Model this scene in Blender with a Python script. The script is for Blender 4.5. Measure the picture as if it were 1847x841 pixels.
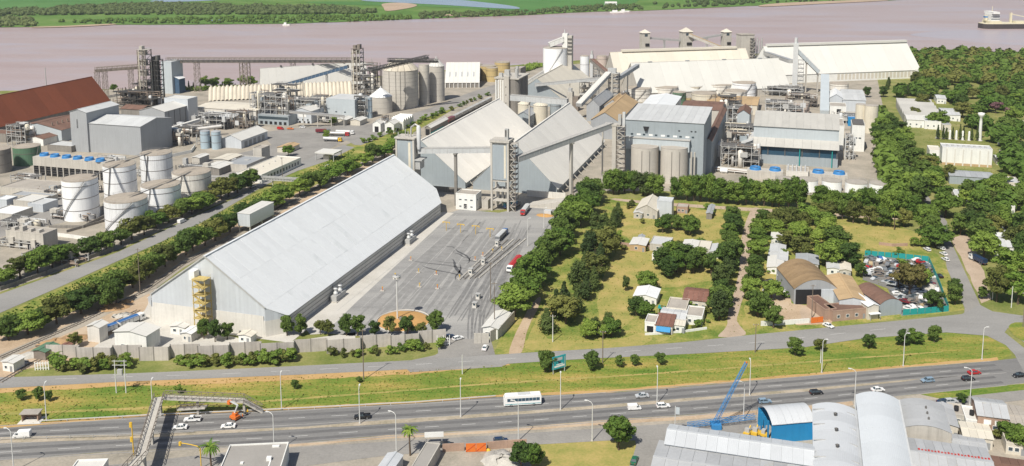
import bpy, bmesh, math, random
from mathutils import Vector, Matrix
random.seed(7)
R = math.radians
for o in list(bpy.data.objects): bpy.data.objects.remove(o)
SC = bpy.context.scene
COL = SC.collection
# ---------------------------------------------------------------- camera, sky, sun, exposure
FPX, CPX, CPY, CAMH = 1700.0, 960.0, 120.0, 150.0      # photo survey: focal length and centre in photo pixels, camera height in metres
TILT = math.atan(240 / 1700.0)
cam = bpy.data.cameras.new('camera'); camo = bpy.data.objects.new('camera', cam); COL.objects.link(camo)
camo.location = (0, 0, CAMH); camo.rotation_euler = (math.pi / 2 - TILT, 0, 0)
cam.sensor_width = 36; cam.lens = FPX / 1847 * 36
cam.shift_x = -(CPX - 923.5) / 1847; cam.shift_y = -(420.5 - CPY) / 1847
cam.clip_start = 1; cam.clip_end = 30000
SC.camera = camo
SUN_DIR = Vector((-0.48, -0.88, 1.27)).normalized()
w = bpy.data.worlds.new('World'); SC.world = w; w.use_nodes = True
nt = w.node_tree; nt.nodes.clear()
sky = nt.nodes.new('ShaderNodeTexSky'); sky.sky_type = 'NISHITA'; sky.sun_disc = False
sky.sun_elevation = math.asin(SUN_DIR.z); sky.sun_rotation = math.atan2(SUN_DIR.x, SUN_DIR.y)
sky.altitude = 150; sky.air_density = 1.0; sky.dust_density = 1.6; sky.ozone_density = 1.0
bg = nt.nodes.new('ShaderNodeBackground'); bg.inputs[1].default_value = 0.075
ow = nt.nodes.new('ShaderNodeOutputWorld'); nt.links.new(sky.outputs[0], bg.inputs[0]); nt.links.new(bg.outputs[0], ow.inputs[0])
sun = bpy.data.lights.new('sun', 'SUN'); sun.energy = 5.0; sun.angle = R(0.53); sun.color = (1, .945, .845)
suno = bpy.data.objects.new('sun', sun); COL.objects.link(suno)
suno.rotation_euler = (-SUN_DIR).to_track_quat('-Z', 'Y').to_euler(); suno.location = (-200, -200, 400)
vs = SC.view_settings; vs.view_transform = 'Standard'; vs.look = 'None'; vs.gamma = 1; vs.exposure = 0.16; vs.use_curve_mapping = False
SC.render.resolution_x = 1024; SC.render.resolution_y = 466
# ---------------------------------------------------------------- survey helpers (photo measurement -> metres on the ground)
def G(x, y, z=0.0):
 a = (x - CPX) / FPX; b = -(y - CPY) / FPX
 dy = math.cos(TILT) + b * math.sin(TILT); dz = -math.sin(TILT) + b * math.cos(TILT)
 t = (CAMH - z) / -dz
 return Vector((a * t, dy * t, z))
def PX(p):
 zr = p[2] - CAMH
 fw = p[1] * math.cos(TILT) - zr * math.sin(TILT); up = p[1] * math.sin(TILT) + zr * math.cos(TILT)
 return (CPX + FPX * p[0] / fw, CPY - FPX * up / fw)
def HT(x, yb, yt):
 p = G(x, yb); lo, hi = 0, 250
 for _ in range(40):
  m = (lo + hi) / 2
  if PX((p.x, p.y, m))[1] > yt: lo = m
  else: hi = m
 return lo
GA = R(-16.083)                                          # heading of the industrial grid
U = Vector((math.cos(GA), math.sin(GA), 0)); V = Vector((-math.sin(GA), math.cos(GA), 0))
def rng(a, b): return random.uniform(a, b)
# ---------------------------------------------------------------- materials
MATS = {}
def M(key, col=None, rough=.75, metal=0.0, var=.12, scale=.25, fine=2.0, rnd=.0, ribs=None, rust=None, spec=.3, bump=.0, stain=0.0, panel=None, panelv=.07, trans=0.0):
 """procedural surface: broad tone noise + fine grain, optional rib relief, vertical streak stains, panel tones, rust patches"""
 if key in MATS: return MATS[key]
 m = bpy.data.materials.new(key); m.use_nodes = True; MATS[key] = m
 n = m.node_tree.nodes; L = m.node_tree.links; b = n['Principled BSDF']
 b.inputs['Roughness'].default_value = rough; b.inputs['Metallic'].default_value = metal
 b.inputs['Specular IOR Level'].default_value = spec
 tc = n.new('ShaderNodeTexCoord')
 co = tc.outputs['Object']
 if rnd:
  o_ = n.new('ShaderNodeObjectInfo'); ad = n.new('ShaderNodeVectorMath'); ad.operation = 'MULTIPLY_ADD'; ad.inputs[1].default_value = (57, 91, 33); L.new(o_.outputs['Random'], ad.inputs[0]); L.new(tc.outputs['Object'], ad.inputs[2]); co = ad.outputs[0]
 def noise(sc, det=4, src=None, rgh=.55):
  t = n.new('ShaderNodeTexNoise'); t.inputs['Scale'].default_value = sc; t.inputs['Detail'].default_value = det; t.inputs['Roughness'].default_value = rgh
  L.new(src or co, t.inputs['Vector']); return t.outputs['Fac']
 def math_(op, a, bb, c=None):
  t = n.new('ShaderNodeMath'); t.operation = op
  for i, q in enumerate((a, bb, c)):
   if q is None: continue
   if isinstance(q, (int, float)): t.inputs[i].default_value = q
   else: L.new(q, t.inputs[i])
  return t.outputs[0]
 fac = math_('MULTIPLY_ADD', math_('SUBTRACT', noise(scale), .5), 2 * var * 1.6, 1.0)
 fac = math_('MULTIPLY_ADD', math_('SUBTRACT', noise(fine, 3), .5), var * 1.6, fac)
 if rnd:
  oi = n.new('ShaderNodeObjectInfo'); fac = math_('MULTIPLY_ADD', math_('SUBTRACT', oi.outputs['Random'], .5), 2 * rnd, fac)
 if stain:
  mp = n.new('ShaderNodeMapping'); mp.inputs['Scale'].default_value = (1.3, 1.3, .06); L.new(tc.outputs['Object'], mp.inputs['Vector'])
  s = noise(1.0, 5, mp.outputs[0], .7)
  fac = math_('SUBTRACT', fac, math_('MULTIPLY', math_('MAXIMUM', math_('SUBTRACT', s, .45), 0), stain * 4))
 if panel:
  sx = n.new('ShaderNodeSeparateXYZ'); L.new(tc.outputs['Object'], sx.inputs[0]); cm = n.new('ShaderNodeCombineXYZ')
  for i in range(3):
   L.new(math_('FLOOR', math_('DIVIDE', sx.outputs[i], panel[i]), 0), cm.inputs[i])
  wn = n.new('ShaderNodeTexWhiteNoise'); wn.noise_dimensions = '3D'; L.new(cm.outputs[0], wn.inputs['Vector'])
  fac = math_('MULTIPLY_ADD', math_('SUBTRACT', wn.outputs['Value'], .5), 2 * panelv, fac)
 mx = n.new('ShaderNodeMix'); mx.data_type = 'RGBA'; mx.blend_type = 'MULTIPLY'; mx.inputs[0].default_value = 1
 mx.inputs[6].default_value = (*col, 1); cb = n.new('ShaderNodeCombineColor')
 for i in range(3): L.new(fac, cb.inputs[i])
 L.new(cb.outputs[0], mx.inputs[7]); out = mx.outputs[2]
 if rust:
  rc, lo, sc = rust
  m2 = n.new('ShaderNodeMix'); m2.data_type = 'RGBA'; m2.inputs[7].default_value = (*rc, 1)
  rm = n.new('ShaderNodeMapRange'); rm.inputs[1].default_value = lo; rm.inputs[2].default_value = lo + .12
  L.new(noise(sc, 6, None, .65), rm.inputs[0]); L.new(rm.outputs[0], m2.inputs[0]); L.new(out, m2.inputs[6]); out = m2.outputs[2]
 L.new(out, b.inputs['Base Color'])
 h = None
 if ribs:
  ax, sp, amt = ribs
  wv = n.new('ShaderNodeTexWave'); wv.bands_direction = ax; wv.inputs['Scale'].default_value = 2 * math.pi / (20 * sp); L.new(tc.outputs['Object'], wv.inputs['Vector'])
  bp = n.new('ShaderNodeBump'); bp.inputs['Strength'].default_value = amt; bp.inputs['Distance'].default_value = .08
  L.new(wv.outputs['Fac'], bp.inputs['Height']); L.new(bp.outputs[0], b.inputs['Normal'])
 elif bump:
  bp = n.new('ShaderNodeBump'); bp.inputs['Strength'].default_value = bump; bp.inputs['Distance'].default_value = .3
  L.new(noise(fine * 1.5, 4), bp.inputs['Height']); L.new(bp.outputs[0], b.inputs['Normal'])
 return m
def ground_mat(key, cols, scale=.04, rough=.95, contrast=1.0, fine=1.2, bump=.3, stretch=None):
 """several real ground colours mixed by noise, dark to light stops"""
 m = bpy.data.materials.new(key); m.use_nodes = True; MATS[key] = m
 n = m.node_tree.nodes; L = m.node_tree.links; b = n['Principled BSDF']; b.inputs['Roughness'].default_value = rough; b.inputs['Specular IOR Level'].default_value = .15
 ge = n.new('ShaderNodeNewGeometry'); src = ge.outputs['Position']
 if stretch:
  mp = n.new('ShaderNodeMapping'); mp.inputs['Rotation'].default_value = (0, 0, stretch[0]); mp.inputs['Scale'].default_value = (stretch[1], stretch[2], 1); L.new(src, mp.inputs[0]); src = mp.outputs[0]
 a = n.new('ShaderNodeTexNoise'); a.inputs['Scale'].default_value = scale; a.inputs['Detail'].default_value = 8; a.inputs['Roughness'].default_value = .68; L.new(src, a.inputs[0])
 f = n.new('ShaderNodeTexNoise'); f.inputs['Scale'].default_value = fine; f.inputs['Detail'].default_value = 4; L.new(ge.outputs['Position'], f.inputs[0])
 ma = n.new('ShaderNodeMath'); ma.operation = 'MULTIPLY_ADD'; ma.inputs[1].default_value = .35; L.new(f.outputs[0], ma.inputs[0]); L.new(a.outputs[0], ma.inputs[2])
 mr = n.new('ShaderNodeMapRange'); mr.inputs[1].default_value = .675 - .22 / contrast; mr.inputs[2].default_value = .675 + .22 / contrast; L.new(ma.outputs[0], mr.inputs[0])
 cr = n.new('ShaderNodeValToRGB'); e = cr.color_ramp.elements
 while len(e) < len(cols): e.new(.5)
 for i, c in enumerate(cols): e[i].position = i / (len(cols) - 1); e[i].color = (*c, 1)
 L.new(mr.outputs[0], cr.inputs[0]); L.new(cr.outputs[0], b.inputs['Base Color'])
 bp = n.new('ShaderNodeBump'); bp.inputs['Strength'].default_value = bump; bp.inputs['Distance'].default_value = .25; L.new(f.outputs[0], bp.inputs['Height']); L.new(bp.outputs[0], b.inputs['Normal'])
 return m
# ---------------------------------------------------------------- mesh building
class MB:
 def __init__(s): s.v = []; s.f = []; s.m = []; s.sm = []
 def add(s, vs, fs, mi=0, smooth=False):
  o = len(s.v); s.v += [tuple(p) for p in vs]
  for f in fs: s.f.append(tuple(i + o for i in f)); s.m.append(mi); s.sm.append(smooth)
  return s
 def box(s, x0, y0, z0, x1, y1, z1, mi=0):
  return s.add([(x0,y0,z0),(x1,y0,z0),(x1,y1,z0),(x0,y1,z0),(x0,y0,z1),(x1,y0,z1),(x1,y1,z1),(x0,y1,z1)],
                     [(3,2,1,0),(4,5,6,7),(0,1,5,4),(1,2,6,5),(2,3,7,6),(3,0,4,7)], mi)
 def bar(s, a, b, wd, ht=None, mi=0):
  a = Vector(a); b = Vector(b); d = (b - a)
  if d.length < 1e-6: return s
  d.normalize(); ht = ht or wd
  up = Vector((0,0,1)) if abs(d.z) < .98 else Vector((0,1,0))
  r = d.cross(up).normalized() * wd / 2; q = r.cross(d).normalized() * ht / 2
  vs = [a - r - q, a + r - q, a + r + q, a - r + q, b - r - q, b + r - q, b + r + q, b - r + q]
  return s.add(vs, [(0,1,2,3),(7,6,5,4),(1,0,4,5),(2,1,5,6),(3,2,6,7),(0,3,7,4)], mi)
 def tube(s, a, b, r, r2=None, n=10, cap=True, mi=0):
  a = Vector(a); b = Vector(b); d = (b - a).normalized(); r2 = r if r2 is None else r2
  up = Vector((0,0,1)) if abs(d.z) < .95 else Vector((1,0,0))
  e1 = d.cross(up).normalized(); e2 = d.cross(e1)
  vs = [a + (e1 * math.cos(t) + e2 * math.sin(t)) * r for t in [2*math.pi*i/n for i in range(n)]] + \
             [b + (e1 * math.cos(t) + e2 * math.sin(t)) * r2 for t in [2*math.pi*i/n for i in range(n)]]
  s.add(vs, [(i, i + n, (i+1) % n + n, (i+1) % n) for i in range(n)], mi, True)
  if cap: s.add(vs, [tuple(range(n)), tuple(range(2*n-1, n-1, -1))], mi)
  return s
 def lathe(s, prof, n=28, cx=0, cy=0, mi=0, smooth=True, a0=0, a1=2*math.pi):
  full = abs(a1 - a0 - 2*math.pi) < 1e-4; k = n if full else n + 1
  vs = [(cx + r*math.cos(a0 + (a1-a0)*i/n), cy + r*math.sin(a0 + (a1-a0)*i/n), z) for r, z in prof for i in range(k)]
  fs = []
  for j in range(len(prof) - 1):
   for i in range(n):
    i2 = (i+1) % k
    fs.append((j*k+i, j*k+i2, (j+1)*k+i2, (j+1)*k+i))
  return s.add(vs, fs, mi, smooth)
 def prism(s, poly, z0, z1, mi=0):
  n = len(poly); vs = [(x, y, z0) for x, y in poly] + [(x, y, z1) for x, y in poly]
  return s.add(vs, [tuple(range(n-1, -1, -1)), tuple(range(n, 2*n))] + [(i, (i+1) % n, (i+1) % n + n, i + n) for i in range(n)], mi)
 def slab(s, p0, p1, p2, p3, t, mi=0):
  """quad p0..p3 (ccw seen from outside) thickened inward by t"""
  p = [Vector(q) for q in (p0, p1, p2, p3)]; nn = (p[1]-p[0]).cross(p[3]-p[0]).normalized() * t
  return s.add([q - nn for q in p] + p, [(3,2,1,0),(4,5,6,7),(0,1,5,4),(1,2,6,5),(2,3,7,6),(3,0,4,7)], mi)
 def mesh(s, name, mats):
  me = bpy.data.meshes.new(name); me.from_pydata(s.v, [], s.f)
  for m in (mats if isinstance(mats, (list, tuple)) else [mats]): me.materials.append(MATS[m] if isinstance(m, str) else m)
  me.polygons.foreach_set('material_index', s.m); me.polygons.foreach_set('use_smooth', s.sm); me.update(); return me
 def obj(s, name, mats, parent=None, loc=(0,0,0), rz=0.0):
  return link(name, s.mesh(name, mats), parent, loc, rz)
def link(name, me, parent=None, loc=(0,0,0), rz=0.0):
 o = bpy.data.objects.new(name, me); COL.objects.link(o); o.parent = parent; o.location = loc; o.rotation_euler = (0, 0, rz); return o
def tag(o, label, cat, group=None):
 o['label'] = label; o['category'] = cat
 if group: o['group'] = group
 return o
def thing(name, label, cat, loc, rz=GA, group=None, sc=1.0):
 o = bpy.data.objects.new(name, None); COL.objects.link(o); o.location = (loc[0], loc[1], loc[2] if len(loc) > 2 else 0); o.rotation_euler = (0, 0, rz); o.scale = (sc, sc, sc)
 o.empty_display_size = .5
 return tag(o, label, cat, group)
KIDS = {}
def kids(o):
 return [c for c in bpy.data.objects if c.parent == o]
def clone(root, label, loc, rz=0.0, sc=None, group=None, swap=None, tree=None):
 """copy of a thing with copies of its parts and sub-parts; tree = cached (child, subchildren) list"""
 r = root.copy(); COL.objects.link(r); r.location = loc; r.rotation_euler = (0, 0, rz); r['label'] = label
 if sc is not None: r.scale = sc if isinstance(sc, (tuple, list, Vector)) else (sc, sc, sc)
 if group: r['group'] = group
 if tree is None:
  if root.name not in KIDS: KIDS[root.name] = [(c, kids(c)) for c in kids(root)]
  tree = KIDS[root.name]
 for c, gs in tree:
  d = c.copy(); COL.objects.link(d); d.parent = r
  if swap and c.data: _swap(d, swap)
  for g in gs:
   e = g.copy(); COL.objects.link(e); e.parent = d
   if swap and g.data: _swap(e, swap)
 return r
def _swap(o, sw):
 """give a copied part another paint; copies with the same paint share one mesh"""
 key = o.data.materials[0].name if o.data.materials else ''
 if key in sw:
  nm = o.data.name.split('|')[0] + '|' + sw[key]
  me = bpy.data.meshes.get(nm)
  if me is None:
   me = o.data.copy(); me.name = nm; me.materials[0] = MATS[sw[key]]
  o.data = me
ORD = ['first','second','third','fourth','fifth','sixth','seventh','eighth','ninth','tenth','eleventh','twelfth','thirteenth','fourteenth','fifteenth','sixteenth','seventeenth','eighteenth','nineteenth']
def nth(i):
 if i < 19: return ORD[i]
 t = ['twenty','thirty','forty','fifty','sixty','seventy','eighty','ninety']; k = i + 1
 if k >= 100: return ('hundred-and-' + nth(k - 101)) if k > 100 else 'hundredth'
 tens, un = divmod(k, 10)
 return (t[tens-2][:-1] + 'ieth') if un == 0 else t[tens-2] + '-' + ORD[un-1]
def structure(o): o['kind'] = 'structure'; return o
def stuff(o): o['kind'] = 'stuff'; return o
# ---------------------------------------------------------------- ground sheets
def spline(pts, n=6):
 """smooth closed outline through the points"""
 out = []; k = len(pts)
 for i in range(k):
  p0, p1, p2, p3 = (Vector(pts[(i + j - 1) % k]) for j in range(4))
  for s in range(n):
   t = s / n
   out.append(.5 * ((2*p1) + (p2-p0)*t + (2*p0-5*p1+4*p2-p3)*t*t + (3*p1-p0-3*p2+p3)*t**3))
 return out
def sheet(name, pix, z, mat, smooth=0, jit=0.0, world=False, step=6.0, level=0.0):
 pts = [Vector(p).to_3d() if world else G(p[0], p[1], level) for p in pix]
 pts = [Vector((p.x, p.y)) for p in pts]
 if smooth: pts = spline(pts, smooth)
 if jit:
  q = []
  for i, p in enumerate(pts):
   b = pts[(i+1) % len(pts)]; k = min(120, max(1, int((b - p).length / step)))
   for j in range(k): q.append(p.lerp(b, j / k) + Vector((rng(-jit, jit), rng(-jit, jit))))
  pts = q
 bm = bmesh.new(); f = bm.faces.new([bm.verts.new((p.x, p.y, z)) for p in pts]); f.normal_update()
 if f.normal.z < 0: f.normal_flip()
 bmesh.ops.triangulate(bm, faces=bm.faces[:])
 me = bpy.data.meshes.new(name); bm.to_mesh(me); bm.free(); me.materials.append(MATS[mat]);
 return structure(link(name, me))
# ---------------------------------------------------------------- palette
M('roof_pale', (.70,.71,.715), .55, .0, .05, .05, .6, rnd=.035, ribs=('X',.55,.25))
M('roof_pale_y', (.67,.69,.70), .55, .0, .06, .05, .6, rnd=.022, ribs=('Y',.55,.10), rust=((.57,.595,.60), .57, .05))
M('roof_tent', (.72,.695,.64), .6, 0, .06, .04, .4, rnd=.025, rust=((.62,.58,.51), .60, .06))
M('roof_weathered', (.43,.42,.39), .7, 0, .10, .1, .8, rnd=.05, ribs=('X',.6,.3))
M('roof_cream', (.60,.56,.475), .65, 0, .06, .05, .5, rnd=.05, ribs=('X',.7,.2))
M('roof_shedpale', (.55,.545,.51), .6, 0, .05, .04, .5, rnd=.03)
M('roof_white', (.59,.58,.545), .6, 0, .04, .04, .5, rnd=.02)
M('roof_grey', (.33,.345,.36), .6, 0, .10, .08, .8, rnd=.06, ribs=('X',.6,.3))
M('roof_midgrey', (.50,.51,.51), .6, 0, .10, .08, .8, rnd=.06, ribs=('X',.6,.3))
M('roof_concrete', (.36,.33,.29), .9, 0, .18, .15, 1.2, stain=0)
M('roof_red', (.19,.055,.025), .75, 0, .14, .03, .5, rnd=.06, ribs=('Y',.8,.2))
M('roof_rustbrown', (.17,.10,.075), .85, 0, .22, .12, 1.0, rnd=.08)
M('roof_tan', (.42,.30,.17), .85, 0, .16, .06, .7, rnd=.08, ribs=('Y',.8,.25))
M('roof_vault_tan', (.26,.18,.10), .8, 0, .22, .07, .7, rnd=.06, ribs=('Y',.8,.25), rust=((.16,.09,.05), .60, .12))
M('roof_ribbed', (.55,.50,.41), .8, 0, .16, .1, .9, rnd=.09)
M('roof_tile', (.20,.10,.075), .85, 0, .22, .3, 2.0, rnd=.08, ribs=('X',.35,.4))
M('wall_grey', (.34,.355,.37), .65, 0, .06, .1, .7, ribs=('X',.5,.2), stain=.12)
M('wall_bluegrey', (.31,.35,.375), .6, 0, .07, .1, .7, ribs=('X',.5,.2), stain=.10, panel=(1.05,50,50), panelv=.03)
M('wall_paleblue', (.45,.495,.52), .6, 0, .06, .1, .7, ribs=('X',.5,.2), stain=.10)
M('wall_metalpale', (.50,.53,.56), .55, 0, .06, .1, .7, ribs=('X',.5,.25), stain=.06, panel=(1.05,50,50), panelv=.05)
M('wall_white', (.72,.72,.69), .7, 0, .07, .15, .9, stain=.12)
M('wall_cream', (.58,.54,.46), .8, 0, .08, .15, .9, stain=.15)
M('wall_brick', (.36,.25,.19), .9, 0, .2, .3, 3.0, stain=.1)
M('concrete', (.47,.445,.40), .9, 0, .12, .12, 1.0, stain=.22)
M('concrete_silo', (.50,.47,.42), .9, 0, .08, .1, .9, stain=.07)
M('concrete_dark', (.23,.215,.195), .9, 0, .16, .12, 1.0, stain=.25)
M('concrete_pale', (.62,.60,.555), .9, 0, .10, .12, 1.0, stain=.14)
M('tank_white', (.80,.81,.82), .5, 0, .05, .08, .8, stain=.10)
M('tank_grubby', (.74,.71,.65), .6, 0, .10, .12, .9, stain=.30, rust=((.30,.17,.09), .66, .35))
M('tank_rust', (.72,.73,.74), .55, 0, .08, .08, .8, stain=.22, rust=((.52,.29,.10), .66, .13))
M('tank_cream', (.64,.59,.48), .7, 0, .08, .1, .8, stain=.16)
M('tank_yellow', (.52,.40,.19), .7, 0, .10, .1, .8, stain=.18)
M('tank_green', (.10,.19,.12), .6, 0, .12, .15, .8, stain=.2)
M('tank_blue', (.38,.47,.53), .5, 0, .06, .1, .7, stain=.14)
M('tank_pink', (.50,.42,.37), .7, 0, .1, .1, .8, stain=.2)
M('tank_top', (.36,.315,.26), .9, 0, .18, .18, 1.0, rust=((.22,.15,.10), .60, .25))
M('band_dark', (.16,.14,.125), .8, 0, .2, .3, 2.0)
M('steel_dark', (.13,.125,.12), .7, .2, .25, .4, 2.0)
M('steel_black', (.06,.058,.055), .7, .2, .25, .4, 2.0)
M('steel_rusty', (.205,.175,.15), .85, 0, .3, .3, 2.0)
M('steel_grey', (.42,.42,.41), .6, .1, .15, .4, 2.0)
M('steel_pale', (.55,.56,.56), .55, .1, .08, .4, 2.0)
M('pipe_silver', (.47,.46,.44), .45, .3, .12, .4, 2.0)
M('pipe_brown', (.23,.18,.145), .8, 0, .25, .3, 2.0)
M('gallery', (.44,.45,.45), .65, 0, .10, .15, 1.0, stain=.12, ribs=('X',.8,.15))
M('gallery_top', (.40,.39,.37), .75, 0, .12, .15, 1.0)
M('blue_fan', (.04,.19,.44), .5, 0, .12, .5, 2.0)
M('blue_steel', (.055,.10,.165), .6, 0, .12, .3, 2.0)
M('blue_bright', (.02,.22,.46), .55, 0, .08, .3, 2.0, ribs=('X',.5,.2), stain=.08)
M('crane_blue', (.04,.21,.46), .55, 0, .10, .5, 2.0)
M('teal', (.02,.28,.27), .6, 0, .10, .4, 2.0)
M('yellow_paint', (.62,.40,.045), .6, 0, .10, .5, 2.0)
M('stair_yellow', (.50,.39,.15), .65, 0, .14, .5, 2.0)
M('orange_paint', (.62,.16,.03), .6, 0, .12, .5, 2.0)
M('red_paint', (.45,.035,.025), .5, 0, .08, .5, 2.0)
M('opening', (.018,.018,.02), .9, 0, .1, .5, 2.0)
M('window_glass', (.05,.07,.085), .15, 0, .15, .5, 2.0, spec=.6)
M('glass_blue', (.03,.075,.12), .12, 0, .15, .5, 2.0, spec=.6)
M('frame_white', (.75,.75,.73), .6, 0, .04)
M('door_grey', (.25,.26,.27), .6, 0, .1)
M('wood_pole', (.19,.155,.125), .9, 0, .2, .6, 3.0)
M('lamp_post', (.66,.66,.64), .5, .1, .05)
M('wall_panel', (.47,.435,.40), .9, 0, .12, .2, 1.0, rnd=.10, stain=.2)
M('fence_wire', (.22,.22,.21), .7, .2, .1)
M('kerb', (.48,.455,.41), .9, 0, .14, .3, 2.0)
M('paint_white', (.62,.62,.60), .8, 0, .2, .5, 3.0)
M('paint_yellow', (.58,.42,.10), .8, 0, .2, .5, 3.0)
M('rubber', (.018,.018,.019), .85, 0, .1, 1, 4)
M('rim', (.42,.43,.44), .35, .6, .08)
M('bark', (.115,.085,.06), .95, 0, .25, .8, 5.0)
M('soil_heap', (.40,.255,.135), .95, 0, .16, .3, 2.0, bump=.6)
M('grain_heap', (.47,.27,.10), .95, 0, .10, .3, 2.0, bump=.4)
M('rubble', (.44,.42,.38), .95, 0, .25, .4, 2.0, bump=.5)
for nme, c in dict(white=(.78,.78,.77), silver=(.45,.47,.49), black=(.02,.02,.022), grey=(.17,.18,.19), red=(.42,.02,.02), blue=(.04,.13,.33), darkblue=(.02,.04,.09), green=(.02,.13,.07), yellow=(.72,.44,.02), steelblue=(.22,.31,.40), maroon=(.17,.02,.03), tan=(.42,.33,.20), teal=(.04,.30,.34)).items():
 M('paint_' + nme if nme not in ('white','yellow') else 'car_' + nme, c, .3, 0, .03, .5, 2.0, spec=.5)
M('lamp_lens', (.75,.73,.66), .2, 0, .02); M('tail_lens', (.4,.02,.02), .3, 0, .02)
ground_mat('g_soil', [(.10,.14,.03), (.16,.185,.05), (.24,.235,.085), (.33,.28,.14)], .05)
ground_mat('g_grass', [(.09,.155,.026), (.165,.205,.043), (.28,.265,.075), (.40,.32,.12)], .09, contrast=1.2)
ground_mat('g_verge', [(.085,.16,.022), (.145,.20,.034), (.25,.24,.055), (.40,.29,.095)], .07, contrast=1.25, stretch=(R(-4), .4, 1.5))
ground_mat('g_dry', [(.17,.205,.05), (.27,.26,.075), (.37,.30,.105), (.45,.335,.14)], .09, contrast=.9)
ground_mat('g_ochre', [(.36,.23,.09), (.46,.30,.13), (.50,.34,.165)], .08)
ground_mat('g_dirt', [(.30,.225,.15), (.40,.30,.205), (.47,.365,.26), (.50,.41,.31)], .05)
ground_mat('g_lane', [(.34,.27,.20), (.42,.33,.25), (.47,.38,.30)], .1)
ground_mat('g_yard', [(.185,.17,.145), (.29,.265,.22), (.37,.33,.275), (.45,.395,.32)], .06, contrast=.9)
ground_mat('g_yard_dark', [(.15,.145,.14), (.20,.195,.185), (.25,.24,.225)], .035)
ground_mat('g_truckyard', [(.20,.20,.197), (.265,.262,.256), (.315,.31,.30), (.38,.37,.35)], .06, contrast=.9, stretch=(-GA + R(90), .12, 1.6))
ground_mat('g_apron', [(.42,.40,.36), (.50,.48,.44), (.55,.53,.49)], .08)
ground_mat('g_asphalt', [(.155,.153,.152), (.195,.192,.188), (.235,.228,.22)], .04, contrast=.9, stretch=(R(2), .10, 1.3))
ground_mat('g_road', [(.215,.21,.20), (.265,.26,.25), (.31,.30,.285)], .05, stretch=(R(2), .25, 1.0))
ground_mat('g_road_old', [(.20,.19,.18), (.26,.25,.235), (.31,.295,.275)], .06)
ground_mat('g_median', [(.20,.19,.125), (.31,.27,.20), (.40,.345,.27), (.44,.38,.31)], .12)
ground_mat('g_island', [(.055,.115,.02), (.085,.17,.03), (.12,.21,.045), (.18,.21,.08)], .01, contrast=1.0)
ground_mat('g_crop', [(.05,.14,.03), (.075,.185,.045), (.10,.21,.06)], .006)
ground_mat('g_sand', [(.36,.27,.19), (.45,.34,.25)], .02)
ground_mat('g_wake', [(.36,.32,.35), (.40,.36,.39), (.43,.34,.345)], .02, rough=.3, stretch=(R(-12), .2, 1.5))  # ripple wake tone, with the sky's bluish reflection put into the base colour
ground_mat('g_lagoon', [(.22,.30,.40), (.28,.36,.46)], .01, rough=.2)
def river_mat():
 m = bpy.data.materials.new('river_water'); m.use_nodes = True; MATS['river_water'] = m; n = m.node_tree.nodes; L = m.node_tree.links; b = n['Principled BSDF']
 ge = n.new('ShaderNodeNewGeometry')
 mp = n.new('ShaderNodeMapping'); mp.inputs['Rotation'].default_value = (0,0,R(-22)); mp.inputs['Scale'].default_value = (.0035, .014, 1); L.new(ge.outputs['Position'], mp.inputs[0])
 a = n.new('ShaderNodeTexNoise'); a.inputs['Scale'].default_value = 1; a.inputs['Detail'].default_value = 6; a.inputs['Roughness'].default_value = .55; L.new(mp.outputs[0], a.inputs[0])
 cr = n.new('ShaderNodeValToRGB'); e = cr.color_ramp.elements; e.new(.5)
 for i, (p, c) in enumerate(((.34,(.385,.285,.265)), (.5,(.415,.322,.308)), (.66,(.405,.352,.378)))): e[i].position = p; e[i].color = (*c, 1)
 L.new(a.outputs[0], cr.inputs[0]); L.new(cr.outputs[0], b.inputs['Base Color'])
 b.inputs['Roughness'].default_value = .30; b.inputs['IOR'].default_value = 1.33
 mp2 = n.new('ShaderNodeMapping'); mp2.inputs['Rotation'].default_value = (0,0,R(12)); mp2.inputs['Scale'].default_value = (.05, .16, 1); L.new(ge.outputs['Position'], mp2.inputs[0])
 f = n.new('ShaderNodeTexNoise'); f.inputs['Scale'].default_value = 1; f.inputs['Detail'].default_value = 5; L.new(mp2.outputs[0], f.inputs[0])
 bp = n.new('ShaderNodeBump'); bp.inputs['Strength'].default_value = .6; bp.inputs['Distance'].default_value = 1.6; L.new(f.outputs[0], bp.inputs['Height']); L.new(bp.outputs[0], b.inputs['Normal'])
river_mat()
# ---------------------------------------------------------------- terrain, river, island
WZ = -9.0
shore = [G(x, y) for x, y in ((-900,172),(-300,167),(0,164),(250,160),(480,156),(640,142),(800,127),(950,116),(1150,101),(1400,96),(1640,98),(1760,103),(1900,108),(2500,118))]
bm_pts = [Vector((-2500, -400, 0))] + [Vector((-2500, shore[0].y, 0))] + shore + [Vector((2500, shore[-1].y, 0)), Vector((2500, -400, 0))]
mb = MB(); n0 = len(bm_pts)
bm = bmesh.new(); vs_ = [bm.verts.new(p) for p in bm_pts]; fc = bm.faces.new(vs_); fc.normal_update()
if fc.normal.z < 0: fc.normal_flip()
lowv = [bm.verts.new((p.x, p.y + 6, WZ - 2)) for p in shore]
for i in range(len(shore) - 1): bm.faces.new((vs_[2+i], vs_[3+i], lowv[i+1], lowv[i]))
bmesh.ops.triangulate(bm, faces=[f for f in bm.faces if len(f.verts) > 4]); bmesh.ops.recalc_face_normals(bm, faces=bm.faces[:])
me = bpy.data.meshes.new('ground'); bm.to_mesh(me); bm.free(); me.materials.append(MATS['g_soil']); structure(link('ground', me))
sheet('river', [(-6000, 700), (6000, 700), (6000, 20000), (-6000, 20000)], WZ, 'river_water', world=True)
isl = [(-900,62),(-200,55),(0,50),(65,49),(200,45.5),(330,45),(520,43.5),(685,37.5),(850,31),(924,29),(1074,21.5),(1154,20),(1374,10.5),(1574,3),(1900,-14),(2600,-45)]
P_ = [G(x, y, WZ) for x, y in isl]
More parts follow.
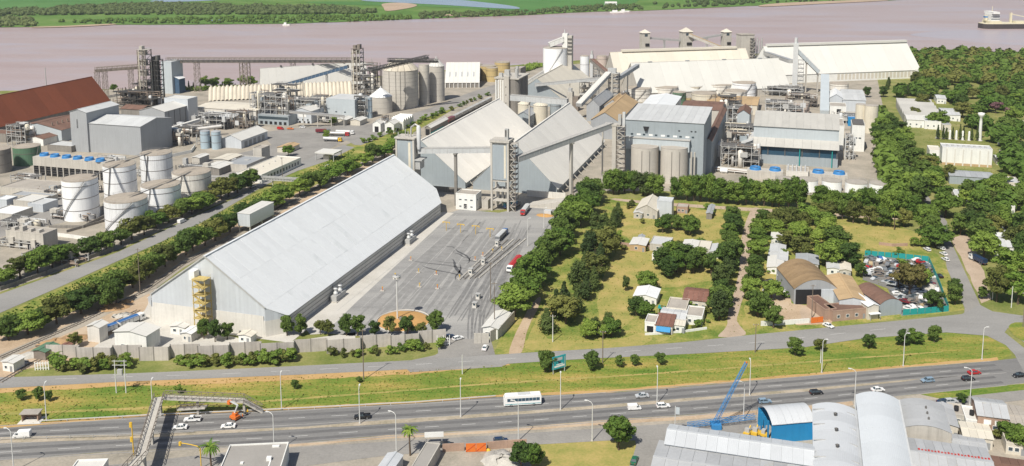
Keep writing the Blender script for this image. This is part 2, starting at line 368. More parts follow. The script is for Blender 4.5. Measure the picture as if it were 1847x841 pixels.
sheet('island', [(p.x, p.y) for p in P_] + [(9000, 18000), (-9000, 18000)], WZ + .6, 'g_island', world=True, jit=3, step=25)
def isheet(name, pix, dz, mat, smooth=4, jit=0): return sheet(name, pix, WZ + dz, mat, smooth=smooth, jit=jit, level=WZ + dz, step=15)
isheet('crop_field', [(-200,-2),(60,-4),(270,-2),(330,1),(240,5),(215,8),(60,17),(-200,22)], .9, 'g_crop')
isheet('crop_field', [(560,3),(760,2),(1000,-6),(1140,-8),(1150,2),(1120,10),(1000,20),(940,24),(860,16),(740,11),(600,8)], .9, 'g_crop')
isheet('lagoon', [(270,2),(300,-1),(380,-4),(420,-4),(380,1),(300,3.5)], 1.1, 'g_lagoon')
isheet('lagoon', [(650,1),(720,-1),(800,-2),(870,4),(925,11),(935,16),(880,14),(800,9),(720,5)], 1.2, 'g_lagoon')
isheet('lagoon', [(378,36.5),(396,35.5),(398,37),(382,38)], 1.3, 'g_lagoon')
isheet('sand_bank', [(60,48.5),(120,46.5),(198,43),(205,44.5),(140,48),(68,50)], 1.0, 'g_sand')
isheet('sand_bank', [(690,7),(720,5),(750,8),(745,13),(700,20),(692,14)], 1.4, 'g_sand')
isheet('sand_bank', [(1374,9),(1420,5),(1520,1),(1574,-1),(1600,1),(1480,7),(1380,12)], 1.0, 'g_sand')
isheet('sand_bank', [(780,27),(840,25),(870,25.5),(840,28),(790,29)], 1.4, 'g_sand')
# ---------------------------------------------------------------- land cover sheets
Z1, Z2, Z3, Z4, Z5 = .02, .04, .06, .08, .10
sheet('plant_yard', [(-500,640),(-60,420),(-60,300),(-300,230),(-60,200),(0,170),(240,160),(640,144),(880,122),(940,120),(900,170),(760,200),(640,255),(540,300),(430,352),(330,398),(215,450),(100,492),(0,527),(-200,600)], Z1, 'g_yard')
sheet('river_access_road', [(615,232),(700,218),(790,190),(840,170),(905,150),(935,150),(900,165),(840,188),(760,215),(680,250),(640,262)], Z3, 'g_road_old', smooth=3)
sheet('plant_yard', [(745,240),(900,150),(960,120),(1350,98),(1580,130),(1600,230),(1590,300),(1610,340),(1560,352),(1330,352),(1200,345),(1090,345),(1030,365),(1000,372),(800,385),(740,330)], Z1 + .004, 'g_yard')
sheet('dirt_strip', [(-300,760),(-300,660),(0,600),(60,590),(140,560),(210,528),(290,480),(380,430),(500,368),(640,300),(712,258),(730,262),(640,320),(500,390),(400,445),(300,500),(275,560),(270,600),(170,640),(40,668),(0,690)], Z1, 'g_dirt', smooth=3, jit=.8)
sheet('verge_strip', [(-300,690),(0,570),(110,520),(213,474),(290,440),(363,404),(450,355),(540,308),(620,272),(700,235),(790,196),(900,152),(912,154),(800,206),(712,256),(640,298),(500,366),(380,428),(290,476),(210,524),(140,556),(60,586),(0,604),(-300,700)], Z2, 'g_grass', jit=.5)
sheet('dirt_strip', [(280,478),(340,448),(420,405),(500,366),(560,336),(500,376),(420,418),(340,462),(290,492)], Z3, 'g_dirt', jit=.5)
sheet('rail_bed', [(0,640),(140,580),(262,520),(330,470),(400,432),(560,340),(700,268),(722,258),(722,264),(700,276),(560,350),(400,445),(330,484),(272,528),(150,590),(0,652)], Z3, 'g_yard')
sheet('yard', [(150,640),(262,560),(280,520),(300,580),(480,622),(640,600),(640,612),(480,632),(200,636)], Z3 - .01, 'g_apron', jit=.2)
sheet('diagonal_road', [(-400,720),(-200,628),(-100,580),(0,531),(110,492),(213,455),(330,400),(419,360),(466,332),(525,302),(575,278),(620,262),(640,266),(592,290),(538,308),(481,333),(452,350),(363,402),(290,437),(213,471),(110,517),(0,565),(-100,612),(-200,655)], Z4, 'g_road')
sheet('inner_yard', [(500,320),(560,288),(620,255),(660,240),(640,225),(520,232),(470,240),(490,262),(400,285),(330,300),(345,320),(440,330)], Z2, 'g_road_old')
sheet('inner_yard', [(-60,380),(60,358),(110,350),(120,400),(40,420),(-60,440)], Z2, 'g_road_old')
sheet('truck_yard', [(560,600),(640,545),(800,388),(830,378),(900,384),(960,372),(1030,362),(1012,392),(985,430),(950,470),(918,530),(893,585),(880,612),(885,640),(905,650),(760,655),(800,632),(806,612),(640,606)], Z2 + .01, 'g_truckyard')
sheet('gate_apron', [(790,612),(885,612),(893,640),(930,650),(905,662),(740,672),(720,655),(790,640)], Z4 + .004, 'g_road_old')
sheet('loading_apron', [(548,590),(620,540),(720,452),(800,384),(812,388),(735,460),(640,548),(585,602),(560,604)], Z3, 'g_apron')
sheet('grass_plot', [(890,640),(930,560),(960,535),(1000,470),(1050,400),(1100,356),(1330,368),(1600,392),(1660,430),(1700,470),(1740,560),(1500,592),(1340,606),(1100,630),(930,638)], Z1 + .002, 'g_grass', jit=.6)
for q in ([(1120,450),(1170,445),(1190,470),(1290,480),(1300,500),(1200,520),(1180,510),(1150,560),(1110,600),(1080,560),(1090,500)], [(1110,375),(1180,372),(1300,385),(1300,430),(1170,440),(1120,420)], [(1500,400),(1640,415),(1665,440),(1600,455),(1560,440),(1510,430)], [(1430,425),(1470,425),(1480,440),(1440,445)],
          [(955,600),(985,545),(1000,560),(985,610),(1110,612),(1160,600),(1160,622),(960,632)], [(1365,490),(1390,480),(1395,560),(1350,595),(1340,580)]):
 sheet('dry_grass_patch', q, Z2, 'g_dry', smooth=4, jit=.8)
sheet('dirt_track', [(962,545),(976,540),(950,600),(940,636),(918,640),(930,600)], Z3, 'g_dirt', smooth=3, jit=.2)
sheet('dirt_lane', [(1356,377),(1372,379),(1360,405),(1357,425),(1353,458),(1352,500),(1336,550),(1330,580),(1345,604),(1296,608),(1310,590),(1314,560),(1328,512),(1335,470),(1336,440),(1343,408)], Z4, 'g_lane', smooth=4, jit=.15)
sheet('dirt_track', [(1110,358),(1200,366),(1370,376),(1600,392),(1600,396),(1370,382),(1200,371),(1110,362)], Z3, 'g_lane', smooth=2, jit=.2)
sheet('workshop_yard', [(1428,548),(1512,556),(1498,584),(1440,587),(1384,566),(1384,530),(1420,528)], Z3, 'g_dirt', jit=.3)
sheet('track_ruts', [(1444,556),(1480,556),(1470,580),(1452,582)], Z4, 'g_lane', smooth=3, jit=.3)
sheet('verge', [(-200,712),(0,701),(200,690),(350,684),(550,676),(750,666),(910,657),(1050,648),(1260,638),(1450,626),(1560,611),(1707,600),(1780,606),(1818,625),(1826,642),(1800,652),(1623,665),(1450,680),(1250,696),(1100,709),(894,717),(750,728),(521,740),(270,752),(0,774),(-200,788)], Z1 + .003, 'g_verge', jit=.25)
for q in ([(-200,708),(0,698),(200,687),(350,681),(550,672),(750,662),(910,653),(920,658),(750,675),(550,685),(350,694),(200,698),(0,709),(-200,722)], [(0,774),(270,752),(521,740),(750,728),(894,717),(1100,709),(1250,696),(1450,680),(1623,665),(1800,650),(1800,645),(1623,660),(1450,675),(1250,691),(1100,704),(894,712),(750,724),(521,735),(270,746),(0,768)]):
 sheet('dry_verge_edge', q, Z2, 'g_ochre', jit=.35, step=3)
sheet('footpath', [(0,745),(180,738),(400,728),(620,712),(900,690),(1100,678),(1300,664),(1500,648),(1700,634),(1700,636),(1500,651),(1300,667),(1100,681),(900,693),(620,715),(400,732),(180,742),(0,749)], Z2 + .005, 'g_dry', jit=.2)
sheet('service_road', [(-300,690),(0,681),(50,680),(236,674),(400,667),(550,660),(750,650),(931,638),(1050,631),(1100,628),(1230,618),(1350,605),(1493,591),(1650,576),(1735,567),(1767,550),(1790,562),(1847,570),(2000,590),(2000,640),(1847,618),(1818,592),(1812,600),(1847,628),(2000,700),(1900,690),(1847,672),(1830,640),(1814,623),(1780,606),(1707,600),(1557,611),(1450,627),(1260,638),(1050,648),(910,657),(750,666),(550,676),(350,684),(200,690),(0,701),(-300,716)], Z4 + .008, 'g_road')
sheet('corner_grass', [(1820,588),(1847,582),(1950,600),(1950,660),(1847,616),(1826,602)], Z5, 'g_verge', smooth=3)
sheet('side_road', [(1700,425),(1697,400),(1640,330),(1595,240),(1580,200),(1590,200),(1608,240),(1656,330),(1708,400),(1712,429),(1737,483),(1769,552),(1772,575),(1738,580),(1740,556),(1708,485)], Z4 + .004, 'g_road_old')
sheet('dirt_shoulder', [(1714,430),(1745,420),(1770,480),(1790,540),(1772,548),(1740,480)], Z2, 'g_lane', jit=.5)
sheet('highway', [(-400,800),(-200,788),(0,773),(270,751),(521,740),(750,728),(894,717),(1050,711),(1100,709),(1250,697),(1450,680),(1623,665),(1760,655),(1847,645),(2100,610),(2100,690),(1847,691),(1679,709),(1537,723),(1400,736),(1234,749),(1100,757),(884,775),(700,785),(521,801),(210,814),(0,831),(-400,870)], Z3, 'g_asphalt')
sheet('median', [(-300,812),(0,789),(210,785),(350,779),(547,770),(700,758),(750,755),(963,741),(1100,730),(1250,718),(1450,702),(1630,686),(1662,684),(1630,689),(1450,707),(1250,723),(1100,736),(963,746),(750,762),(547,774),(350,785),(210,793),(0,800),(-300,822)], Z4, 'g_median', jit=.12, step=4)
sheet('frontage_strip', [(-400,870),(0,831),(210,814),(521,801),(700,785),(884,775),(1100,757),(1234,749),(1400,736),(1537,723),(1679,709),(1847,691),(2100,690),(2300,900),(1847,1000),(0,1000),(-400,1000)], Z1 + .005, 'g_yard', jit=.2)
sheet('frontage_road', [(-300,880),(210,838),(420,815),(521,808),(700,797),(884,786),(1100,772),(1250,762),(1400,750),(1540,738),(1680,722),(1847,704),(2100,690),(2100,705),(1847,722),(1700,738),(1560,760),(1260,788),(1215,800),(1180,850),(1150,900),(1110,900),(1140,830),(1150,795),(1100,795),(960,803),(700,822),(521,845),(300,900),(-300,960)], Z4, 'g_road_old')
sheet('dirt_strip', [(521,801),(700,786),(884,776),(1100,758),(1234,750),(1400,737),(1537,724),(1540,731),(1400,745),(1234,758),(1100,766),(884,781),(700,792),(521,806)], Z2, 'g_dirt', jit=.2, step=3)
sheet('grass_plot', [(945,802),(1145,792),(1152,830),(1120,900),(1000,900),(960,850)], Z2, 'g_dry', jit=.4)
sheet('verge', [(1660,712),(1847,692),(2000,688),(2000,694),(1847,704),(1700,720)], Z3, 'g_verge', jit=.2)
# ---------------------------------------------------------------- building kit
def flat(p): return Vector((p.x, p.y, 0))
def frame3(A, B, C, h, g=GA):
 """near-left, near-right and far eave corner seen at height h -> ground origin, width, depth along the heading g"""
 u = Vector((math.cos(g), math.sin(g), 0)); v = Vector((-math.sin(g), math.cos(g), 0))
 o = flat(G(*A, h)); w_ = (flat(G(*B, h)) - o).dot(u); c = flat(G(*C, h)) - o
 return o, w_, c.dot(v)
def roof_panels(t, name, mat, p0, p1, q0, q1, n, th=.12, ov=.0, lift=.03, rows=1):
 """eave p0->p1, ridge q0->q1 : n strips across, each a panel of its own sharing one mesh"""
 p0, p1, q0, q1 = map(Vector, (p0, p1, q0, q1)); st = (p1 - p0) / n
 for r_ in range(rows):
  a = p0.lerp(q0, r_ / rows); b = p0.lerp(q0, (r_ + 1) / rows); g = .035
  e = st.normalized() * g; k = (b - a).normalized() * (g if rows > 1 else 0)
  mb = MB().slab(a + e + k, a + st - e + k, b + st - e, b + e, th)
  me = mb.mesh(name, mat); nn = (p1 - p0).cross(q0 - p0).normalized()
  for i in range(n):
   link(name, me, t, st * i + nn * rng(0, lift))
def gable_body(t, w, d, h, rise, ridge, mat, name='wall', base=0.0):
 mb = MB()
 if ridge == 'v':
  pr = [(0, base), (w, base), (w, h), (w/2, h + rise), (0, h)]
  vs = [(x, 0, z) for x, z in pr] + [(x, d, z) for x, z in pr]
 else:
  pr = [(0, base), (d, base), (d, h), (d/2, h + rise), (0, h)]
  vs = [(0, y, z) for y, z in pr] + [(w, y, z) for y, z in pr]
 fs = [(0,1,2,3,4), (9,8,7,6,5), (1,6,7,2), (5,0,4,9), (0,5,6,1)]
 if ridge != 'v': fs = [tuple(reversed(f)) for f in fs]
 fs += [(2,7,8,3), (3,8,9,4)] if ridge == 'v' else [(3,8,7,2), (4,9,8,3)]
 return mb.add(vs, fs).obj(name, mat, t)
def shed(name, label, cat, A, B, C, h, rise=0.0, ridge='v', wall='wall_grey', roof='roof_grey', n=8, rows=1, ov=.5, group=None, g=GA, parapet=.5, wd=None):
 o, w_, d_ = frame3(A, B, C, h, g)
 if wd: w_, d_ = wd[0] or w_, wd[1] or d_
 t = thing(name, label, cat, o, g, group); w_ = abs(w_); d_ = abs(d_)
 box_shed(t, w_, d_, h, rise, ridge, wall, roof, n, rows, ov, parapet)
 return t, w_, d_
def box_shed(t, w, d, h, rise, ridge, wall, roof, n=8, rows=1, ov=.5, parapet=.5):
 if rise == 0:
  MB().box(0, 0, 0, w, d, h).obj('wall', wall, t)
  MB().box(.25, .25, h, w - .25, d - .25, h + .12).obj('roof', roof, t)
  if parapet:
   mb = MB()
   for a in ((-.05, -.05, w + .05, .22), (-.05, d - .22, w + .05, d + .05), (-.05, .22, .22, d - .22), (w - .22, .22, w + .05, d - .22)): mb.box(a[0], a[1], h + .002, a[2], a[3], h + parapet)
   mb.obj('parapet', wall, t)
 elif ridge == 'mono':            # one slope falling to the front
  MB().add([(0,0,0),(w,0,0),(w,d,0),(0,d,0),(0,0,h),(w,0,h),(w,d,h+rise),(0,d,h+rise)], [(3,2,1,0),(4,5,6,7),(0,1,5,4),(1,2,6,5),(2,3,7,6),(3,0,4,7)]).obj('wall', wall, t)
  roof_panels(t, 'roof_panel', roof, (-ov,-ov,h+.18-ov*rise/d), (w+ov,-ov,h+.18-ov*rise/d), (-ov,d+ov,h+.18+rise+ov*rise/d), (w+ov,d+ov,h+.18+rise+ov*rise/d), n, rows=rows)
 else:
  gable_body(t, w, d, h, rise, ridge, wall)
  z0 = h + .16
  if ridge == 'v':
   k = rise / (w/2) * ov
   roof_panels(t, 'roof_panel', roof, (w+ov,-ov,z0-k), (w+ov,d+ov,z0-k), (w/2,-ov,z0+rise), (w/2,d+ov,z0+rise), n, rows=rows)
   roof_panels(t, 'roof_panel', roof, (-ov,d+ov,z0-k), (-ov,-ov,z0-k), (w/2,d+ov,z0+rise), (w/2,-ov,z0+rise), n, rows=rows)
   MB().box(w/2-.35, -ov, z0+rise-.1, w/2+.35, d+ov, z0+rise+.1).obj('ridge_cap', roof, t)
  else:
   k = rise / (d/2) * ov
   roof_panels(t, 'roof_panel', roof, (-ov,-ov,z0-k), (w+ov,-ov,z0-k), (-ov,d/2,z0+rise), (w+ov,d/2,z0+rise), n, rows=rows)
   roof_panels(t, 'roof_panel', roof, (w+ov,d+ov,z0-k), (-ov,d+ov,z0-k), (w+ov,d/2,z0+rise), (-ov,d/2,z0+rise), n, rows=rows)
   MB().box(-ov, d/2-.35, z0+rise-.1, w+ov, d/2+.35, z0+rise+.1).obj('ridge_cap', roof, t)
def opening(t, face, a, z, wd, ht, w, d, name='window', mat='window_glass', frame='frame_white', fw=.12):
 """door or window on face 'f' front, 'r' right, 'l' left ; a = start along the face"""
 def bx(mb, a0, z0, a1, z1, p0, p1):
  if face == 'f': mb.box(a0, -p1, z0, a1, -p0, z1)
  elif face == 'r': mb.box(w + p0, a0, z0, w + p1, a1, z1)
  else: mb.box(-p1, a0, z0, -p0, a1, z1)
  return mb
 o = bx(MB(), a, z, a + wd, z + ht, -.1, .04).obj(name, mat, t)
 if frame:
  mb = MB()
  for q in ((a-fw, z-fw, a, z+ht+fw), (a+wd, z-fw, a+wd+fw, z+ht+fw), (a, z+ht, a+wd, z+ht+fw), (a, z-fw, a+wd, z)): bx(mb, *q, -.1, .08)
  mb.obj('frame', frame, o)
 return o
def win_row(t, face, a0, a1, n, z, wd, ht, w, d, **k):
 for i in range(n): opening(t, face, a0 + (a1 - a0) * (i + .5) / n - wd / 2, z, wd, ht, w, d, **k)
def tank(name, label, xl, xr, yt, h, shell='tank_white', top='tank_top', bands=3, roof=.0, cat='tank', group=None, rail=True, ladder=None, n=36, dome=None, base=None, bandmat='band_dark', hoops=0):
 c = G((xl + xr) / 2, yt, h); fw = c.y * math.cos(TILT) - (h - CAMH) * math.sin(TILT)
 r = (xr - xl) / 2 * fw / FPX
 if base: return tank_at(name, label, G(*base), r, h, shell, top, bands, roof, cat, group, rail, ladder, n, dome, bandmat, hoops)
 return tank_at(name, label, flat(c), r, h, shell, top, bands, roof, cat, group, rail, ladder, n, dome, bandmat, hoops)
def tank_at(name, label, c, r, h, shell, top, bands=3, roof=0.0, cat='tank', group=None, rail=True, ladder=None, n=36, dome=None, bandmat='band_dark', hoops=0):
 t = thing(name, label, cat, c, 0, group)
 MB().lathe([(r, 0), (r, h)], n).obj('shell', shell, t)
 for i in range(bands):
  z = h * (i + 1) / (bands + (0 if roof else 1)); z = h * (i + .9) / (bands + .35)
  MB().lathe([(r + .005, z - .14), (r + .1, z - .12), (r + .1, z + .12), (r + .005, z + .14)], n).obj('band', bandmat, t)
 for i in range(hoops):
  z = h * (i + 1) / (hoops + 1); MB().lathe([(r + .005, z - .06), (r + .07, z), (r + .005, z + .06)], n).obj('hoop', bandmat, t)
 if dome:      # segmented cone or dome roof: one sector plate per part
  k, sm = dome; seg = 16
  prof = [(r + .3, h - .05)] + [((r + .3) * math.cos(a) if sm else (r + .3) * (1 - q), h + roof * (math.sin(a) if sm else q)) for q, a in [(j / 5, j / 5 * math.pi / 2) for j in range(1, 6)]]
  if sm: prof = [(r + .3, h - .05)] + [((r + .3) * (1 - q) + .01, h + roof * (1 - (1 - q) ** 2)) for q in (.15, .35, .55, .75, .93, 1.0)]
  me = MB().lathe(prof, 3, smooth=False, a0=.012, a1=2*math.pi/seg-.012).mesh('roof_sector', k)
  under = MB().lathe([(p[0] - .15 if p[0] > .2 else .01, p[1] - .1) for p in prof], n).obj('roof_shell', 'band_dark', t)
  for i in range(seg): link('roof_sector', me, t, (0, 0, 0), 2 * math.pi * i / seg)
  MB().lathe([(.01, h + roof + .9), (r * .07, h + roof + .8), (r * .07, h + roof - .5)], 12).obj('vent_cap', 'steel_grey', t)
 else:
  MB().lathe([(r + .08, h - .1), (r + .08, h + .08), (r * .97, h + .1), (.01, h + .1 + roof)], n).obj('roof', top, t)
 if rail:
  mb = MB(); k = max(10, n // 2)
  for i in range(k):
   a = 2 * math.pi * i / k; b = 2 * math.pi * (i + 1) / k; p = (r * .99 * math.cos(a), r * .99 * math.sin(a)); q = (r * .99 * math.cos(b), r * .99 * math.sin(b))
   mb.bar((*p, h + .1), (*p, h + 1.15), .06); mb.bar((*p, h + 1.12), (*q, h + 1.12), .06); mb.bar((*p, h + .6), (*q, h + .6), .05)
  mb.obj('guard_rail', 'steel_grey', t)
 if ladder is not None:
  a0, a1 = ladder; k = 18; mb = MB(); mr = MB()
  for i in range(k):
   a = a0 + (a1 - a0) * i / k; b = a0 + (a1 - a0) * (i + 1) / k
   p = ((r + .5) * math.cos(a), (r + .5) * math.sin(a), h * i / k); q = ((r + .5) * math.cos(b), (r + .5) * math.sin(b), h * (i + 1) / k)
   mb.bar(p, q, .5, .12); mr.bar((p[0], p[1], p[2] + 1), (q[0], q[1], q[2] + 1), .07)
  mb.obj('stair', 'steel_dark', t); mr.obj('handrail', 'steel_dark', t)
 return t
def gallery(name, label, a, b, wd=2.6, ht=2.4, mat='gallery', top='gallery_top', cat='conveyor', rail=True, open_=False, legs=(), legmat='concrete', legw=.9, group=None, steel='steel_grey'):
 """conveyor gallery from world point a to b (floor level), with legs at fractions"""
 a = Vector(a); b = Vector(b); d = b - a; L = math.hypot(d.x, d.y); rz = math.atan2(d.y, d.x); sl = d.z / max(L, .1)
 t = thing(name, label, cat, (a.x, a.y, 0), rz, group); P0 = Vector((0, 0, a.z)); P1 = Vector((L, 0, b.z))
 def off(p, y, z): return Vector((p.x, p.y + y, p.z + z))
 if not open_:
  MB().bar(off(P0, 0, ht / 2), off(P1, 0, ht / 2), wd, ht).obj('housing', mat, t)
  MB().bar(off(P0, 0, ht + .1), off(P1, 0, ht + .1), wd + .3, .16).obj('roof', top, t)
  k = max(2, int(L / 4))
  for s in (-1, 1):
   mb = MB()
   for i in range(k + 1):
    p = P0.lerp(P1, i / k); mb.bar(off(p, s * (wd / 2 + .05), -.1), off(p, s * (wd / 2 + .05), ht), .14)
   mb.obj('ribs', steel, t)
 else:
  k = max(3, int(L / (ht * 1.1)))
  for nm, y, z in (('top_chord', -wd/2, ht), ('top_chord', wd/2, ht), ('bottom_chord', -wd/2, 0), ('bottom_chord', wd/2, 0)):
   MB().bar(off(P0, y, z), off(P1, y, z), .38).obj(nm, steel, t)
  for s in (-1, 1):
   mb = MB()
   for i in range(k):
    p = P0.lerp(P1, i / k); q = P0.lerp(P1, (i + 1) / k); m_ = P0.lerp(P1, (i + .5) / k)
    mb.bar(off(p, s*wd/2, 0), off(m_, s*wd/2, ht), .24); mb.bar(off(m_, s*wd/2, ht), off(q, s*wd/2, 0), .24); mb.bar(off(p, s*wd/2, 0), off(p, s*wd/2, ht), .2)
   mb.obj('lattice', steel, t)
  MB().bar(off(P0, 0, ht * .35), off(P1, 0, ht * .35), wd * .7, ht * .42).obj('belt_casing', mat, t)
  MB().bar(off(P0, wd * .5 + .5, .1), off(P1, wd * .5 + .5, .1), .8, .1).obj('walkway', top, t)
 if rail:
  mb = MB(); k = max(2, int(L / 3)); z = ht + .15 if not open_ else ht
  for i in range(k + 1):
   p = P0.lerp(P1, i / k); mb.bar(off(p, -wd/2, z), off(p, -wd/2, z + 1), .07)
  mb.bar(off(P0, -wd/2, z + 1), off(P1, -wd/2, z + 1), .07); mb.obj('handrail', steel, t)
 for f in legs:
  p = P0.lerp(P1, f)
  if legmat == 'lattice':
   mb = MB(); lw = legw
   for sx in (-1, 1):
    for sy in (-1, 1): mb.bar((p.x + sx*lw, sy*lw*.8, 0), (p.x + sx*lw*.7, sy*lw*.7, p.z - .2), .3)
   kk = max(3, int(p.z / (lw * 2)))
   for i in range(kk):
    z0 = p.z * i / kk; z1 = p.z * (i + 1) / kk - .2
    for sy in (-1, 1):
     mb.bar((p.x - lw, sy*lw*.75, z0), (p.x + lw, sy*lw*.75, z1), .2); mb.bar((p.x + lw, sy*lw*.75, z0), (p.x - lw, sy*lw*.75, z1), .2); mb.bar((p.x - lw, sy*lw*.75, z1), (p.x + lw, sy*lw*.75, z1), .2)
     mb.bar((p.x + sy*lw, -lw*.75, z0), (p.x + sy*lw, lw*.75, z1), .2)
   mb.obj('support_leg', steel, t)
  else:
   mb = MB().box(p.x - legw/2, -legw/2, 0, p.x + legw/2, legw/2, p.z - .9); mb.box(p.x - legw*.6, -wd*.55, p.z - .9, p.x + legw*.6, wd*.55, p.z - .12)
   mb.obj('support_leg', legmat, t)
 return t
def stair_block(t, x0, y0, w, d, h, n, mat='steel_rusty', deck='steel_grey'):
 """open zig-zag stair in a steel frame: posts, landings, flights, rails"""
 for x, y in ((x0, y0), (x0 + w, y0), (x0 + w, y0 + d), (x0, y0 + d)): MB().box(x - .13, y - .13, 0, x + .13, y + .13, h).obj('post', mat, t)
 for i in range(n):
  z0 = h * i / n; z1 = h * (i + 1) / n
  MB().box(x0 - .2, y0 - .5, z1 - .16, x0 + w + .2, y0 + d + .2, z1).obj('landing', deck, t)
  s = i % 2; a = (x0 + .3 if s else x0 + w - .3); b = (x0 + w - .3 if s else x0 + .3)
  mb = MB().bar((a, y0 - .25, z0 + .1), (b, y0 - .25, z1 - .1), .9, .25); mb.obj('stair_flight', deck, t)
  mb = MB()
  for zz in (.55, 1.05):
   mb.bar((x0 - .2, y0 - .52, z1 + zz), (x0 + w + .2, y0 - .52, z1 + zz), .07); mb.bar((x0 + w + .2, y0 - .5, z1 + zz), (x0 + w + .2, y0 + d + .2, z1 + zz), .07)
  mb.obj('guard_rail', mat, t)
def process_unit(name, label, o, w, d, h, seed, levels=3, bays=4, cat='process plant', mats=('steel_grey','pipe_silver','pipe_brown'), vessels=3, pipes=14, g=GA, casing=None, deckmat='steel_dark', ducts=3):
 """open steel frame with decks, pipes, ducts and vessels"""
 rd = random.Random(seed); t = thing(name, label, cat, flat(o), g)
 for i in range(bays + 1):
  for y in (0, d):
   MB().box(w*i/bays - .2, y - .2, 0, w*i/bays + .2, y + .2, h * (1 if rd.random() > .35 else rd.uniform(.55, .9))).obj('column', mats[0], t)
 for k in range(levels):
  z = h * (k + 1) / (levels + .15); x1 = w * (1 if k < levels - 1 else rd.uniform(.5, 1)); x0 = 0 if rd.random() > .4 else w * rd.uniform(0, .3)
  mb = MB().box(x0, 0, z, x1, d, z + .15)
  mb.obj('deck', deckmat, t); mb = MB()
  for y in (0, d): mb.bar((x0, y, z - .2), (x1, y, z - .2), .35)
  for y in (0, d):
   mb.bar((x0, y, z + 1.1), (x1, y, z + 1.1), .08)
   for i in range(int((x1 - x0) / 2)): mb.bar((x0 + i * 2, y, z), (x0 + i * 2, y, z + 1.1), .07)
  mb.obj('railing', mats[0], t)
 mb = MB()
 for i in range(bays):
  for k in range(levels):
   if rd.random() < .55: mb.bar((w*i/bays, 0, h*k/levels), (w*(i+1)/bays, 0, h*(k+1)/levels), .18)
 mb.obj('bracing', mats[0], t)
 for i in range(vessels):
  r = rd.uniform(.8, 1.9); x = rd.uniform(r, max(r + .1, w - r)); y = rd.uniform(0, d); hh = rd.uniform(.5, 1.08) * h; z0 = rd.choice((0, h * .3))
  MB().lathe([(.01, z0), (r, z0 + .3), (r, hh - r * .5), (r * .6, hh - r * .12), (.01, hh)], 14, x, y).obj('vessel', rd.choice(('tank_cream','pipe_silver','steel_pale','tank_grubby')), t)
 for i in range(pipes):
  r = rd.uniform(.14, .38); z = rd.uniform(.15, 1.02) * h; y = rd.uniform(-.6, d + .4); x0 = rd.uniform(-1, w * .5); x1 = rd.uniform(w * .5, w + 1.5)
  mb = MB().tube((x0, y, z), (x1, y, z), r, n=7)
  if rd.random() < .7: mb.tube((x1, y, z + r), (x1, y, rd.uniform(.1, .7) * z), r, n=7)
  if rd.random() < .5: mb.tube((x0, y, z - r), (x0, y, min(h * 1.1, z + rd.uniform(1, 5))), r, n=7)
  if rd.random() < .5: mb.tube((x0 + 2, y, z), (x0 + 2, rd.uniform(0, d), z), r, n=7)
  mb.obj('pipe', rd.choice(mats[1:]), t)
 for i in range(ducts):
  x = rd.uniform(0, w); y = rd.uniform(0, d); a = rd.uniform(1.0, 2.4); z = rd.uniform(.2, .8) * h; hh = rd.uniform(1.5, 4.5)
  MB().box(x - a, y - a * .8, z, x + a, y + a * .8, z + hh).obj('machine_casing', casing or rd.choice(('steel_grey','steel_pale','concrete','wall_bluegrey')), t)
 return t
# ---------------------------------------------------------------- trees
def leaf_mat(key, dark, lite, rnd=.25):
 m = bpy.data.materials.new(key); m.use_nodes = True; MATS[key] = m; n = m.node_tree.nodes; L = m.node_tree.links; b = n['Principled BSDF']
 tc = n.new('ShaderNodeTexCoord'); no = n.new('ShaderNodeTexNoise'); no.inputs['Scale'].default_value = 1.1; no.inputs['Detail'].default_value = 3; L.new(tc.outputs['Object'], no.inputs[0])
 oi = n.new('ShaderNodeObjectInfo'); ma = n.new('ShaderNodeMath'); ma.operation = 'MULTIPLY_ADD'; ma.inputs[1].default_value = .75; L.new(oi.outputs['Random'], ma.inputs[0]); L.new(no.outputs[0], ma.inputs[2])
 mr = n.new('ShaderNodeMapRange'); mr.inputs[1].default_value = .42; mr.inputs[2].default_value = 1.3; L.new(ma.outputs[0], mr.inputs[0])
 mx = n.new('ShaderNodeMix'); mx.data_type = 'RGBA'; mx.inputs[6].default_value = (*dark, 1); mx.inputs[7].default_value = (*lite, 1); L.new(mr.outputs[0], mx.inputs[0])
 L.new(mx.outputs[2], b.inputs['Base Color']); b.inputs['Roughness'].default_value = .75; b.inputs['Specular IOR Level'].default_value = .2
 tr = n.new('ShaderNodeBsdfTranslucent'); L.new(mx.outputs[2], tr.inputs[0]); ms = n.new('ShaderNodeMixShader'); ms.inputs[0].default_value = .25
 L.new(b.outputs[0], ms.inputs[1]); L.new(tr.outputs[0], ms.inputs[2]); L.new(ms.outputs[0], n['Material Output'].inputs[0]); return m
leaf_mat('leaf_dark', (0.045,0.087,0.020), (0.139,0.205,0.042)); leaf_mat('leaf_mid', (0.066,0.129,0.022), (0.211,0.297,0.053)); leaf_mat('leaf_olive', (0.079,0.103,0.026), (0.211,0.218,0.055))
leaf_mat('leaf_bright', (0.079,0.172,0.024), (0.251,0.330,0.059)); leaf_mat('leaf_pink', (0.170,0.085,0.100), (0.300,0.170,0.180)); leaf_mat('leaf_conifer', (0.042,0.071,0.024), (0.112,0.152,0.040)); leaf_mat('leaf_brown', (0.092,0.092,0.029), (0.224,0.185,0.059)); leaf_mat('leaf_far', (0.075,0.115,0.035), (0.170,0.210,0.075))
PROTO = {}
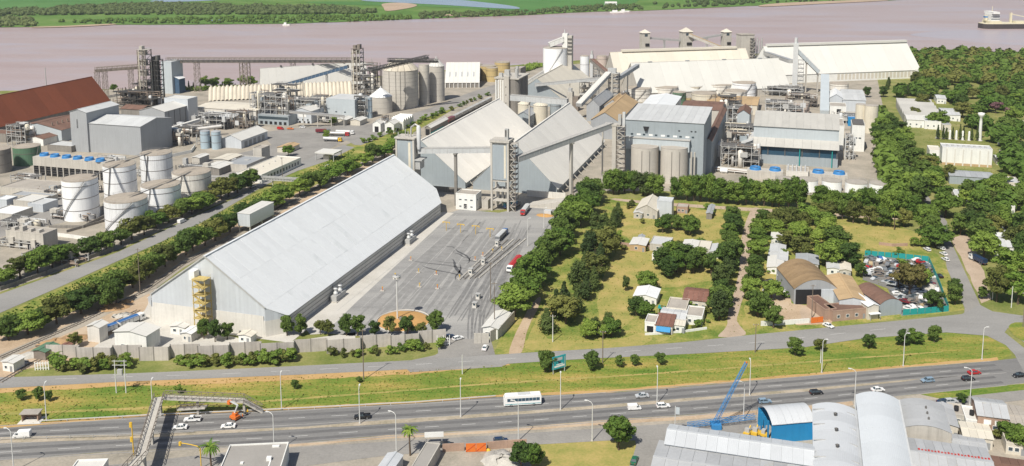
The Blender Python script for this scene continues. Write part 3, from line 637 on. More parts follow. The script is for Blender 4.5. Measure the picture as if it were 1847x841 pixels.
def crown_mesh(rd, rx, rz, zc, lobes, nleaf, leaf, spread=.55, cone=False):
 mb = MB(); L = []; spread = spread * 1.5 if not cone else spread
 for i in range(lobes):
  a = rd.uniform(0, 2 * math.pi); q = math.sqrt(rd.random()) * spread; z = rd.uniform(-.7, .95)
  if cone: q *= .45; z = -0.8 + 1.7 * i / lobes
  k = max(.2, math.sqrt(max(0, 1 - z * z * .8))) if not cone else (.95 - z) * .55
  s = rd.uniform(.17, .36) if not cone else max(.13, (.95 - z) * .36)
  L.append((Vector((math.cos(a) * q * rx * k, math.sin(a) * q * rx * k, zc + z * rz * .8)), s * rx, s * (rz * .85 if not cone else rx * 1.3)))
 if not cone: L.append((Vector((0, 0, zc)), rx * .55, rz * .58))
 for c, r1, r2 in L:      # inner mass, added to block light through the crown
  n = 7
  mb.lathe([(.01, c.z - r2*.6), (r1*.45, c.z - r2*.42), (r1*.6, c.z), (r1*.42, c.z + r2*.42), (.01, c.z + r2*.6)], n, c.x, c.y)
 per = nleaf // len(L)
 for c, r1, r2 in L:
  for i in range(per):
   d = Vector((rd.gauss(0, 1), rd.gauss(0, 1), rd.gauss(0, 1))).normalized(); rr = rd.uniform(.6, 1.18)
   p = c + Vector((d.x * r1, d.y * r1, d.z * r2)) * rr; s = leaf * rd.uniform(.6, 1.35)
   nn = (d + Vector((rd.gauss(0, .5), rd.gauss(0, .5), rd.gauss(0, .5) + .25))).normalized()
   e1 = nn.orthogonal().normalized(); e1 = Matrix.Rotation(rd.uniform(0, 6.28), 3, nn) @ e1; e2 = nn.cross(e1)
   mb.add([p - e1 * s, p + e2 * s * .7, p + e1 * s, p - e2 * s * .7], [(0, 1, 2, 3)])
 return mb
def tree_proto(kind, seed, H, rx, trunk, lobes, nleaf, leaf, mat, spread=.55, cone=False, lo=.22):
 """trunk foot at the origin, height H"""
 rd = random.Random(seed); zt = H * lo; rz = (H - zt) / 2; zc = zt + rz
 cm = crown_mesh(rd, rx, rz, zc, lobes, nleaf, leaf, spread, cone).mesh('crown_' + kind, mat)
 mb = MB().tube((0, 0, -.1), (rd.uniform(-.2, .2), rd.uniform(-.2, .2), zc), trunk, trunk * .45, 7)
 for i in range(4):
  a = rd.uniform(0, 6.28); mb.tube((0, 0, zt * .9 + i * .3), (math.cos(a) * rx * .6, math.sin(a) * rx * .6, zc + rd.uniform(-.2, .5) * rz), trunk * .5, trunk * .15, 5)
 PROTO.setdefault(kind, []).append((mb.mesh('trunk_' + kind, 'bark'), cm, H))
for i in range(4):
 tree_proto('broad', 10+i, 8.5, 4.5, .28, 30, 4200, .33, 'leaf_mid')
 tree_proto('dense', 20+i, 8.5, 3.9, .28, 28, 4000, .33, 'leaf_dark', .5, lo=.14)
for i in range(2):
 tree_proto('olive', 30+i, 8.0, 3.8, .26, 24, 3200, .32, 'leaf_olive')
 tree_proto('bright', 40+i, 8.0, 4.0, .26, 24, 3200, .32, 'leaf_bright')
 tree_proto('tall', 50+i, 13.0, 3.9, .32, 34, 4600, .35, 'leaf_mid', .5, lo=.06)
 tree_proto('oak', 60+i, 10.0, 3.2, .25, 26, 3600, .30, 'leaf_conifer', .55, lo=.1)
 tree_proto('poplar', 70+i, 13.0, 1.8, .22, 9, 1300, .34, 'leaf_conifer', .4, True, lo=.06)
 tree_proto('shrub', 80+i, 2.6, 1.7, .08, 7, 800, .22, 'leaf_mid', .6, lo=.02)
 tree_proto('shrub_olive', 84+i, 2.8, 1.5, .08, 7, 700, .22, 'leaf_olive', .6, lo=.03)
tree_proto('pink', 90, 9, 4.2, .25, 9, 2000, .4, 'leaf_pink')
tree_proto('brown', 92, 9, 4.6, .3, 11, 2400, .42, 'leaf_brown')
for i in range(3): tree_proto('conifer', 95+i, 13, 3.6, .28, 22, 3000, .36, 'leaf_conifer', .8, True, lo=.05)
TREE_N = [0]
def tree(kind, label, base, H, group=None, wide=1.0, name='tree', cat='tree'):
 tr, cm, H0 = random.choice(PROTO[kind]); s = H / H0
 p = base if isinstance(base, Vector) else G(*base)
 t = thing(name, label, cat, p, rng(0, 6.28), group); t.scale = (s * wide * rng(.85, 1.2), s * wide * rng(.85, 1.2), s * rng(.85, 1.15))
 link('trunk', tr, t); link('crown', cm, t); TREE_N[0] += 1
 return t
def row(kinds, where, group, line, n, H, jit=1.0, wide=1.0, order='from the left', noun='tree', name='tree', cat='tree', adj=''):
 """trees along a measured polyline, evenly spaced on the ground"""
 pts = [G(*p) for p in line]; seg = [(pts[i+1] - pts[i]).length for i in range(len(pts) - 1)]; tot = sum(seg)
 for i in range(n):
  s = tot * (i + .5) / n + rng(-.2, .2) * tot / n; k = 0
  while k < len(seg) - 1 and s > seg[k]: s -= seg[k]; k += 1
  p = pts[k].lerp(pts[k+1], min(1, s / seg[k])) + Vector((rng(-jit, jit), rng(-jit, jit), 0))
  tree(random.choice(kinds), f'{adj}{nth(i)} {noun} {order} in {where}', p, rng(*H), group, wide, name, cat)
def grove(kinds, where, group, poly, n, H, wide=1.0, mind=4.0, noun='tree', name='tree', cat='tree'):
 """individual trees scattered in a measured area, labelled by their order from the left"""
 P = [G(*p) for p in poly]; xs = [p.x for p in P]; ys = [p.y for p in P]; out = []; tries = 0
 def inside(x, y):
  c = False
  for i in range(len(P)):
   a, b = P[i], P[i-1]
   if (a.y > y) != (b.y > y) and x < (b.x - a.x) * (y - a.y) / (b.y - a.y) + a.x: c = not c
  return c
 while len(out) < n and tries < 4000:
  tries += 1; x, y = rng(min(xs), max(xs)), rng(min(ys), max(ys))
  if inside(x, y) and all((x - q.x) ** 2 + (y - q.y) ** 2 > mind ** 2 for q in out): out.append(Vector((x, y, 0)))
 out.sort(key=lambda p: PX(p)[0])
 for i, p in enumerate(out): tree(random.choice(kinds), f'{nth(i)} {noun} from the left in {where}', p, rng(*H), group, wide, name, cat)
def palm(label, base, H, fr=2.6, name='palm_tree'):
 t = thing(name, label, 'palm tree', G(*base), rng(0, 6)); MB().tube((0,0,0), (.2,.1,H), .28, .2, 9).obj('trunk', 'bark', t)
 rd = random.Random(int(H * 100)); me = []
 for k in range(2):
  mb = MB(); pts = []
  for j in range(8):
   q = j / 7; pts.append(Vector((fr * q, 0, fr * (.55 * q - .95 * q * q) * (1 if k else 1.5))))
  for j in range(7):
   w0 = .5 * (1 - (j / 7) ** 2) + .05; w1 = .5 * (1 - ((j + 1) / 7) ** 2) + .05; a, b = pts[j], pts[j+1]
   for s in (-1, 1):
    mb.add([a, a + Vector((.25, s * w0, -.25 * w0)), b + Vector((.15, s * w1, -.25 * w1)), b], [(0, 1, 2, 3)])
  me.append(mb.mesh('frond', 'leaf_bright'))
 for i in range(26):
  o = link('frond', me[i % 2], t, (.2, .1, H), i * 2.39); o.rotation_euler = (0, rd.uniform(-.75, .45), i * 2.39); s = rd.uniform(.8, 1.1); o.scale = (s, s, s)
 return t
# ================================================================ central plant
O0 = G(275, 581)
def W(u, v, z=0.0): p = O0 + U * u + V * v; return Vector((p.x, p.y, z))
def UVZ(x, y, z): p = G(x, y, z) - O0; return (p.dot(U), p.dot(V))
sheet('loading_apron', [W(30,-2), W(61.5,-2), W(61.5,168), W(30,168)], Z3 - .004, 'g_apron', world=True)
# ---- long warehouse: octagonal plan, clipped gables
t = thing('storage_warehouse', 'long pale grey metal storage warehouse with clipped corners beside the truck yard', 'warehouse', W(0, 0))
L_, ZR, ZG, ZE, EX, CH = 172.0, 28.9, 11.3, 7.1, 6.0, 5.6
plan = [(0,0),(50,0),(56,CH),(56,L_-CH-4),(50,L_),(0,L_),(-6,L_-CH),(-6,CH)]
MB().prism(plan, 0, 6.2).obj('concrete_wall', 'concrete_pale', t)
mb = MB(); ins = .25
mb.add([(.0,ins,6.2),(50,ins,6.2),(50,ins,ZG),(25,ins,ZR),(0,ins,ZG)], [(0,1,2,3,4)])
mb.obj('gable_cladding', 'wall_metalpale', t)
MB().add([(.0,L_-ins,6.2),(50,L_-ins,6.2),(50,L_-ins,ZG),(25,L_-ins,ZR),(0,L_-ins,ZG)], [(4,3,2,1,0)]).obj('gable_cladding', 'wall_metalpale', t)
MB().box(.6, -.1, 0, 49.4, -.003, 8.2).obj('gable_plinth', 'concrete_pale', t)
for a, b, zb in (((50,0),(56,CH),0), ((56,L_-CH-4),(50,L_),1), ((-6,CH),(0,0),0), ((0,L_),(-6,L_-CH),1)):
 za, zc = (ZG, ZE) if (a in ((50,0),(0,L_))) else (ZE, ZG)
 MB().add([(*a,6.2),(*b,6.2),(*b,zc),(*a,za)], [(0,1,2,3)]).obj('corner_cladding', 'wall_metalpale', t)
MB().box(55.3, CH, 6.2, 55.6, L_-CH-4, 7.0).obj('vent_slot', 'opening', t)
for k in range(3): MB().box(56.002, CH + .5, 1.4 + 1.7 * k, 56.09, L_-CH-4.5, 1.55 + 1.7 * k).obj('wall_string_course', 'concrete_dark', t)
for s, nn in ((1, 46), (0, 23)):
 x0, x1, xr = (56.6, 50.0, 25.0) if s else (-6.6, 0.0, 25.0); ze = ZE - .25
 def q(x): return ZR + .15 - (x - 25) * .7 * (1 if s else -1)
 if s:
  roof_panels(t, 'roof_panel', 'roof_pale_y', (x1, 0, q(x1)), (x1, L_, q(x1)), (xr, 0, q(xr)), (xr, L_, q(xr)), nn, rows=2, lift=.07)
  roof_panels(t, 'eave_panel', 'roof_pale_y', (x0, CH, q(x0)), (x0, L_-CH-4, q(x0)), (x1, CH, q(x1)), (x1, L_-CH-4, q(x1)), 44, lift=.05)
  for ya, yb in ((CH, 0), (L_-CH-4, L_)):
   P3 = [(x0, ya, q(x0)), (x1, ya, q(x1)), (x1, yb, q(x1))]
   MB().add(P3 + [(a, b, c - .15) for a, b, c in P3], [(0,1,2) if yb > ya else (2,1,0), (3,4,5) if yb < ya else (5,4,3), (0,2,5,3)]).obj('corner_roof', 'roof_pale_y', t)
 else:
  roof_panels(t, 'roof_panel', 'roof_pale_y', (x1, L_, q(x1)), (x1, 0, q(x1)), (xr, L_, q(xr)), (xr, 0, q(xr)), nn, rows=1, lift=.05)
  roof_panels(t, 'eave_panel', 'roof_pale_y', (x0, L_-CH, q(x0)), (x0, CH, q(x0)), (x1, L_-CH, q(x1)), (x1, CH, q(x1)), 22, lift=.05)
MB().box(24.5, -.2, ZR + .05, 25.5, L_ + .2, ZR + .38).obj('ridge_cap', 'roof_pale_y', t)
mb = MB(); mb.bar((-.2,-.15,ZG+.15),(25,-.15,ZR+.2),.25,.5); mb.bar((25,-.15,ZR+.2),(50.2,-.15,ZG+.15),.25,.5); mb.obj('gable_trim', 'steel_grey', t)
MB().box(33, -.22, 0, 34.2, -.1, 2.2).obj('door', 'door_grey', t)
t = thing('stair_tower', 'yellow zigzag steel stair tower against the warehouse gable', 'stair tower', W(22.6, -4.6))
stair_block(t, 0, 0, 5.2, 3.6, 21.5, 7, 'stair_yellow', 'stair_yellow')
MB().box(-2.4, 1.2, 20.5, 0, 4.2, 24).obj('hatch_room', 'frame_white', t)
for k, (px, py, d) in enumerate(((616, 540, 'nearer'), (744, 438, 'farther'))):
 u_, v_ = UVZ(px, py, 0); t = thing('blower_unit', f'{d} pale twin-fan blower unit beside the warehouse side wall', 'blower', W(56.8, v_ - 4), group='blowers along the warehouse')
 MB().box(.2, 0, .4, 3.0, 8.5, 2.6).obj('casing', 'steel_grey', t); MB().box(.1, -.6, 0, 3.4, 9.4, .4).obj('plinth', 'concrete', t)
 for j in (2.2, 6.0): MB().lathe([(.01,2.6),(.95,2.6),(.95,3.6),(.6,3.7),(.6,4.9),(.9,5.0),(.9,5.3),(.01,5.35)], 14, 1.6, j).obj('fan_housing', 'steel_pale', t)
 MB().tube((1.6, 4.1, 2.2), (-.6, 4.1, 5.5), .35, n=9).obj('duct', 'pipe_silver', t)
o, w_, d_ = frame3((428.3,384.6), (448.8,387.4), (501,365.5), 10)
t = thing('raised_box', 'raised white metal box room on posts left of the warehouse roof', 'box room', o)
MB().box(0, 0, 3.4, w_, d_, 9.9).obj('wall', 'wall_metalpale', t); roof_panels(t, 'roof_panel', 'roof_white', (-.2,-.2,10.1), (-.2+w_+.4,-.2,10.1), (-.2,d_+.2,10.1), (w_+.2,d_+.2,10.1), 3)
for x in (.4, w_ - .4):
 for y in (.5, d_ / 2, d_ - .5): MB().box(x - .25, y - .25, 0, x + .25, y + .25, 3.4).obj('leg', 'concrete', t)
# ---- elevator towers in the row behind the warehouse
t = thing('elevator_tower', 'concrete elevator tower with blue panel at the far end of the long warehouse', 'tower', W(24.2, 176), group='grain elevator towers'); w_, d_, h_ = 11.2, 9.0, 37.4
mb = MB()
for x in (0, w_ - 1.0):
 for y in (0, d_ - 1.0): mb.box(x, y, 0, x + 1.0, y + 1.0, h_)
mb.obj('corner_column', 'concrete', t); MB().box(.9, .25, 12, w_ - .9, .9, h_ - 1.2).obj('blue_panel', 'wall_bluegrey', t); MB().box(.2, .95, 8, w_ - .2, d_ - .3, h_ - .3).obj('shaft', 'concrete', t)
MB().box(w_ * .68, .1, 14, w_ * .8, .246, h_ - 2).obj('yellow_strip', 'tank_cream', t)
MB().box(-.5, -.5, h_, w_ + .5, d_ + .5, h_ + .7).obj('roof', 'concrete', t)
for x, y, hh in ((1, 2, 3.2), (4, 5, 4.5), (6.5, 3, 3.8)): MB().tube((x, y, h_ + .7), (x, y, h_ + hh), .3, n=8).obj('vent_pipe', 'pipe_silver', t)
MB().lathe([(.9, h_ - 6), (1.2, h_ - 4), (1.2, h_ + 6.5), (.5, h_ + 7.5), (.01, h_ + 7.5)], 14, w_ + 1.6, 3).obj('cyclone', 'steel_pale', t)
mb = MB(); pp = [(w_ + 1.6, 3, h_ + 7), (w_ - .5, 3, h_ + 8), (w_ - 3, 3.4, h_ + 6), (w_ - 3.5, 3.6, h_ + .7)]
for a, b in zip(pp, pp[1:]): mb.tube(a, b, .5, n=9)
mb.obj('duct', 'pipe_silver', t); MB().box(w_, 0, h_ - 12, w_ + 4.4, d_ - 1, h_ - 11.4).obj('platform', 'steel_grey', t); MB().box(w_, .8, h_ - 17, w_ + 3, d_ - 2, h_ - 12).obj('transfer_room', 'steel_grey', t)
t = thing('elevator_tower', 'tall concrete elevator tower with blue panel and side stairs beside the truck yard', 'tower', W(79.1, 178), group='grain elevator towers'); w_, d_, h_ = 10.4, 9.0, 38.2
for x in (0, w_ - 1.1):
 for y in (0, d_ - 1.0): MB().box(x, y, 0, x + 1.1, y + 1.0, h_).obj('corner_column', 'concrete', t)
MB().box(1.1, .2, 17.5, w_ - 1.1, .8, h_ - 1.4).obj('blue_panel', 'wall_bluegrey', t); MB().box(w_ * .74, .1, 18.5, w_ * .84, .197, h_ - 1.5).obj('yellow_strip', 'tank_cream', t)
MB().box(.3, .85, 17, w_ - .3, d_ - .3, h_ - .2).obj('shaft', 'concrete', t)
for z in (5.5, 11, 16.4): MB().box(.2, .3, z, w_ - .2, d_ - .2, z + .6).obj('floor_beam', 'concrete', t)
MB().box(-.3, -.3, h_, w_ + .3, d_ + .3, h_ + 1.1).obj('roof', 'concrete', t)
for k in range(9): MB().box(.2 + k * 1.15, -.2, h_ + 1.1, .4 + k * 1.15, 0, h_ + 2).obj('rail_post', 'steel_grey', t)
MB().box(7.2, 3, h_ + 1.1, 9.2, 5, h_ + 7).obj('head_pulley_housing', 'steel_grey', t); MB().box(7.5, 2.7, h_ + 3, 8.2, 2.95, h_ + 6.5).obj('louvre', 'steel_dark', t)
for x, r, z in ((2.8, .9, 13), (5.6, .8, 12), (7.6, .6, 15)): MB().lathe([(.3, 2), (r, 4), (r, z), (.2, z + 1)], 12, x, 4.5).obj('spout', 'pipe_silver', t)
stair_block(t, w_ + .3, 1.5, 2.9, 5.5, 37.5, 13, 'steel_rusty', 'concrete')
t = thing('elevator_tower', 'concrete transfer tower with zigzag stairs left of the two concrete silos', 'tower', W(131, 254), group='grain elevator towers'); h_ = 36.0
MB().box(0, 0, 0, 2.4, 4.5, h_ - 1).obj('shaft', 'concrete', t); MB().box(-5.0, -.2, h_ - 1, 4.8, 5.5, h_ - .1).obj('platform', 'concrete', t); stair_block(t, 2.9, .2, 4.6, 4.2, 35, 12, 'steel_rusty', 'concrete')
MB().box(3.4, .8, h_ - .1, 5.2, 3, h_ + 6).obj('elevator_head', 'steel_grey', t); MB().box(6, 1, h_ - 1, 7.6, 3, h_ + 7.5).obj('elevator_head', 'steel_pale', t)
MB().box(-6.4, .5, 0, -5.6, 1.4, h_ - 1).obj('leg', 'concrete', t)
# ---- galleries linking them
gallery('conveyor_gallery', 'grey conveyor gallery between the two blue-panelled elevator towers', W(36, 181, 28.6), W(79, 183, 31.4), 3.0, 2.8, legs=(.5,), legw=1.5, legmat='concrete_dark')
gallery('conveyor_gallery', 'long grey conveyor gallery climbing from the tower past the right pyramid-roofed store', W(92.6, 183, 27.0), W(130, 256, 33.6), 3.2, 3.0, legs=(.55,), legw=1.6)
# ---- the two big A-frame stores
def aframe(label, u0, u1, v0, v1, he, hr, n=20, lean=0, roof='roof_tent'):
 w_, d_ = u1 - u0, v1 - v0; t = thing('grain_store', label, 'grain store', W(u0, v0), group='A-frame grain stores')
 gable_body(t, w_, d_, he, hr - he, 'v', 'wall_bluegrey'); z = he + .15; rs = hr - he
 roof_panels(t, 'roof_panel', roof, (w_ + .8,-.3,z-.6), (w_ + .8,d_+.3,z-.6), (w_/2,-.3,z+rs), (w_/2,d_+.3,z+rs), n, lift=.05)
 roof_panels(t, 'roof_panel', roof, (-.8,d_+.3,z-.6), (-.8,-.3,z-.6), (w_/2,d_+.3,z+rs), (w_/2,-.3,z+rs), n // 2, lift=.05)
 MB().box(w_/2-.5, -.3, z+rs-.1, w_/2+.5, d_+.3, z+rs+.25).obj('ridge_cap', roof, t)
 for i in range(12):
  y = d_ * (i + .5) / 12
  MB().bar((w_ + .6, y, he - 1.2), (w_ + 3.6, y, 0), .45).obj('buttress', 'concrete', t)
 return t
aframe('left of the two large white A-frame grain stores, behind the warehouse', -5.2, 50.5, 216, 366, 4.2, 27.6)
t = aframe('right of the two large cream A-frame grain stores, below the climbing gallery', 55.2, 106.4, 216.6, 350, 4.2, 30.0)
def low_wall(name, label, u0, v0, u1, v1, h, mat='concrete', th=.3, n=6):
 a = W(u0, v0); b = W(u1, v1); d = b - a; t = thing(name, label, 'wall', a, math.atan2(d.y, d.x)); Lx = d.length
 for i in range(n): MB().box(Lx*i/n + .03, -th/2, 0, Lx*(i+1)/n - .03, th/2, h).obj('wall_panel', mat, t)
 return t
low_wall('retaining_wall', 'low grey concrete wall in front of the left A-frame store', 0, 206, 52, 206, 3.2, 'concrete_dark', .4, 10)
low_wall('retaining_wall', 'low cream concrete wall in front of the right A-frame store', 90, 211, 113, 211, 3.6, 'concrete_pale', .4, 6)
t = thing('loading_ramp', 'sloped concrete ramp wall at the foot of the right A-frame store', 'ramp', W(96, 190)); MB().add([(0,0,0),(20,0,0),(20,9,0),(0,9,0),(0,0,.5),(20,0,4.6),(20,9,4.6),(0,9,.5)], [(3,2,1,0),(4,5,6,7),(0,1,5,4),(1,2,6,5),(2,3,7,6),(3,0,4,7)]).obj('ramp', 'concrete', t)
MB().box(0, -.4, 0, 20, -.003, .4).obj('kerb', 'kerb', t)
t, w_, d_ = shed('control_house', 'white two-storey control house left of the elevator tower foot', 'building', (822,350), (859,352.5), (868,345), 8.6, 0, wall='wall_white', roof='roof_concrete')
win_row(t, 'f', 1, w_ - 1, 3, 5.4, 1.5, .7, w_, d_); win_row(t, 'f', 1, w_ - 1, 3, 1.6, 1.3, .7, w_, d_); opening(t, 'f', w_ * .4, .8, 1.7, 2.6, w_, d_, 'door', 'opening', 'wall_white', .25); win_row(t, 'r', .5, d_ - .5, 2, 5.2, 1.2, .8, w_, d_)
t, w_, d_ = shed('pump_house', 'small cream concrete annex right of the white control house', 'building', (869,362), (880,363), (884,357), 4.5, 0, wall='concrete', roof='roof_concrete')
# ---- blue-grey mill building with two silos in front
o, w_, d_ = frame3((1128,216), (1269.5,224.6), (1271,197), 36.0)
t = thing('mill_building', 'large blue-grey metal mill building behind two concrete silos', 'mill', o); h_ = 36
MB().box(0, 0, 0, w_, d_, h_).obj('wall', 'wall_bluegrey', t); roof_panels(t, 'roof_panel', 'roof_midgrey', (-.5,-.5,h_+.2), (w_+.5,-.5,h_+.2), (-.5,d_+.5,h_+1.6), (w_+.5,d_+.5,h_+1.6), 12)
mb = MB().box(-1.5, -3.2, h_ - 17.5, w_ * .83, -.1, h_ - 10.5).obj('silo_top_gallery', 'wall_paleblue', t); MB().box(-1.7, -3.6, h_ - 10.5, w_ * .84, -.003, h_ - 10.1).obj('gallery_roof', 'gallery_top', t)
for i in range(11): opening(t, 'f', 3.5 + i * (w_ - 7) / 11, h_ - 9.3, 2.4 if i % 2 else 1.5, 1.1, w_, d_, mat='frame_white' if i % 2 else 'window_glass', frame=None)
for x in (.68, .835, .885): opening(t, 'f', w_ * x, h_ - 5.6, 1.1, .8, w_, d_, mat='opening', frame=None)
t2 = MB().add([(w_*.23,-.1,h_-3.6),(w_*.31,-.1,h_-3.6),(w_*.285,-1.4,h_-6.2),(w_*.255,-1.4,h_-6.2),(w_*.255,-.1,h_-6.2),(w_*.285,-.1,h_-6.2)], [(0,3,2,1),(0,4,3),(1,2,5),(3,4,5,2),(0,1,5,4)]).obj('exhaust_hood', 'opening', t)
for x in (.86, .90): MB().tube((w_ * x, -3.5, 0), (w_ * x, -3.5, 19), .55, n=9).obj('duct', 'concrete', t)
for nme, xl, xr, yt, nb in (('left', 1138.6, 1187.8, 263, 0), ('right', 1192, 1241, 264.5, 0)):
 s = tank('concrete_silo', f'{nme} of the two beige concrete silos in front of the blue-grey mill', xl, xr, yt, 21.5, 'concrete_silo', 'roof_concrete', 0, .6, 'silo', 'mill silos', rail=False, hoops=4, bandmat='concrete_silo')
 p = s.location; r_ = (xr - xl) / 2 / 2.86
 for a in (-1.35, -1.9): MB().bar((r_ * math.cos(a) * 1.005, r_ * math.sin(a) * 1.005, 0), (r_ * math.cos(a) * 1.005, r_ * math.sin(a) * 1.005, 20), .25).obj('seam', 'concrete_dark', s)
t, w_, d_ = shed('process_hall', 'brown-roofed process hall running back from the right side of the mill', 'hall', (1272,254), (1283,256), (1298,196), 21, 1.5, 'v', 'wall_bluegrey', 'roof_rustbrown', 10)
# ---- storage sheds by the river (own heading)
G2 = R(13.4)
def pitch(A, C, h, g):     # apex height so that apex pixel lies over the same end of the building
 u = Vector((math.cos(g), math.sin(g), 0)); e = flat(G(*A, h)).dot(u); lo, hi = h, 120
 up = flat(G(*C, hi)).dot(u) > flat(G(*C, lo)).dot(u)
 for _ in range(40):
  m = (lo + hi) / 2
  if (flat(G(*C, m)).dot(u) > e) == up: hi = m
  else: lo = m
 return lo
def river_shed(label, A, B, apexR, h, roof, wall, n, monitor=None, g=G2, hr=None, name='storage_shed'):
 u = Vector((math.cos(g), math.sin(g), 0)); v = Vector((-math.sin(g), math.cos(g), 0))
 hr = hr or pitch(B, apexR, h, g); o = flat(G(*A, h)); b = flat(G(*B, h)); o = b - u * (b - o).dot(u)
 w_ = (b - o).dot(u); half = (flat(G(*apexR, hr)) - b).dot(v); d_ = 2 * half
 t = thing(name, label, 'storage shed', o, g); box_shed(t, w_, d_, h, hr - h, 'u', wall, roof, n, 1, .6)
 if monitor:
  a0, a1 = monitor; MB().box(w_*a0, d_/2 - 2.2, hr + .1, w_*a1, d_/2 + 2.2, hr + 2.4).obj('roof_monitor', roof, t)
 return t, w_, d_, hr
t, w_, d_, hr = river_shed('white riverside storage shed with long ridge monitor and white column wall', (1400,136), (1660,125.6), (1634,76), 9, 'roof_white', 'wall_white', 16, (.02, 1.0))
for i in range(22): opening(t, 'f', w_ * .42 + i * w_ * .026, 1.5, w_ * .017, 6, w_, d_, 'wall_bay', 'wall_cream', None)
t, w_, d_, hr = river_shed('cream-roofed storage shed behind the pale shed, with flat ridge monitor', (1108,132), (1356,124), (1344,87), 7, 'roof_cream', 'concrete', 18, (.08, .93))
t, w_, d_, hr = river_shed('pale grey storage shed with light stripes behind the tank row', (1158,170), (1424.6,157), (1403,105), 7, 'roof_shedpale', 'concrete', 16)
for i in (4, 8, 12):
 z0 = 7.4; MB().slab((w_*i/16 - .5, -.7, z0 - .2), (w_*i/16 + .5, -.7, z0 - .2), (w_*i/16 + .5, d_/2, hr + .36), (w_*i/16 - .5, d_/2, hr + .36), .1).obj('light_strip', 'roof_white', t)
for i in (2, 6, 10, 14): MB().box(w_*i/16 - 2, d_/2 - .6, hr + .1, w_*i/16 + 2, d_/2 + .6, hr + .9).obj('ridge_vent', 'roof_grey', t)
t, w_, d_ = shed('loading_house', 'white end house at the right end of the white riverside shed', 'building', (1660,128), (1672,127), (1674,120), 9, 0, wall='wall_white', roof='roof_midgrey', g=G2)
for nme, xl, xr, ye, yb in (('leftmost', 1155, 1169.7, 59, 106), ('middle', 1227, 1245.5, 57, 104), ('rightmost', 1301.7, 1316, 57.5, 102)):
 p = G((xl + xr) / 2, yb); h_ = HT((xl + xr) / 2, yb, ye); w_ = (xr - xl) * math.hypot(p.y, 150) / FPX
 t = thing('shiploader_tower', f'{nme} of the three grey loader towers with pyramid roofs on the river bank', 'tower', p, G2, 'river loader towers')
 MB().box(-w_/2, -w_/2, 0, w_/2, w_/2, h_).obj('shaft', 'concrete', t); e = w_/2 + .8
 for i in range(4):
  o2 = MB().add([(-e,-e,h_),(e,-e,h_),(0,0,h_+w_*.42)], [(0,1,2)]).obj('roof_face', 'roof_cream', t); o2.rotation_euler = (0,0,i*math.pi/2)
 MB().box(-e, -e, h_ - .25, e, e, h_ - .02).obj('eave', 'concrete_dark', t); MB().box(-w_*.2, -w_/2 - .06, h_ * .86, w_*.2, -w_/2 + .1, h_ * .95).obj('window', 'window_glass', t); MB().box(-w_*.1, -w_/2 - .8, h_ * .5, w_*.4, -w_/2 + .1, h_ * .6).obj('spout', 'opening', t)
A_ = G(1162,106); B_ = G(1236,104); C_ = G(1309,102)
gallery('loader_conveyor', 'thin open conveyor sagging between the leftmost and middle loader towers', (A_.x+4, A_.y, 24), (B_.x-6, B_.y, 20), 2.2, 2.2, open_=True, legs=(.5,), legmat='lattice', legw=1.2, steel='steel_grey')
gallery('loader_conveyor', 'thin open conveyor between the middle and rightmost loader towers', (B_.x+6, B_.y, 20), (C_.x-4, C_.y, 26), 2.2, 2.2, open_=True, legs=(.5,), legmat='lattice', legw=1.2, steel='steel_grey')
gallery('loader_conveyor', 'tan roofed conveyor sloping down right from the middle loader tower', (B_.x+3, B_.y-6, 27), (B_.x+42, B_.y-22, 12), 4, 3.2, 'concrete', 'roof_tan')
p = G(1336, 108); t = thing('head_house', 'square grey head house on columns right of the loader towers', 'tower', p, G2); h_ = HT(1336, 108, 64)
MB().box(0, 0, 0, 17, 14, h_).obj('shaft', 'concrete', t); MB().box(-.5,-.5,h_,17.5,14.5,h_+1).obj('roof', 'roof_concrete', t); stair_block(t, 11.5, -4, 5, 3.4, h_ - 3, 7, 'steel_dark', 'concrete')
for k in range(4): MB().tube((20 + k*3.0, 4, 0), (20 + k*3.0, 4, h_ * (.86 if k % 2 else .75)), .9, n=10).obj('elevator_leg', 'steel_grey', t)
# ---- tank farm behind the mill
TF = [(1128.5,1174.4,158.5,11,'tank_grubby','leftmost, streaked tank of the back row behind the mill'), (1178.5,1223,156.5,11,'tank_grubby','second grubby tank in the back row behind the mill'), (1225,1271,154,10,'tank_cream','third, cream tank in the back row behind the mill'),
      (1275,1319,151.5,11,'tank_grubby','fourth tank in the back row behind the mill'), (1321,1363,148.5,13,'tank_white','rightmost, tallest tank of the back row under the pale shed'), (1213,1237.5,166,11,'tank_green','small grey-green tank between the two tank rows'), (1247.5,1292,167.5,13,'tank_cream','large pale tank at the left of the front tank row'), (1307,1347,163.5,10,'tank_grubby','low tank right of the large pale front tank'), (1236,1250,176,6,'tank_yellow','small yellow tank beside the large pale front tank')]
for xl, xr, yt, h_, mt, lb in TF: tank('storage_tank', lb, xl, xr, yt, h_, mt, 'tank_top', 3, .8, group='storage tanks behind the mill', n=32, ladder=(-1.9, -1.1))
tank('storage_tank', 'pale pink tank among pipework behind the right hall', 1430, 1460, 184, 10, 'tank_pink', 'tank_top', 2, .6, ladder=(-1.5, -.7))
tank('storage_tank', 'pale tank in front of the white riverside shed', 1497, 1530, 150.5, 9, 'tank_grubby', 'tank_top', 2, .6)
for q, (a, b) in enumerate(((1544, 1562), (1560, 1584))): tank('beige_silo', ('narrower left' if not q else 'wider right') + ' beige concrete silo at the plant\'s right corner', a, b, 190 if q else 188, 21, 'tank_cream', 'roof_concrete', 0, .5, 'silo', 'twin beige silos', rail=False, hoops=0)
def S(name, label, A, B, C, h, **k): return shed(name, label, k.pop('cat', 'shed'), A, B, C, h, **k)
S('flat_shed', 'tan flat-roofed shed in front of the tank rows', (1274,186), (1366,190), (1364,175), 8, rise=1.2, ridge='u', wall='wall_cream', roof='roof_tan', n=8)
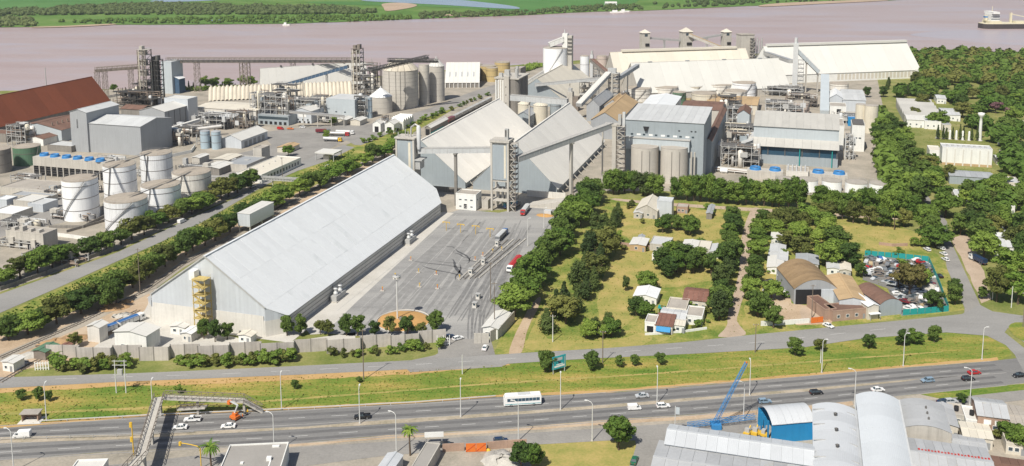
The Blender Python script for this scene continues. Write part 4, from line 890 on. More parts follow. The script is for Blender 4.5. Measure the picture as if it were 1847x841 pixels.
S('pitched_shed', 'white monopitch shed left of the tan flat shed', (1155,192), (1212,196), (1222,174), 13, rise=2, ridge='v', wall='wall_metalpale', roof='roof_pale_y', n=6)
S('flat_shed', 'brown-grey flat roof behind the mill\'s right end', (1228,196), (1300,200), (1300,184), 15, rise=1.5, ridge='u', wall='concrete', roof='roof_rustbrown', n=8)
S('pale_blue_shed', 'pale blue gabled shed between the mill and the right hall', (1330,205), (1352,206), (1360,196), 17, rise=3, ridge='v', wall='wall_paleblue', roof='roof_rustbrown', n=4)
S('tan_shed', 'tan-roofed gabled shed left of the mill', (1066,216), (1112,222), (1135,183), 14, rise=6, ridge='v', wall='wall_grey', roof='roof_tan', n=8)
S('tan_shed', 'smaller tan-roofed shed behind the left tan shed', (1090,190), (1118,193), (1158,184), 14, rise=5, ridge='v', wall='wall_grey', roof='roof_tan', n=6, wd=(None, 30))
S('grey_shed', 'grey shed with dark side wall under the inclined conveyor', (1058,190), (1079,193), (1097,170), 13, rise=5, ridge='v', wall='wall_grey', roof='roof_grey', n=6)
# ---- third A-frame behind
aframe('small distant cream A-frame store in front of the round white silo', -10, 45, 488, 605, 4, 24.5, 14, roof='roof_cream')
# ---- concrete silo block with white ribs
o = G(893, 214); t = thing('silo_block', 'concrete silo block with white ribs rising behind the left A-frame store', 'silo block', o); hs = HT(893, 214, 142)
for i in range(2):
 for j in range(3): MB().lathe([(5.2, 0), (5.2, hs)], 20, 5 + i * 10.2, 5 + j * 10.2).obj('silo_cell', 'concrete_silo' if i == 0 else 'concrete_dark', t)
for i in range(5): MB().box(.6 + i * 2.0, -.6, 4, 1.5 + i * 2.0, .6, hs - 1).obj('rib', 'wall_white', t)
MB().box(-.5, -.5, hs, 20.5, 31, hs + .8).obj('roof', 'concrete', t); MB().box(8.2, -2.4, 0, 12.6, 1.8, hs + 2.5).obj('stair_shaft', 'concrete', t)
for k in range(4): MB().box(9.8, -2.46, hs * (.2 + .2 * k), 10.4, -2.3, hs * (.2 + .2 * k) + 1).obj('window', 'opening', t)
for x, y, a, z in ((2, 4, 3, 4), (7, 8, 2.6, 6), (3, 16, 4, 5), (14, 12, 2, 9), (16, 4, 1.6, 8)): MB().box(x, y, hs + .8, x + a, y + a, hs + z).obj('roof_machinery', 'steel_grey', t)
mb = MB()
for i in range(12): mb.bar((i * 1.7, -.3, hs + .8), (i * 1.7, -.3, hs + 1.9), .08)
mb.bar((0, -.3, hs + 1.9), (20, -.3, hs + 1.9), .08); mb.obj('guard_rail', 'steel_grey', t)
a = G(921.6, 181, 24); b = G(1024, 189, 24)
gallery('conveyor_gallery', 'pale horizontal gallery from the silo block toward the small tower', a, b, 3.4, 4.2, 'gallery', 'gallery_top', legs=(.33,), legw=1)
for nme, xl, xr, yt in (('left', 934, 956, 187), ('right', 962, 988, 189)): tank('beige_silo', f'{nme} squat beige silo under the pale horizontal gallery', xl, xr, yt, 15, 'tank_cream', 'roof_concrete', 0, 3.2, 'silo', 'silos under the gallery', rail=False, n=24, dome=('tank_cream', False))
tank('steel_silo', 'dark blue steel silo beside the squat beige silos', 992, 1012, 183, 17, 'wall_bluegrey', 'roof_grey', 2, .6, 'silo', rail=False, n=20)
S('grey_shed', 'small blue-grey shed between the two A-frame stores', (932,208), (955,210), (958,200), 9, rise=3, ridge='v', wall='wall_bluegrey', roof='roof_grey', n=4)
o = G(1022, 200); t = thing('small_tower', 'small concrete tower behind the peak of the right A-frame store', 'tower', o); hh = HT(1022, 200, 166); MB().box(0,0,0,5,6,hh).obj('shaft', 'concrete', t); MB().box(5.3,0,0,10,6,hh-4).obj('elevator_casing', 'steel_rusty', t); MB().box(1,1,hh,4,4,hh+3).obj('head', 'steel_grey', t)
# ---- round white silo with tower and sloping gallery on top
s = tank('round_silo', 'large round white silo with stair tower near the river', 979.4, 1024, 86, 40, 'tank_white', 'roof_concrete', 0, 1.5, 'silo', n=40, bandmat='steel_dark', ladder=(-3.0, -1.0))
c = s.location; rr = 22.3 / 1700 * math.hypot(c.y, 110)
t = thing('elevator_tower', 'white elevator tower on the right of the round white silo', 'tower', (c.x + rr * .55, c.y - rr * .2, 0), GA); MB().box(0,0,0,5,6,54).obj('shaft', 'wall_white', t); MB().box(5.4,0,0,9.5,6,52).obj('elevator_casing', 'concrete', t)
for k in range(5): MB().box(5.6, -.8, 34 + k * 3.6, 9.6, -.003, 35.2 + k * 3.6).obj('platform', 'steel_dark', t)
MB().tube((2,2,54),(2,2,58),.5,n=8).obj('vent_pipe', 'steel_pale', t)
gallery('conveyor_gallery', 'short white gallery sloping across the top of the round silo', (c.x - rr * .5, c.y - rr * .35, 41), (c.x + rr * .6, c.y - rr*.1, 46), 5, 4.5, 'wall_white', 'roof_white')
# ---- conveyors and elevator tower in the middle
pE = G(1097, 196); hE = HT(1097, 196, 132)
t = thing('elevator_tower', 'dark steel elevator tower where the inclined conveyors meet', 'tower', pE);
for x in (0, 8.5):
 for y in (0, 6): MB().box(x-.3, y-.3, 0, x+.3, y+.3, hE).obj('column', 'steel_dark', t)
for k in range(7): MB().box(-.4, -.4, hE*(k+1)/7 - .25, 9, 6.4, hE*(k+1)/7).obj('deck', 'steel_grey', t)
mb = MB()
for k in range(7): mb.bar((0,-.2,hE*k/7), (8.5,-.2,hE*(k+1)/7), .25); mb.bar((8.5,-.2,hE*k/7), (0,-.2,hE*(k+1)/7), .25); mb.bar((8.7,0,hE*k/7), (8.7,6,hE*(k+1)/7), .25)
mb.obj('bracing', 'steel_dark', t); MB().tube((3.4,-1.2,0),(3.4,-1.2,hE),.9,n=10).obj('pipe_leg', 'concrete', t); MB().box(-1,1,hE,6,5,hE+4).obj('head_house', 'gallery', t)
top = Vector((pE.x, pE.y, hE - 3))
gallery('conveyor_gallery', 'wide white inclined conveyor rising to the dark elevator tower', G(1044,193,10), top + Vector((0,0,1)), 5, 3, 'gallery', 'roof_white', legs=(.45,), legw=1)
gallery('conveyor_gallery', 'thin long conveyor crossing in front of the distant A-frame store', G(965,156,18), top + Vector((-3,2,-3)), 2.6, 2.4, 'gallery', 'gallery_top', legs=(.5,), legw=.8)
gallery('conveyor_gallery', 'brown-roofed conveyor descending to the dark elevator tower from the river side', G(1068,112,34), top + Vector((0,4,0)), 4, 3, 'concrete_dark', 'roof_rustbrown', legs=(.4,), legmat='lattice', legw=1.2)
gallery('conveyor_gallery', 'blue-grey conveyor from the dark elevator tower to the pale shed', top + Vector((8,3,-4)), G(1150,122,30), 3.4, 3, 'wall_bluegrey', 'roof_grey', legs=(.5,), legw=.8)
gallery('conveyor_gallery', 'upper of two parallel conveyors left of the round white silo', G(937,160,12), G(980,133,24), 3, 2.6, 'gallery', 'gallery_top', legs=(.5,), legw=.8)
gallery('conveyor_gallery', 'lower of two parallel conveyors left of the round white silo', G(937,167,10), G(976,146,20), 3, 2.6, 'steel_grey', 'gallery_top', legs=(.5,), legw=.8)
tank('steel_silo', 'slim white silo right of the distant A-frame store', 1046.5, 1063, 101, 26, 'tank_white', 'tank_top', 1, .8, 'silo', n=20)
tank('storage_tank', 'pinkish tank by the river behind the slim white silo', 1076, 1096, 101, 10, 'tank_pink', 'tank_top', 1, .5, n=20)
o = G(1064, 140); t = thing('bucket_elevator', 'thin grey elevator leg beside the slim white silo', 'elevator', o); hh = HT(1064,140,92); MB().box(0,0,0,3,4,hh-4).obj('casing', 'steel_pale', t); MB().box(.5,.5,hh-4,2.5,3,hh).obj('head', 'steel_grey', t); stair_block(t, 3.5, 0, 4, 4, hh*.6, 6, 'steel_dark', 'steel_grey')
# ---- right group: elevator leg, blue conveyors
o = G(1428, 168); hh = HT(1428, 168, 78); t = thing('bucket_elevator', 'tall pale elevator leg left of the blue conveyor before the white shed', 'elevator', o)
MB().box(0,0,0,4.6,5,hh).obj('casing', 'steel_pale', t); MB().tube((2.2,2.4,hh),(2.2,2.4,hh+5),1.5,n=12).obj('head', 'steel_pale', t); stair_block(t, 5, 1, 5, 4.5, hh*.66, 8, 'steel_dark', 'steel_grey')
gallery('conveyor_gallery', 'pale blue conveyor descending right from the tall elevator leg', (o.x+4, o.y+2, hh-9), G(1476,133,18), 3.8, 3.4, 'wall_paleblue', 'roof_pale', legs=(.45,.98), legw=1.2)
gallery('conveyor_gallery', 'grey conveyor running left from the tall elevator leg toward the head house', G(1372,96,26), (o.x, o.y+6, hh-20), 4, 3.4, 'steel_grey', 'roof_grey', legs=(.4,), legw=1)
gallery('conveyor_gallery', 'steep pale blue conveyor standing over the pink tank', G(1487,206,3), G(1488,140,20), 7.0, 3, 'wall_paleblue', 'wall_paleblue', rail=False, legs=(.95,), legw=1.2)
# ---- right hall with stepped roofs
hL, hU = 12.0, 23.5
o, w_, d_ = frame3((1352,262), (1512.5,268), (1512,240), hL); t = thing('process_hall', 'blue-grey process hall with stepped roofs above the blue fans', 'hall', o)
ld = 9.0; MB().box(2, ld, 0, w_, ld + 26, hU).obj('wall', 'wall_paleblue', t); MB().box(.5, 1.4, 0, w_ - .3, ld - .003, 6).obj('lower_wall', 'wall_bluegrey', t)
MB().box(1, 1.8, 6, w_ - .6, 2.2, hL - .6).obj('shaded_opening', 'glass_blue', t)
for i in range(6): MB().box(1 + i * (w_ - 2) / 5 - .3, 1.2, 6, 1 + i * (w_ - 2) / 5 + .3, 1.75, hL - .2).obj('column', 'steel_dark', t)
roof_panels(t, 'lean_to_panel', 'roof_weathered', (-1,-.6,hL), (w_+.3,-.6,hL), (-1,ld,hL+4), (w_+.3,ld,hL+4), 10); roof_panels(t, 'roof_panel', 'roof_weathered', (1.6,ld-.8,hU), (w_+.5,ld-.8,hU), (1.6,ld+26.5,hU+5.5), (w_+.5,ld+26.5,hU+5.5), 12)
for x in (.57, .93): MB().tube((w_*x, .6, 0), (w_*x, .6, hL - .6), .35, n=8).obj('teal_pipe', 'teal', t)
MB().add([(1.8,ld,hU-1),(1.8,ld+26,hU-1),(1.8,ld+26,hU+4.8)], [(0,2,1)]).obj('gable_infill', 'wall_paleblue', t); MB().add([(w_-.1,ld,hU-1),(w_-.1,ld+26,hU-1),(w_-.1,ld+26,hU+4.8)], [(0,1,2)]).obj('gable_infill', 'wall_paleblue', t)
roof_panels(t, 'side_panel', 'roof_midgrey', (-6,ld+22,hL), (-6,0,hL), (1.9,ld+22,hL+3.4), (1.9,0,hL+3.4), 5)
def cooling(label, fans, h, wall='concrete', half=4.2, r=3.3, openings=False):
 ps = [G(x, y, h) for x, y in fans]; o = ps[0] - U * (half + .6) - V * half; w_ = (ps[-1] - ps[0]).dot(U) + 2 * half + 1.2
 t = thing('cooling_tower', label, 'cooling tower', flat(o)); MB().box(0, 0, 0 if not openings else h * .5, w_, 2 * half, h - .6).obj('basin', wall, t)
 if openings:
  MB().box(.3, .8, 0, w_ - .3, 2 * half - .3, h * .5).obj('louvre_core', 'opening', t); n = len(fans) * 2
  for i in range(n + 1): MB().box(w_ * i / n - .3, .003, 0, w_ * i / n + .3, .8, h * .5).obj('pier', wall, t)
  for i in range(n):
   for z in (.3, .55, .8): MB().box(w_ * i / n + .3, .3, h * .5 * z, w_ * (i+1) / n - .3, .7, h * .5 * z + .15).obj('louvre', 'steel_dark', t)
 for p in ps:
  q = p - o; x, y = q.dot(U), q.dot(V); f = MB().lathe([(r * 1.12, h - .6), (r * .98, h + .5), (r * .95, h + 1.1), (r * .85, h + 1.1), (r * .8, h + .2)], 22, x, y).obj('fan_cowl', 'blue_fan', t)
  mb = MB().lathe([(.01, h + .5), (.5, h + .5), (.5, h)], 10, x, y)
  for k in range(5): a = k * 1.257; mb.bar((x, y, h + .4), (x + math.cos(a) * r * .8, y + math.sin(a) * r * .8, h + .3), .5, .06)
  mb.obj('fan_rotor', 'steel_dark', f)
 return t
cooling('left concrete cooling block with two blue fans before the right hall', [(1362.5,303.5), (1398,305.5)], 6); cooling('right concrete cooling block with two blue fans before the right hall', [(1476,309.6), (1513.5,312)], 6)
t, w_, d_ = S('pump_skid', 'white pump skid between the two blue-fan cooling blocks', (1418,309), (1458,312), (1458,303), 3, rise=0, wall='concrete_pale', roof='roof_concrete')
for i in range(5): MB().tube((i*2.6+1, 0, 3), (i*2.6+1, d_-.5, 4.4), .4, n=8).obj('pipe', 'steel_pale', t)
for i, (a, b, y) in enumerate(((1399,1433,322), (1438,1475,323), (1483,1518,325), (1525,1564,328), (1568,1604,330))): tank('storage_tank', f'{nth(i)} from the left of the white tanks rising behind the hedge trees', a, b, y, 6.5, 'tank_pink' if i == 0 else 'tank_white', 'roof_concrete', 0, .4, group='white tanks behind the hedge', n=26)
t, w_, d_ = S('white_building', 'tall narrow white building right of the right hall', (1537,227), (1561,230), (1565,219), 18, rise=0, wall='wall_white', roof='roof_concrete', cat='building')
for x in (.25, .55): opening(t, 'f', w_*x, 9, 1.6, 1.0, w_, d_, frame=None)
MB().box(.5, .5, 18.2, w_-.5, d_-.5, 19.4).obj('roof_plant', 'steel_dark', t)
t, w_, d_ = S('white_building', 'narrow white stair building attached to the right hall', (1513,228), (1523,229), (1527,215), 17, rise=0, wall='wall_white', roof='roof_concrete', cat='building')
process_unit('pipe_tower', 'cream pipework tower between the two narrow white buildings', G(1524,288), 5, 7, 17, 5, 5, 2, mats=('steel_pale','tank_cream','pipe_silver'), vessels=2, pipes=14)
S('grey_shed', 'pale grey flat shed behind the beige silos', (1520,180), (1562,183), (1562,163), 10, rise=1, ridge='u', wall='wall_metalpale', roof='roof_midgrey', n=6)
S('grey_shed', 'pale gabled shed left of the flat grey shed', (1497,176), (1520,180), (1524,166), 11, rise=3, ridge='v', wall='wall_metalpale', roof='roof_pale', n=4)
t, w_, d_ = S('white_building', 'small white building with one dark window below the gabled shed', (1497,192), (1527,195), (1530,187), 9, rise=0, wall='wall_white', roof='roof_concrete', cat='building'); opening(t, 'f', w_*.42, 3, 3.5, 4, w_, d_, frame=None, mat='opening')
t, w_, d_ = S('blue_unit', 'small blue steel unit in front of the beige silos', (1530,214), (1551,216), (1553,209), 6, rise=0, wall='blue_bright', roof='blue_fan', cat='machine')
process_unit('process_unit', 'pipework frame between the mill hall and the right hall, front', G(1300,300), 24, 12, 14, 11, 3, 5, vessels=4, pipes=26)
process_unit('process_unit', 'pipework frame between the mill hall and the right hall, middle', G(1305,262), 22, 12, 15, 12, 4, 5, vessels=4, pipes=26, mats=('steel_grey','tank_cream','pipe_silver'))
process_unit('process_unit', 'pipework frame between the mill hall and the right hall, back', G(1310,232), 18, 12, 17, 13, 4, 4, vessels=3, pipes=20, mats=('steel_pale','tank_cream','pipe_silver'))
process_unit('process_unit', 'low steel frame with silver drums behind the right hall', G(1380,212), 30, 12, 14, 14, 3, 5, vessels=5, pipes=22, mats=('steel_pale','pipe_silver','steel_grey'))
process_unit('process_unit', 'rusty steel frame behind the pink tank', G(1418,192), 26, 12, 11, 15, 3, 5, vessels=3, pipes=20, mats=('steel_rusty','pipe_silver','pipe_brown'))
process_unit('process_unit', 'low pipework right of the steep pale blue conveyor', G(1500,222), 22, 10, 8, 16, 2, 4, vessels=3, pipes=14, mats=('steel_pale','tank_cream','pipe_silver'))
process_unit('process_unit', 'steel frame and ducts under the pale shed eave', G(1366,172), 40, 14, 9, 17, 2, 6, vessels=3, pipes=20, mats=('steel_grey','steel_pale','pipe_silver'))
process_unit('process_unit', 'dark pipework behind the mill and beside its hall', G(1290,215), 20, 12, 20, 22, 4, 4, vessels=4, pipes=26, mats=('steel_dark','pipe_brown','tank_cream'), casing='steel_rusty', ducts=6)
process_unit('process_unit', 'cream ducts above the front pipework', G(1312,285), 14, 10, 18, 23, 3, 3, vessels=5, pipes=20, mats=('steel_rusty','tank_cream','pipe_brown'), ducts=5)
process_unit('process_unit', 'yellowish machinery at the right edge of the yard', G(1590,272), 8, 10, 6, 18, 2, 3, vessels=3, pipes=10, mats=('steel_pale','tank_cream','pipe_brown'))
process_unit('process_unit', 'pipework between the round silo conveyors and the A-frame stores', G(1045,178), 14, 10, 16, 19, 3, 3, vessels=4, pipes=16, mats=('steel_dark','steel_grey','pipe_brown'))
process_unit('process_unit', 'rusty machinery left of the back tank row', G(1117,184), 10, 8, 9, 20, 2, 2, vessels=2, pipes=10, mats=('steel_rusty','pipe_brown','pipe_brown'))
process_unit('process_unit', 'dark machinery between the silo block and the distant A-frame store', G(945,178), 22, 12, 15, 21, 3, 4, vessels=4, pipes=18, mats=('steel_dark','pipe_silver','steel_grey'))
t, w_, d_ = S('white_building', 'small white kiosk beside the pipework right of the mill', (1283,262), (1298,264), (1300,256), 8, rise=1.2, ridge='v', wall='wall_white', roof='roof_white', n=2, cat='building'); win_row(t, 'f', .5, w_-.5, 2, 4.5, 1, 1, w_, d_)
pr = thing('pipe_bundle', 'bundle of parallel pipes on the ground right of the mill silos', 'pipes', G(1290,310))
for i in range(7): MB().tube((0, i*1.1, 1.4 + (i % 2) * .5), (26, i*1.1 - 2, 1.2), .4, n=8).obj('pipe', ['pipe_silver','pipe_brown','steel_pale'][i % 3], pr)
for i in range(5): MB().box(i*6, -2, 0, i*6+.4, 7, 1).obj('sleeper', 'concrete', pr)
t = thing('drum_tank', 'small white horizontal drum beside the pipe bundle', 'tank', G(1299,312)); MB().tube((0,0,1.6),(4.5,0,1.6),1.3,n=16).obj('shell', 'tank_white', t); MB().box(.6,-.8,0,1.2,.8,.9).obj('saddle', 'concrete', t); MB().box(3.4,-.8,0,4,.8,.9).obj('saddle', 'concrete', t)
# ================================================================ left plant
z0 = 7.0; e = UVZ(198, 181, z0); lo, hi = z0, 60
for _ in range(40):
 m_ = (lo + hi) / 2
 if UVZ(165, 138.5, m_)[1] > e[1]: lo = m_
 else: hi = m_
hr = lo; half = e[0] - UVZ(165, 138.5, hr)[0]; Ln = 330
t = thing('red_roof_shed', 'long rust-red roofed shed at the left edge by the river', 'shed', W(e[0] - 2 * half, e[1] - Ln)); box_shed(t, 2 * half, Ln, z0, hr - z0, 'v', 'concrete_dark', 'roof_red', 30)
t, w_, d_ = S('pale_blue_shed', 'pale blue gabled shed with brown roof in front of the red shed', (25,229), (99,238), (126,215), 9, rise=4, ridge='v', wall='wall_paleblue', roof='roof_rustbrown', n=6)
MB().box(8, -.15, 0, w_ - 8, -.003, 4.5).obj('white_band', 'wall_white', t)
for k in range(4): MB().tube((w_*.75, 3 + k*5, 10), (w_*.75, 3 + k*5, 13.5), .5, n=8).obj('roof_vent', 'pipe_brown', t)
S('brown_roof_shed', 'small brown-roofed white shed left of the tall grey block', (50,249), (74,252), (99,242), 5, rise=1.5, ridge='v', wall='wall_white', roof='roof_rustbrown', n=4)
S('brown_roof_shed', 'low brown roof tucked behind the tall grey block', (218,196), (252,199), (262,192), 10, rise=2, ridge='u', wall='concrete_dark', roof='roof_rustbrown', n=4)
t, w_, d_ = shed('grey_block', 'big grey windowless plant block above the white tanks', 'plant building', (152,222), (245,231), (302,212), 20.3, 3, 'u', 'wall_grey', 'roof_midgrey', 8);
MB().tube((2, 3, 20), (2, 3, 25), .9, n=10).obj('duct', 'steel_pale', t)
t, w_, d_ = shed('grey_block', 'taller grey block at the left end of the windowless plant block', 'plant building', (125.5,201.5), (155,203.5), (217,189), 28, 2, 'v', 'wall_grey', 'roof_midgrey', 6)
for k in range(7): MB().box(w_*.38, -.06, 22.2 - k * .9, w_*.46, .1, 22.7 - k * .9).obj('louvre', 'opening', t)
t, w_, d_ = shed('white_roof_block', 'white-roofed grey block right of the windowless plant block', 'plant building', (251,199), (296,202), (336,189), 13, 3, 'v', 'wall_grey', 'roof_white', 6)
for k in range(4): MB().box(w_ + .003, d_*(.15+.22*k), 1, w_ + .12, d_*(.15+.22*k) + .5, 12.5).obj('wall_seam', 'steel_dark', t)
t, w_, d_ = shed('white_roof_block', 'higher flat block behind the white-roofed grey block', 'plant building', (296,177.5), (338,180), (352,175), 18, 0, wall='wall_metalpale', roof='roof_white')
gallery('conveyor_gallery', 'white sloping conveyor below the white-roofed grey block', G(304,236,5), G(360,219,8), 2.6, 2, 'roof_white', 'roof_white', rail=False, legs=(.3,.7), legw=.6)
t = thing('big_pipe', 'fat silver pipe on trestles below the white sloping conveyor', 'pipe', G(334,248)); MB().tube((0,0,5),(22,14,7),1.5,n=16).obj('shell', 'pipe_silver', t); MB().tube((-.8,-.4,5),(.3,.2,5),1.9,n=16).obj('flange', 'pipe_brown', t)
for f in (.2,.5,.8): MB().box(22*f-.3, 14*f-1, 0, 22*f+.3, 14*f+1, 4 + f*1.5).obj('trestle', 'steel_grey', t)
process_unit('process_unit', 'dark tangle of ducts and tanks behind the grey blocks', G(200,199), 42, 16, 17, 31, 3, 6, mats=('steel_black','steel_dark','pipe_brown'), vessels=7, pipes=46, casing='steel_black', ducts=9, deckmat='steel_black')
process_unit('process_unit', 'second dark tangle of pipes beside the elevator tower', G(240,190), 22, 14, 20, 32, 3, 4, mats=('steel_black','steel_dark','steel_rusty'), vessels=5, pipes=30, casing='steel_black', ducts=7, deckmat='steel_black')
def lattice_tower(label, o, w, d, h, n, mat='steel_rusty', deck='steel_grey', heads=1, fill=None):
 t = thing('elevator_tower', label, 'tower', flat(o))
 for x in (0, w):
  for y in (0, d): MB().box(x-.3, y-.3, 0, x+.3, y+.3, h).obj('column', mat, t)
 for k in range(n):
  z = h * (k + 1) / n; MB().box(-.5, -.5, z - .25, w + .5, d + .5, z).obj('deck', deck, t); mb = MB(); zz = h * k / n
  mb.bar((0,-.25,zz),(w,-.25,z),.28); mb.bar((w+.25,0,zz),(w+.25,d,z),.28); mb.bar((-.5,-.5,z+1),(w+.5,-.5,z+1),.09); mb.bar((w+.5,-.5,z+1),(w+.5,d+.5,z+1),.09); mb.obj('bracing', mat, t)
  if fill and k % fill[1] == 0: MB().box(w*.15, d*.1, zz+.1, w*.7, d*.8, z-.3).obj('machine_casing', fill[0], t)
 for k in range(heads): MB().box(w*(.1+.5*k), d*.2, h, w*(.1+.5*k)+w*.35, d*.7, h+3+k).obj('elevator_head', deck, t)
 for k in range(2): MB().tube((w*(.25+.45*k), -.9, 0), (w*(.25+.45*k), -.9, h-1), .45, n=8).obj('elevator_leg', 'tank_cream' if k == 0 else mat, t)
 return t
lattice_tower('tall rusty elevator tower at the left end of the conveyor bridge', G(253,192), 8, 8, 50, 11, 'steel_rusty', 'concrete', 1, ('concrete', 2))
lattice_tower('lower dark elevator tower beside the tall rusty one', G(275,190), 7, 8, 40, 9, 'steel_black', 'steel_dark', 2, ('steel_black', 1))
t, w_, d_ = S('blue_bins', 'tall pale blue bin house right of the elevator towers', (291,128), (306,129), (323,124), 21, rise=2, ridge='v', wall='wall_paleblue', roof='roof_pale', n=3, cat='bins', wd=(None,9))
t, w_, d_ = S('blue_bins', 'lower blue steel bin right of the elevator towers', (306,142), (322,143), (329,143), 14, rise=2, ridge='v', wall='blue_steel', roof='roof_pale', n=3, cat='bins', wd=(None,9))
t, w_, d_ = S('pale_blue_shed', 'small pale blue head house on the conveyor bridge\'s left end', (290,112), (308,113), (312,108), 30, rise=0, wall='wall_paleblue', roof='roof_midgrey', cat='head house')
gallery('conveyor_bridge', 'low lattice conveyor from the red shed to the tall elevator tower', G(172,130,24), G(253,124,27), 3, 4, 'steel_rusty', 'steel_rusty', open_=True, legs=(.03,.2,.78), legmat='lattice', legw=2.2, steel='steel_rusty')
gallery('conveyor_bridge', 'long lattice conveyor bridge high above the plant along the river', G(300,113,28), G(640,113,28), 3.6, 4.4, 'steel_dark', 'steel_grey', open_=True, legs=(.16,.67), legmat='lattice', legw=2.6, steel='steel_rusty', rail=True)
t = thing('bridge_trestle', 'broad lattice trestle under the middle of the long conveyor bridge', 'trestle', G(434,166)); hh = 28
for x in (0, 8):
 for y in (0, 5): MB().box(x-.35,y-.35,0,x+.35,y+.35,hh).obj('leg', 'steel_rusty', t)
for k in range(6):
 mb = MB(); z, z2 = hh*k/6, hh*(k+1)/6
 for y in (0, 5): mb.bar((0,y,z),(8,y,z2),.3); mb.bar((8,y,z),(0,y,z2),.3); mb.bar((0,y,z2),(8,y,z2),.3)
 mb.obj('cross_brace', 'steel_rusty', t)
G3 = R(27)
t, w_, d_, hr = river_shed('white shed behind the ribbed store, crossed by a blue conveyor', (469,160), (655,146), (634,113), 6, 'roof_white', 'wall_white', 14, None, G3, 26)
for i in range(3): MB().box(w_*(.18+.3*i), d_/2-.9, hr+.1, w_*(.18+.3*i)+1.6, d_/2+.9, hr+1.6).obj('ridge_vent', 'steel_dark', t)
gallery('conveyor_gallery', 'dark blue conveyor climbing right across the white shed', G(500,160,6), G(628,123,28), 3, 2.8, 'blue_steel', 'blue_steel', legs=(.35,.7), legmat='lattice', legw=1)
a = flat(G(376,184,3)); b = flat(G(636,173,3)); dv = b - a; g_ = math.atan2(dv.y, dv.x); Lx = dv.length; nb = 36
t = thing('ribbed_store', 'long cream store with ribbed vaulted bays behind the process plant', 'store', a, g_); bw = Lx / nb; dd = 24.0; mb = MB(); k = 9
prof = []
for i in range(5):
 q = i / 4; prof.append((bw * q, math.sin(math.pi * q) * 1.5))
for j in range(k + 1):
 s_ = j / k; y = dd * s_; zz = 3 + 15.5 * (math.sin(math.pi * (.1 + .8 * s_)) - math.sin(math.pi * .1))
 mb.v += [(x + .02, y, zz + z) for x, z in prof]
mb.f = [(j*5+i, j*5+i+1, (j+1)*5+i+1, (j+1)*5+i) for j in range(k) for i in range(4)]; mb.m = [0]*len(mb.f); mb.sm = [True]*len(mb.f)
me = mb.mesh('vault_bay', 'roof_ribbed')
for i in range(nb): link('vault_bay', me, t, (i*bw, 0, rng(0,.25)))
MB().box(0, .2, 0, Lx, dd - .2, 3.2).obj('wall', 'concrete', t)
t, w_, d_ = S('flat_shed', 'long low beige shed in front of the ribbed store\'s left half', (352,194), (466,199), (466,187), 8, rise=1, ridge='u', wall='concrete_pale', roof='roof_cream', n=10)
t, w_, d_ = S('flat_shed', 'low grey shed under the pipes left of the process plant', (372,210), (420,213), (422,205), 7, rise=1, ridge='u', wall='concrete', roof='roof_midgrey', n=5)
process_unit('process_unit', 'tall pipework with twin curved ducts before the ribbed store', G(468,222), 26, 12, 24, 41, 4, 5, mats=('steel_grey','pipe_silver','pipe_brown'), vessels=5, pipes=34, ducts=4)
process_unit('process_unit', 'horizontal pipe racks right of the twin curved ducts', G(522,214), 28, 10, 17, 42, 3, 5, mats=('steel_grey','pipe_silver','steel_pale'), vessels=3, pipes=34, ducts=3)
process_unit('process_unit', 'bank of upright brown pipes left of the process plant', G(416,232), 18, 9, 14, 43, 2, 5, mats=('steel_rusty','pipe_brown','pipe_silver'), vessels=8, pipes=16, ducts=2)
process_unit('process_unit', 'steel frame between the box building and the small cone-roofed silo', G(640,214), 10, 10, 19, 44, 4, 2, mats=('steel_dark','pipe_silver','steel_grey'), vessels=3, pipes=16)
t, w_, d_ = S('process_building', 'low building with dark window band below the curved ducts', (465,207), (521,210), (521,201), 7.5, rise=0, wall='wall_bluegrey', roof='roof_grey', cat='building'); MB().box(.5,-.08,4.4,w_-.5,.1,6.6).obj('window_band', 'window_glass', t); win_row(t, 'f', 1, w_-1, 6, .3, 2.4, 2.4, w_, d_, name='door', mat='opening', frame=None)
t, w_, d_ = S('process_building', 'white-fronted gabled building with sign board among the pipes', (527,199), (561,201), (568,192), 10, rise=2.2, ridge='v', wall='wall_metalpale', roof='roof_white', n=3, cat='building'); MB().box(w_*.32,-.12,5,w_*.74,-.003,8).obj('sign_board', 'frame_white', t); win_row(t, 'f', 3, w_-1, 3, 2, 1.6, 1.6, w_, d_); win_row(t, 'f', .6, w_-.6, 4, 0, 2, 1.7, w_, d_, name='bay', mat='opening', frame=None)
t, w_, d_ = S('process_building', 'plain pale blue box building left of the small cone-roofed silo', (588,178), (639,181), (641,171), 16, rise=0, wall='wall_paleblue', roof='roof_midgrey', cat='building', parapet=.2); win_row(t, 'f', 5, w_-5, 2, 5, 1.6, 1, w_, d_, frame=None)
gallery('pipe_bridge', 'long silver pipe duct running right below the box building', G(522,204,12), G(622,212,7), 2.4, 1.6, 'pipe_silver', 'pipe_silver', cat='pipe', rail=False, legs=(.25,.5,.75,.98), legw=.6)
s = tank('concrete_silo', 'biggest concrete silo with ribbed dome roof', 690, 754, 124.5, 33, 'concrete_silo', 'roof_concrete', 0, 9, 'silo', 'left plant silos', rail=False, n=44, dome=('roof_ribbed', True), hoops=9, bandmat='concrete_dark')
for a in (-1.2, -1.45, -1.7, -2.1): MB().tube((15.8*math.cos(a), 15.8*math.sin(a), 0), (15.8*math.cos(a), 15.8*math.sin(a), 33), .16, n=6).obj('conduit', 'concrete_dark', s)
tank('concrete_silo', 'slim flat-topped concrete silo right of the domed silo', 755, 774, 117, 35, 'concrete_silo', 'roof_concrete', 0, .6, 'silo', 'left plant silos', rail=False, n=28, hoops=5, bandmat='concrete_dark')
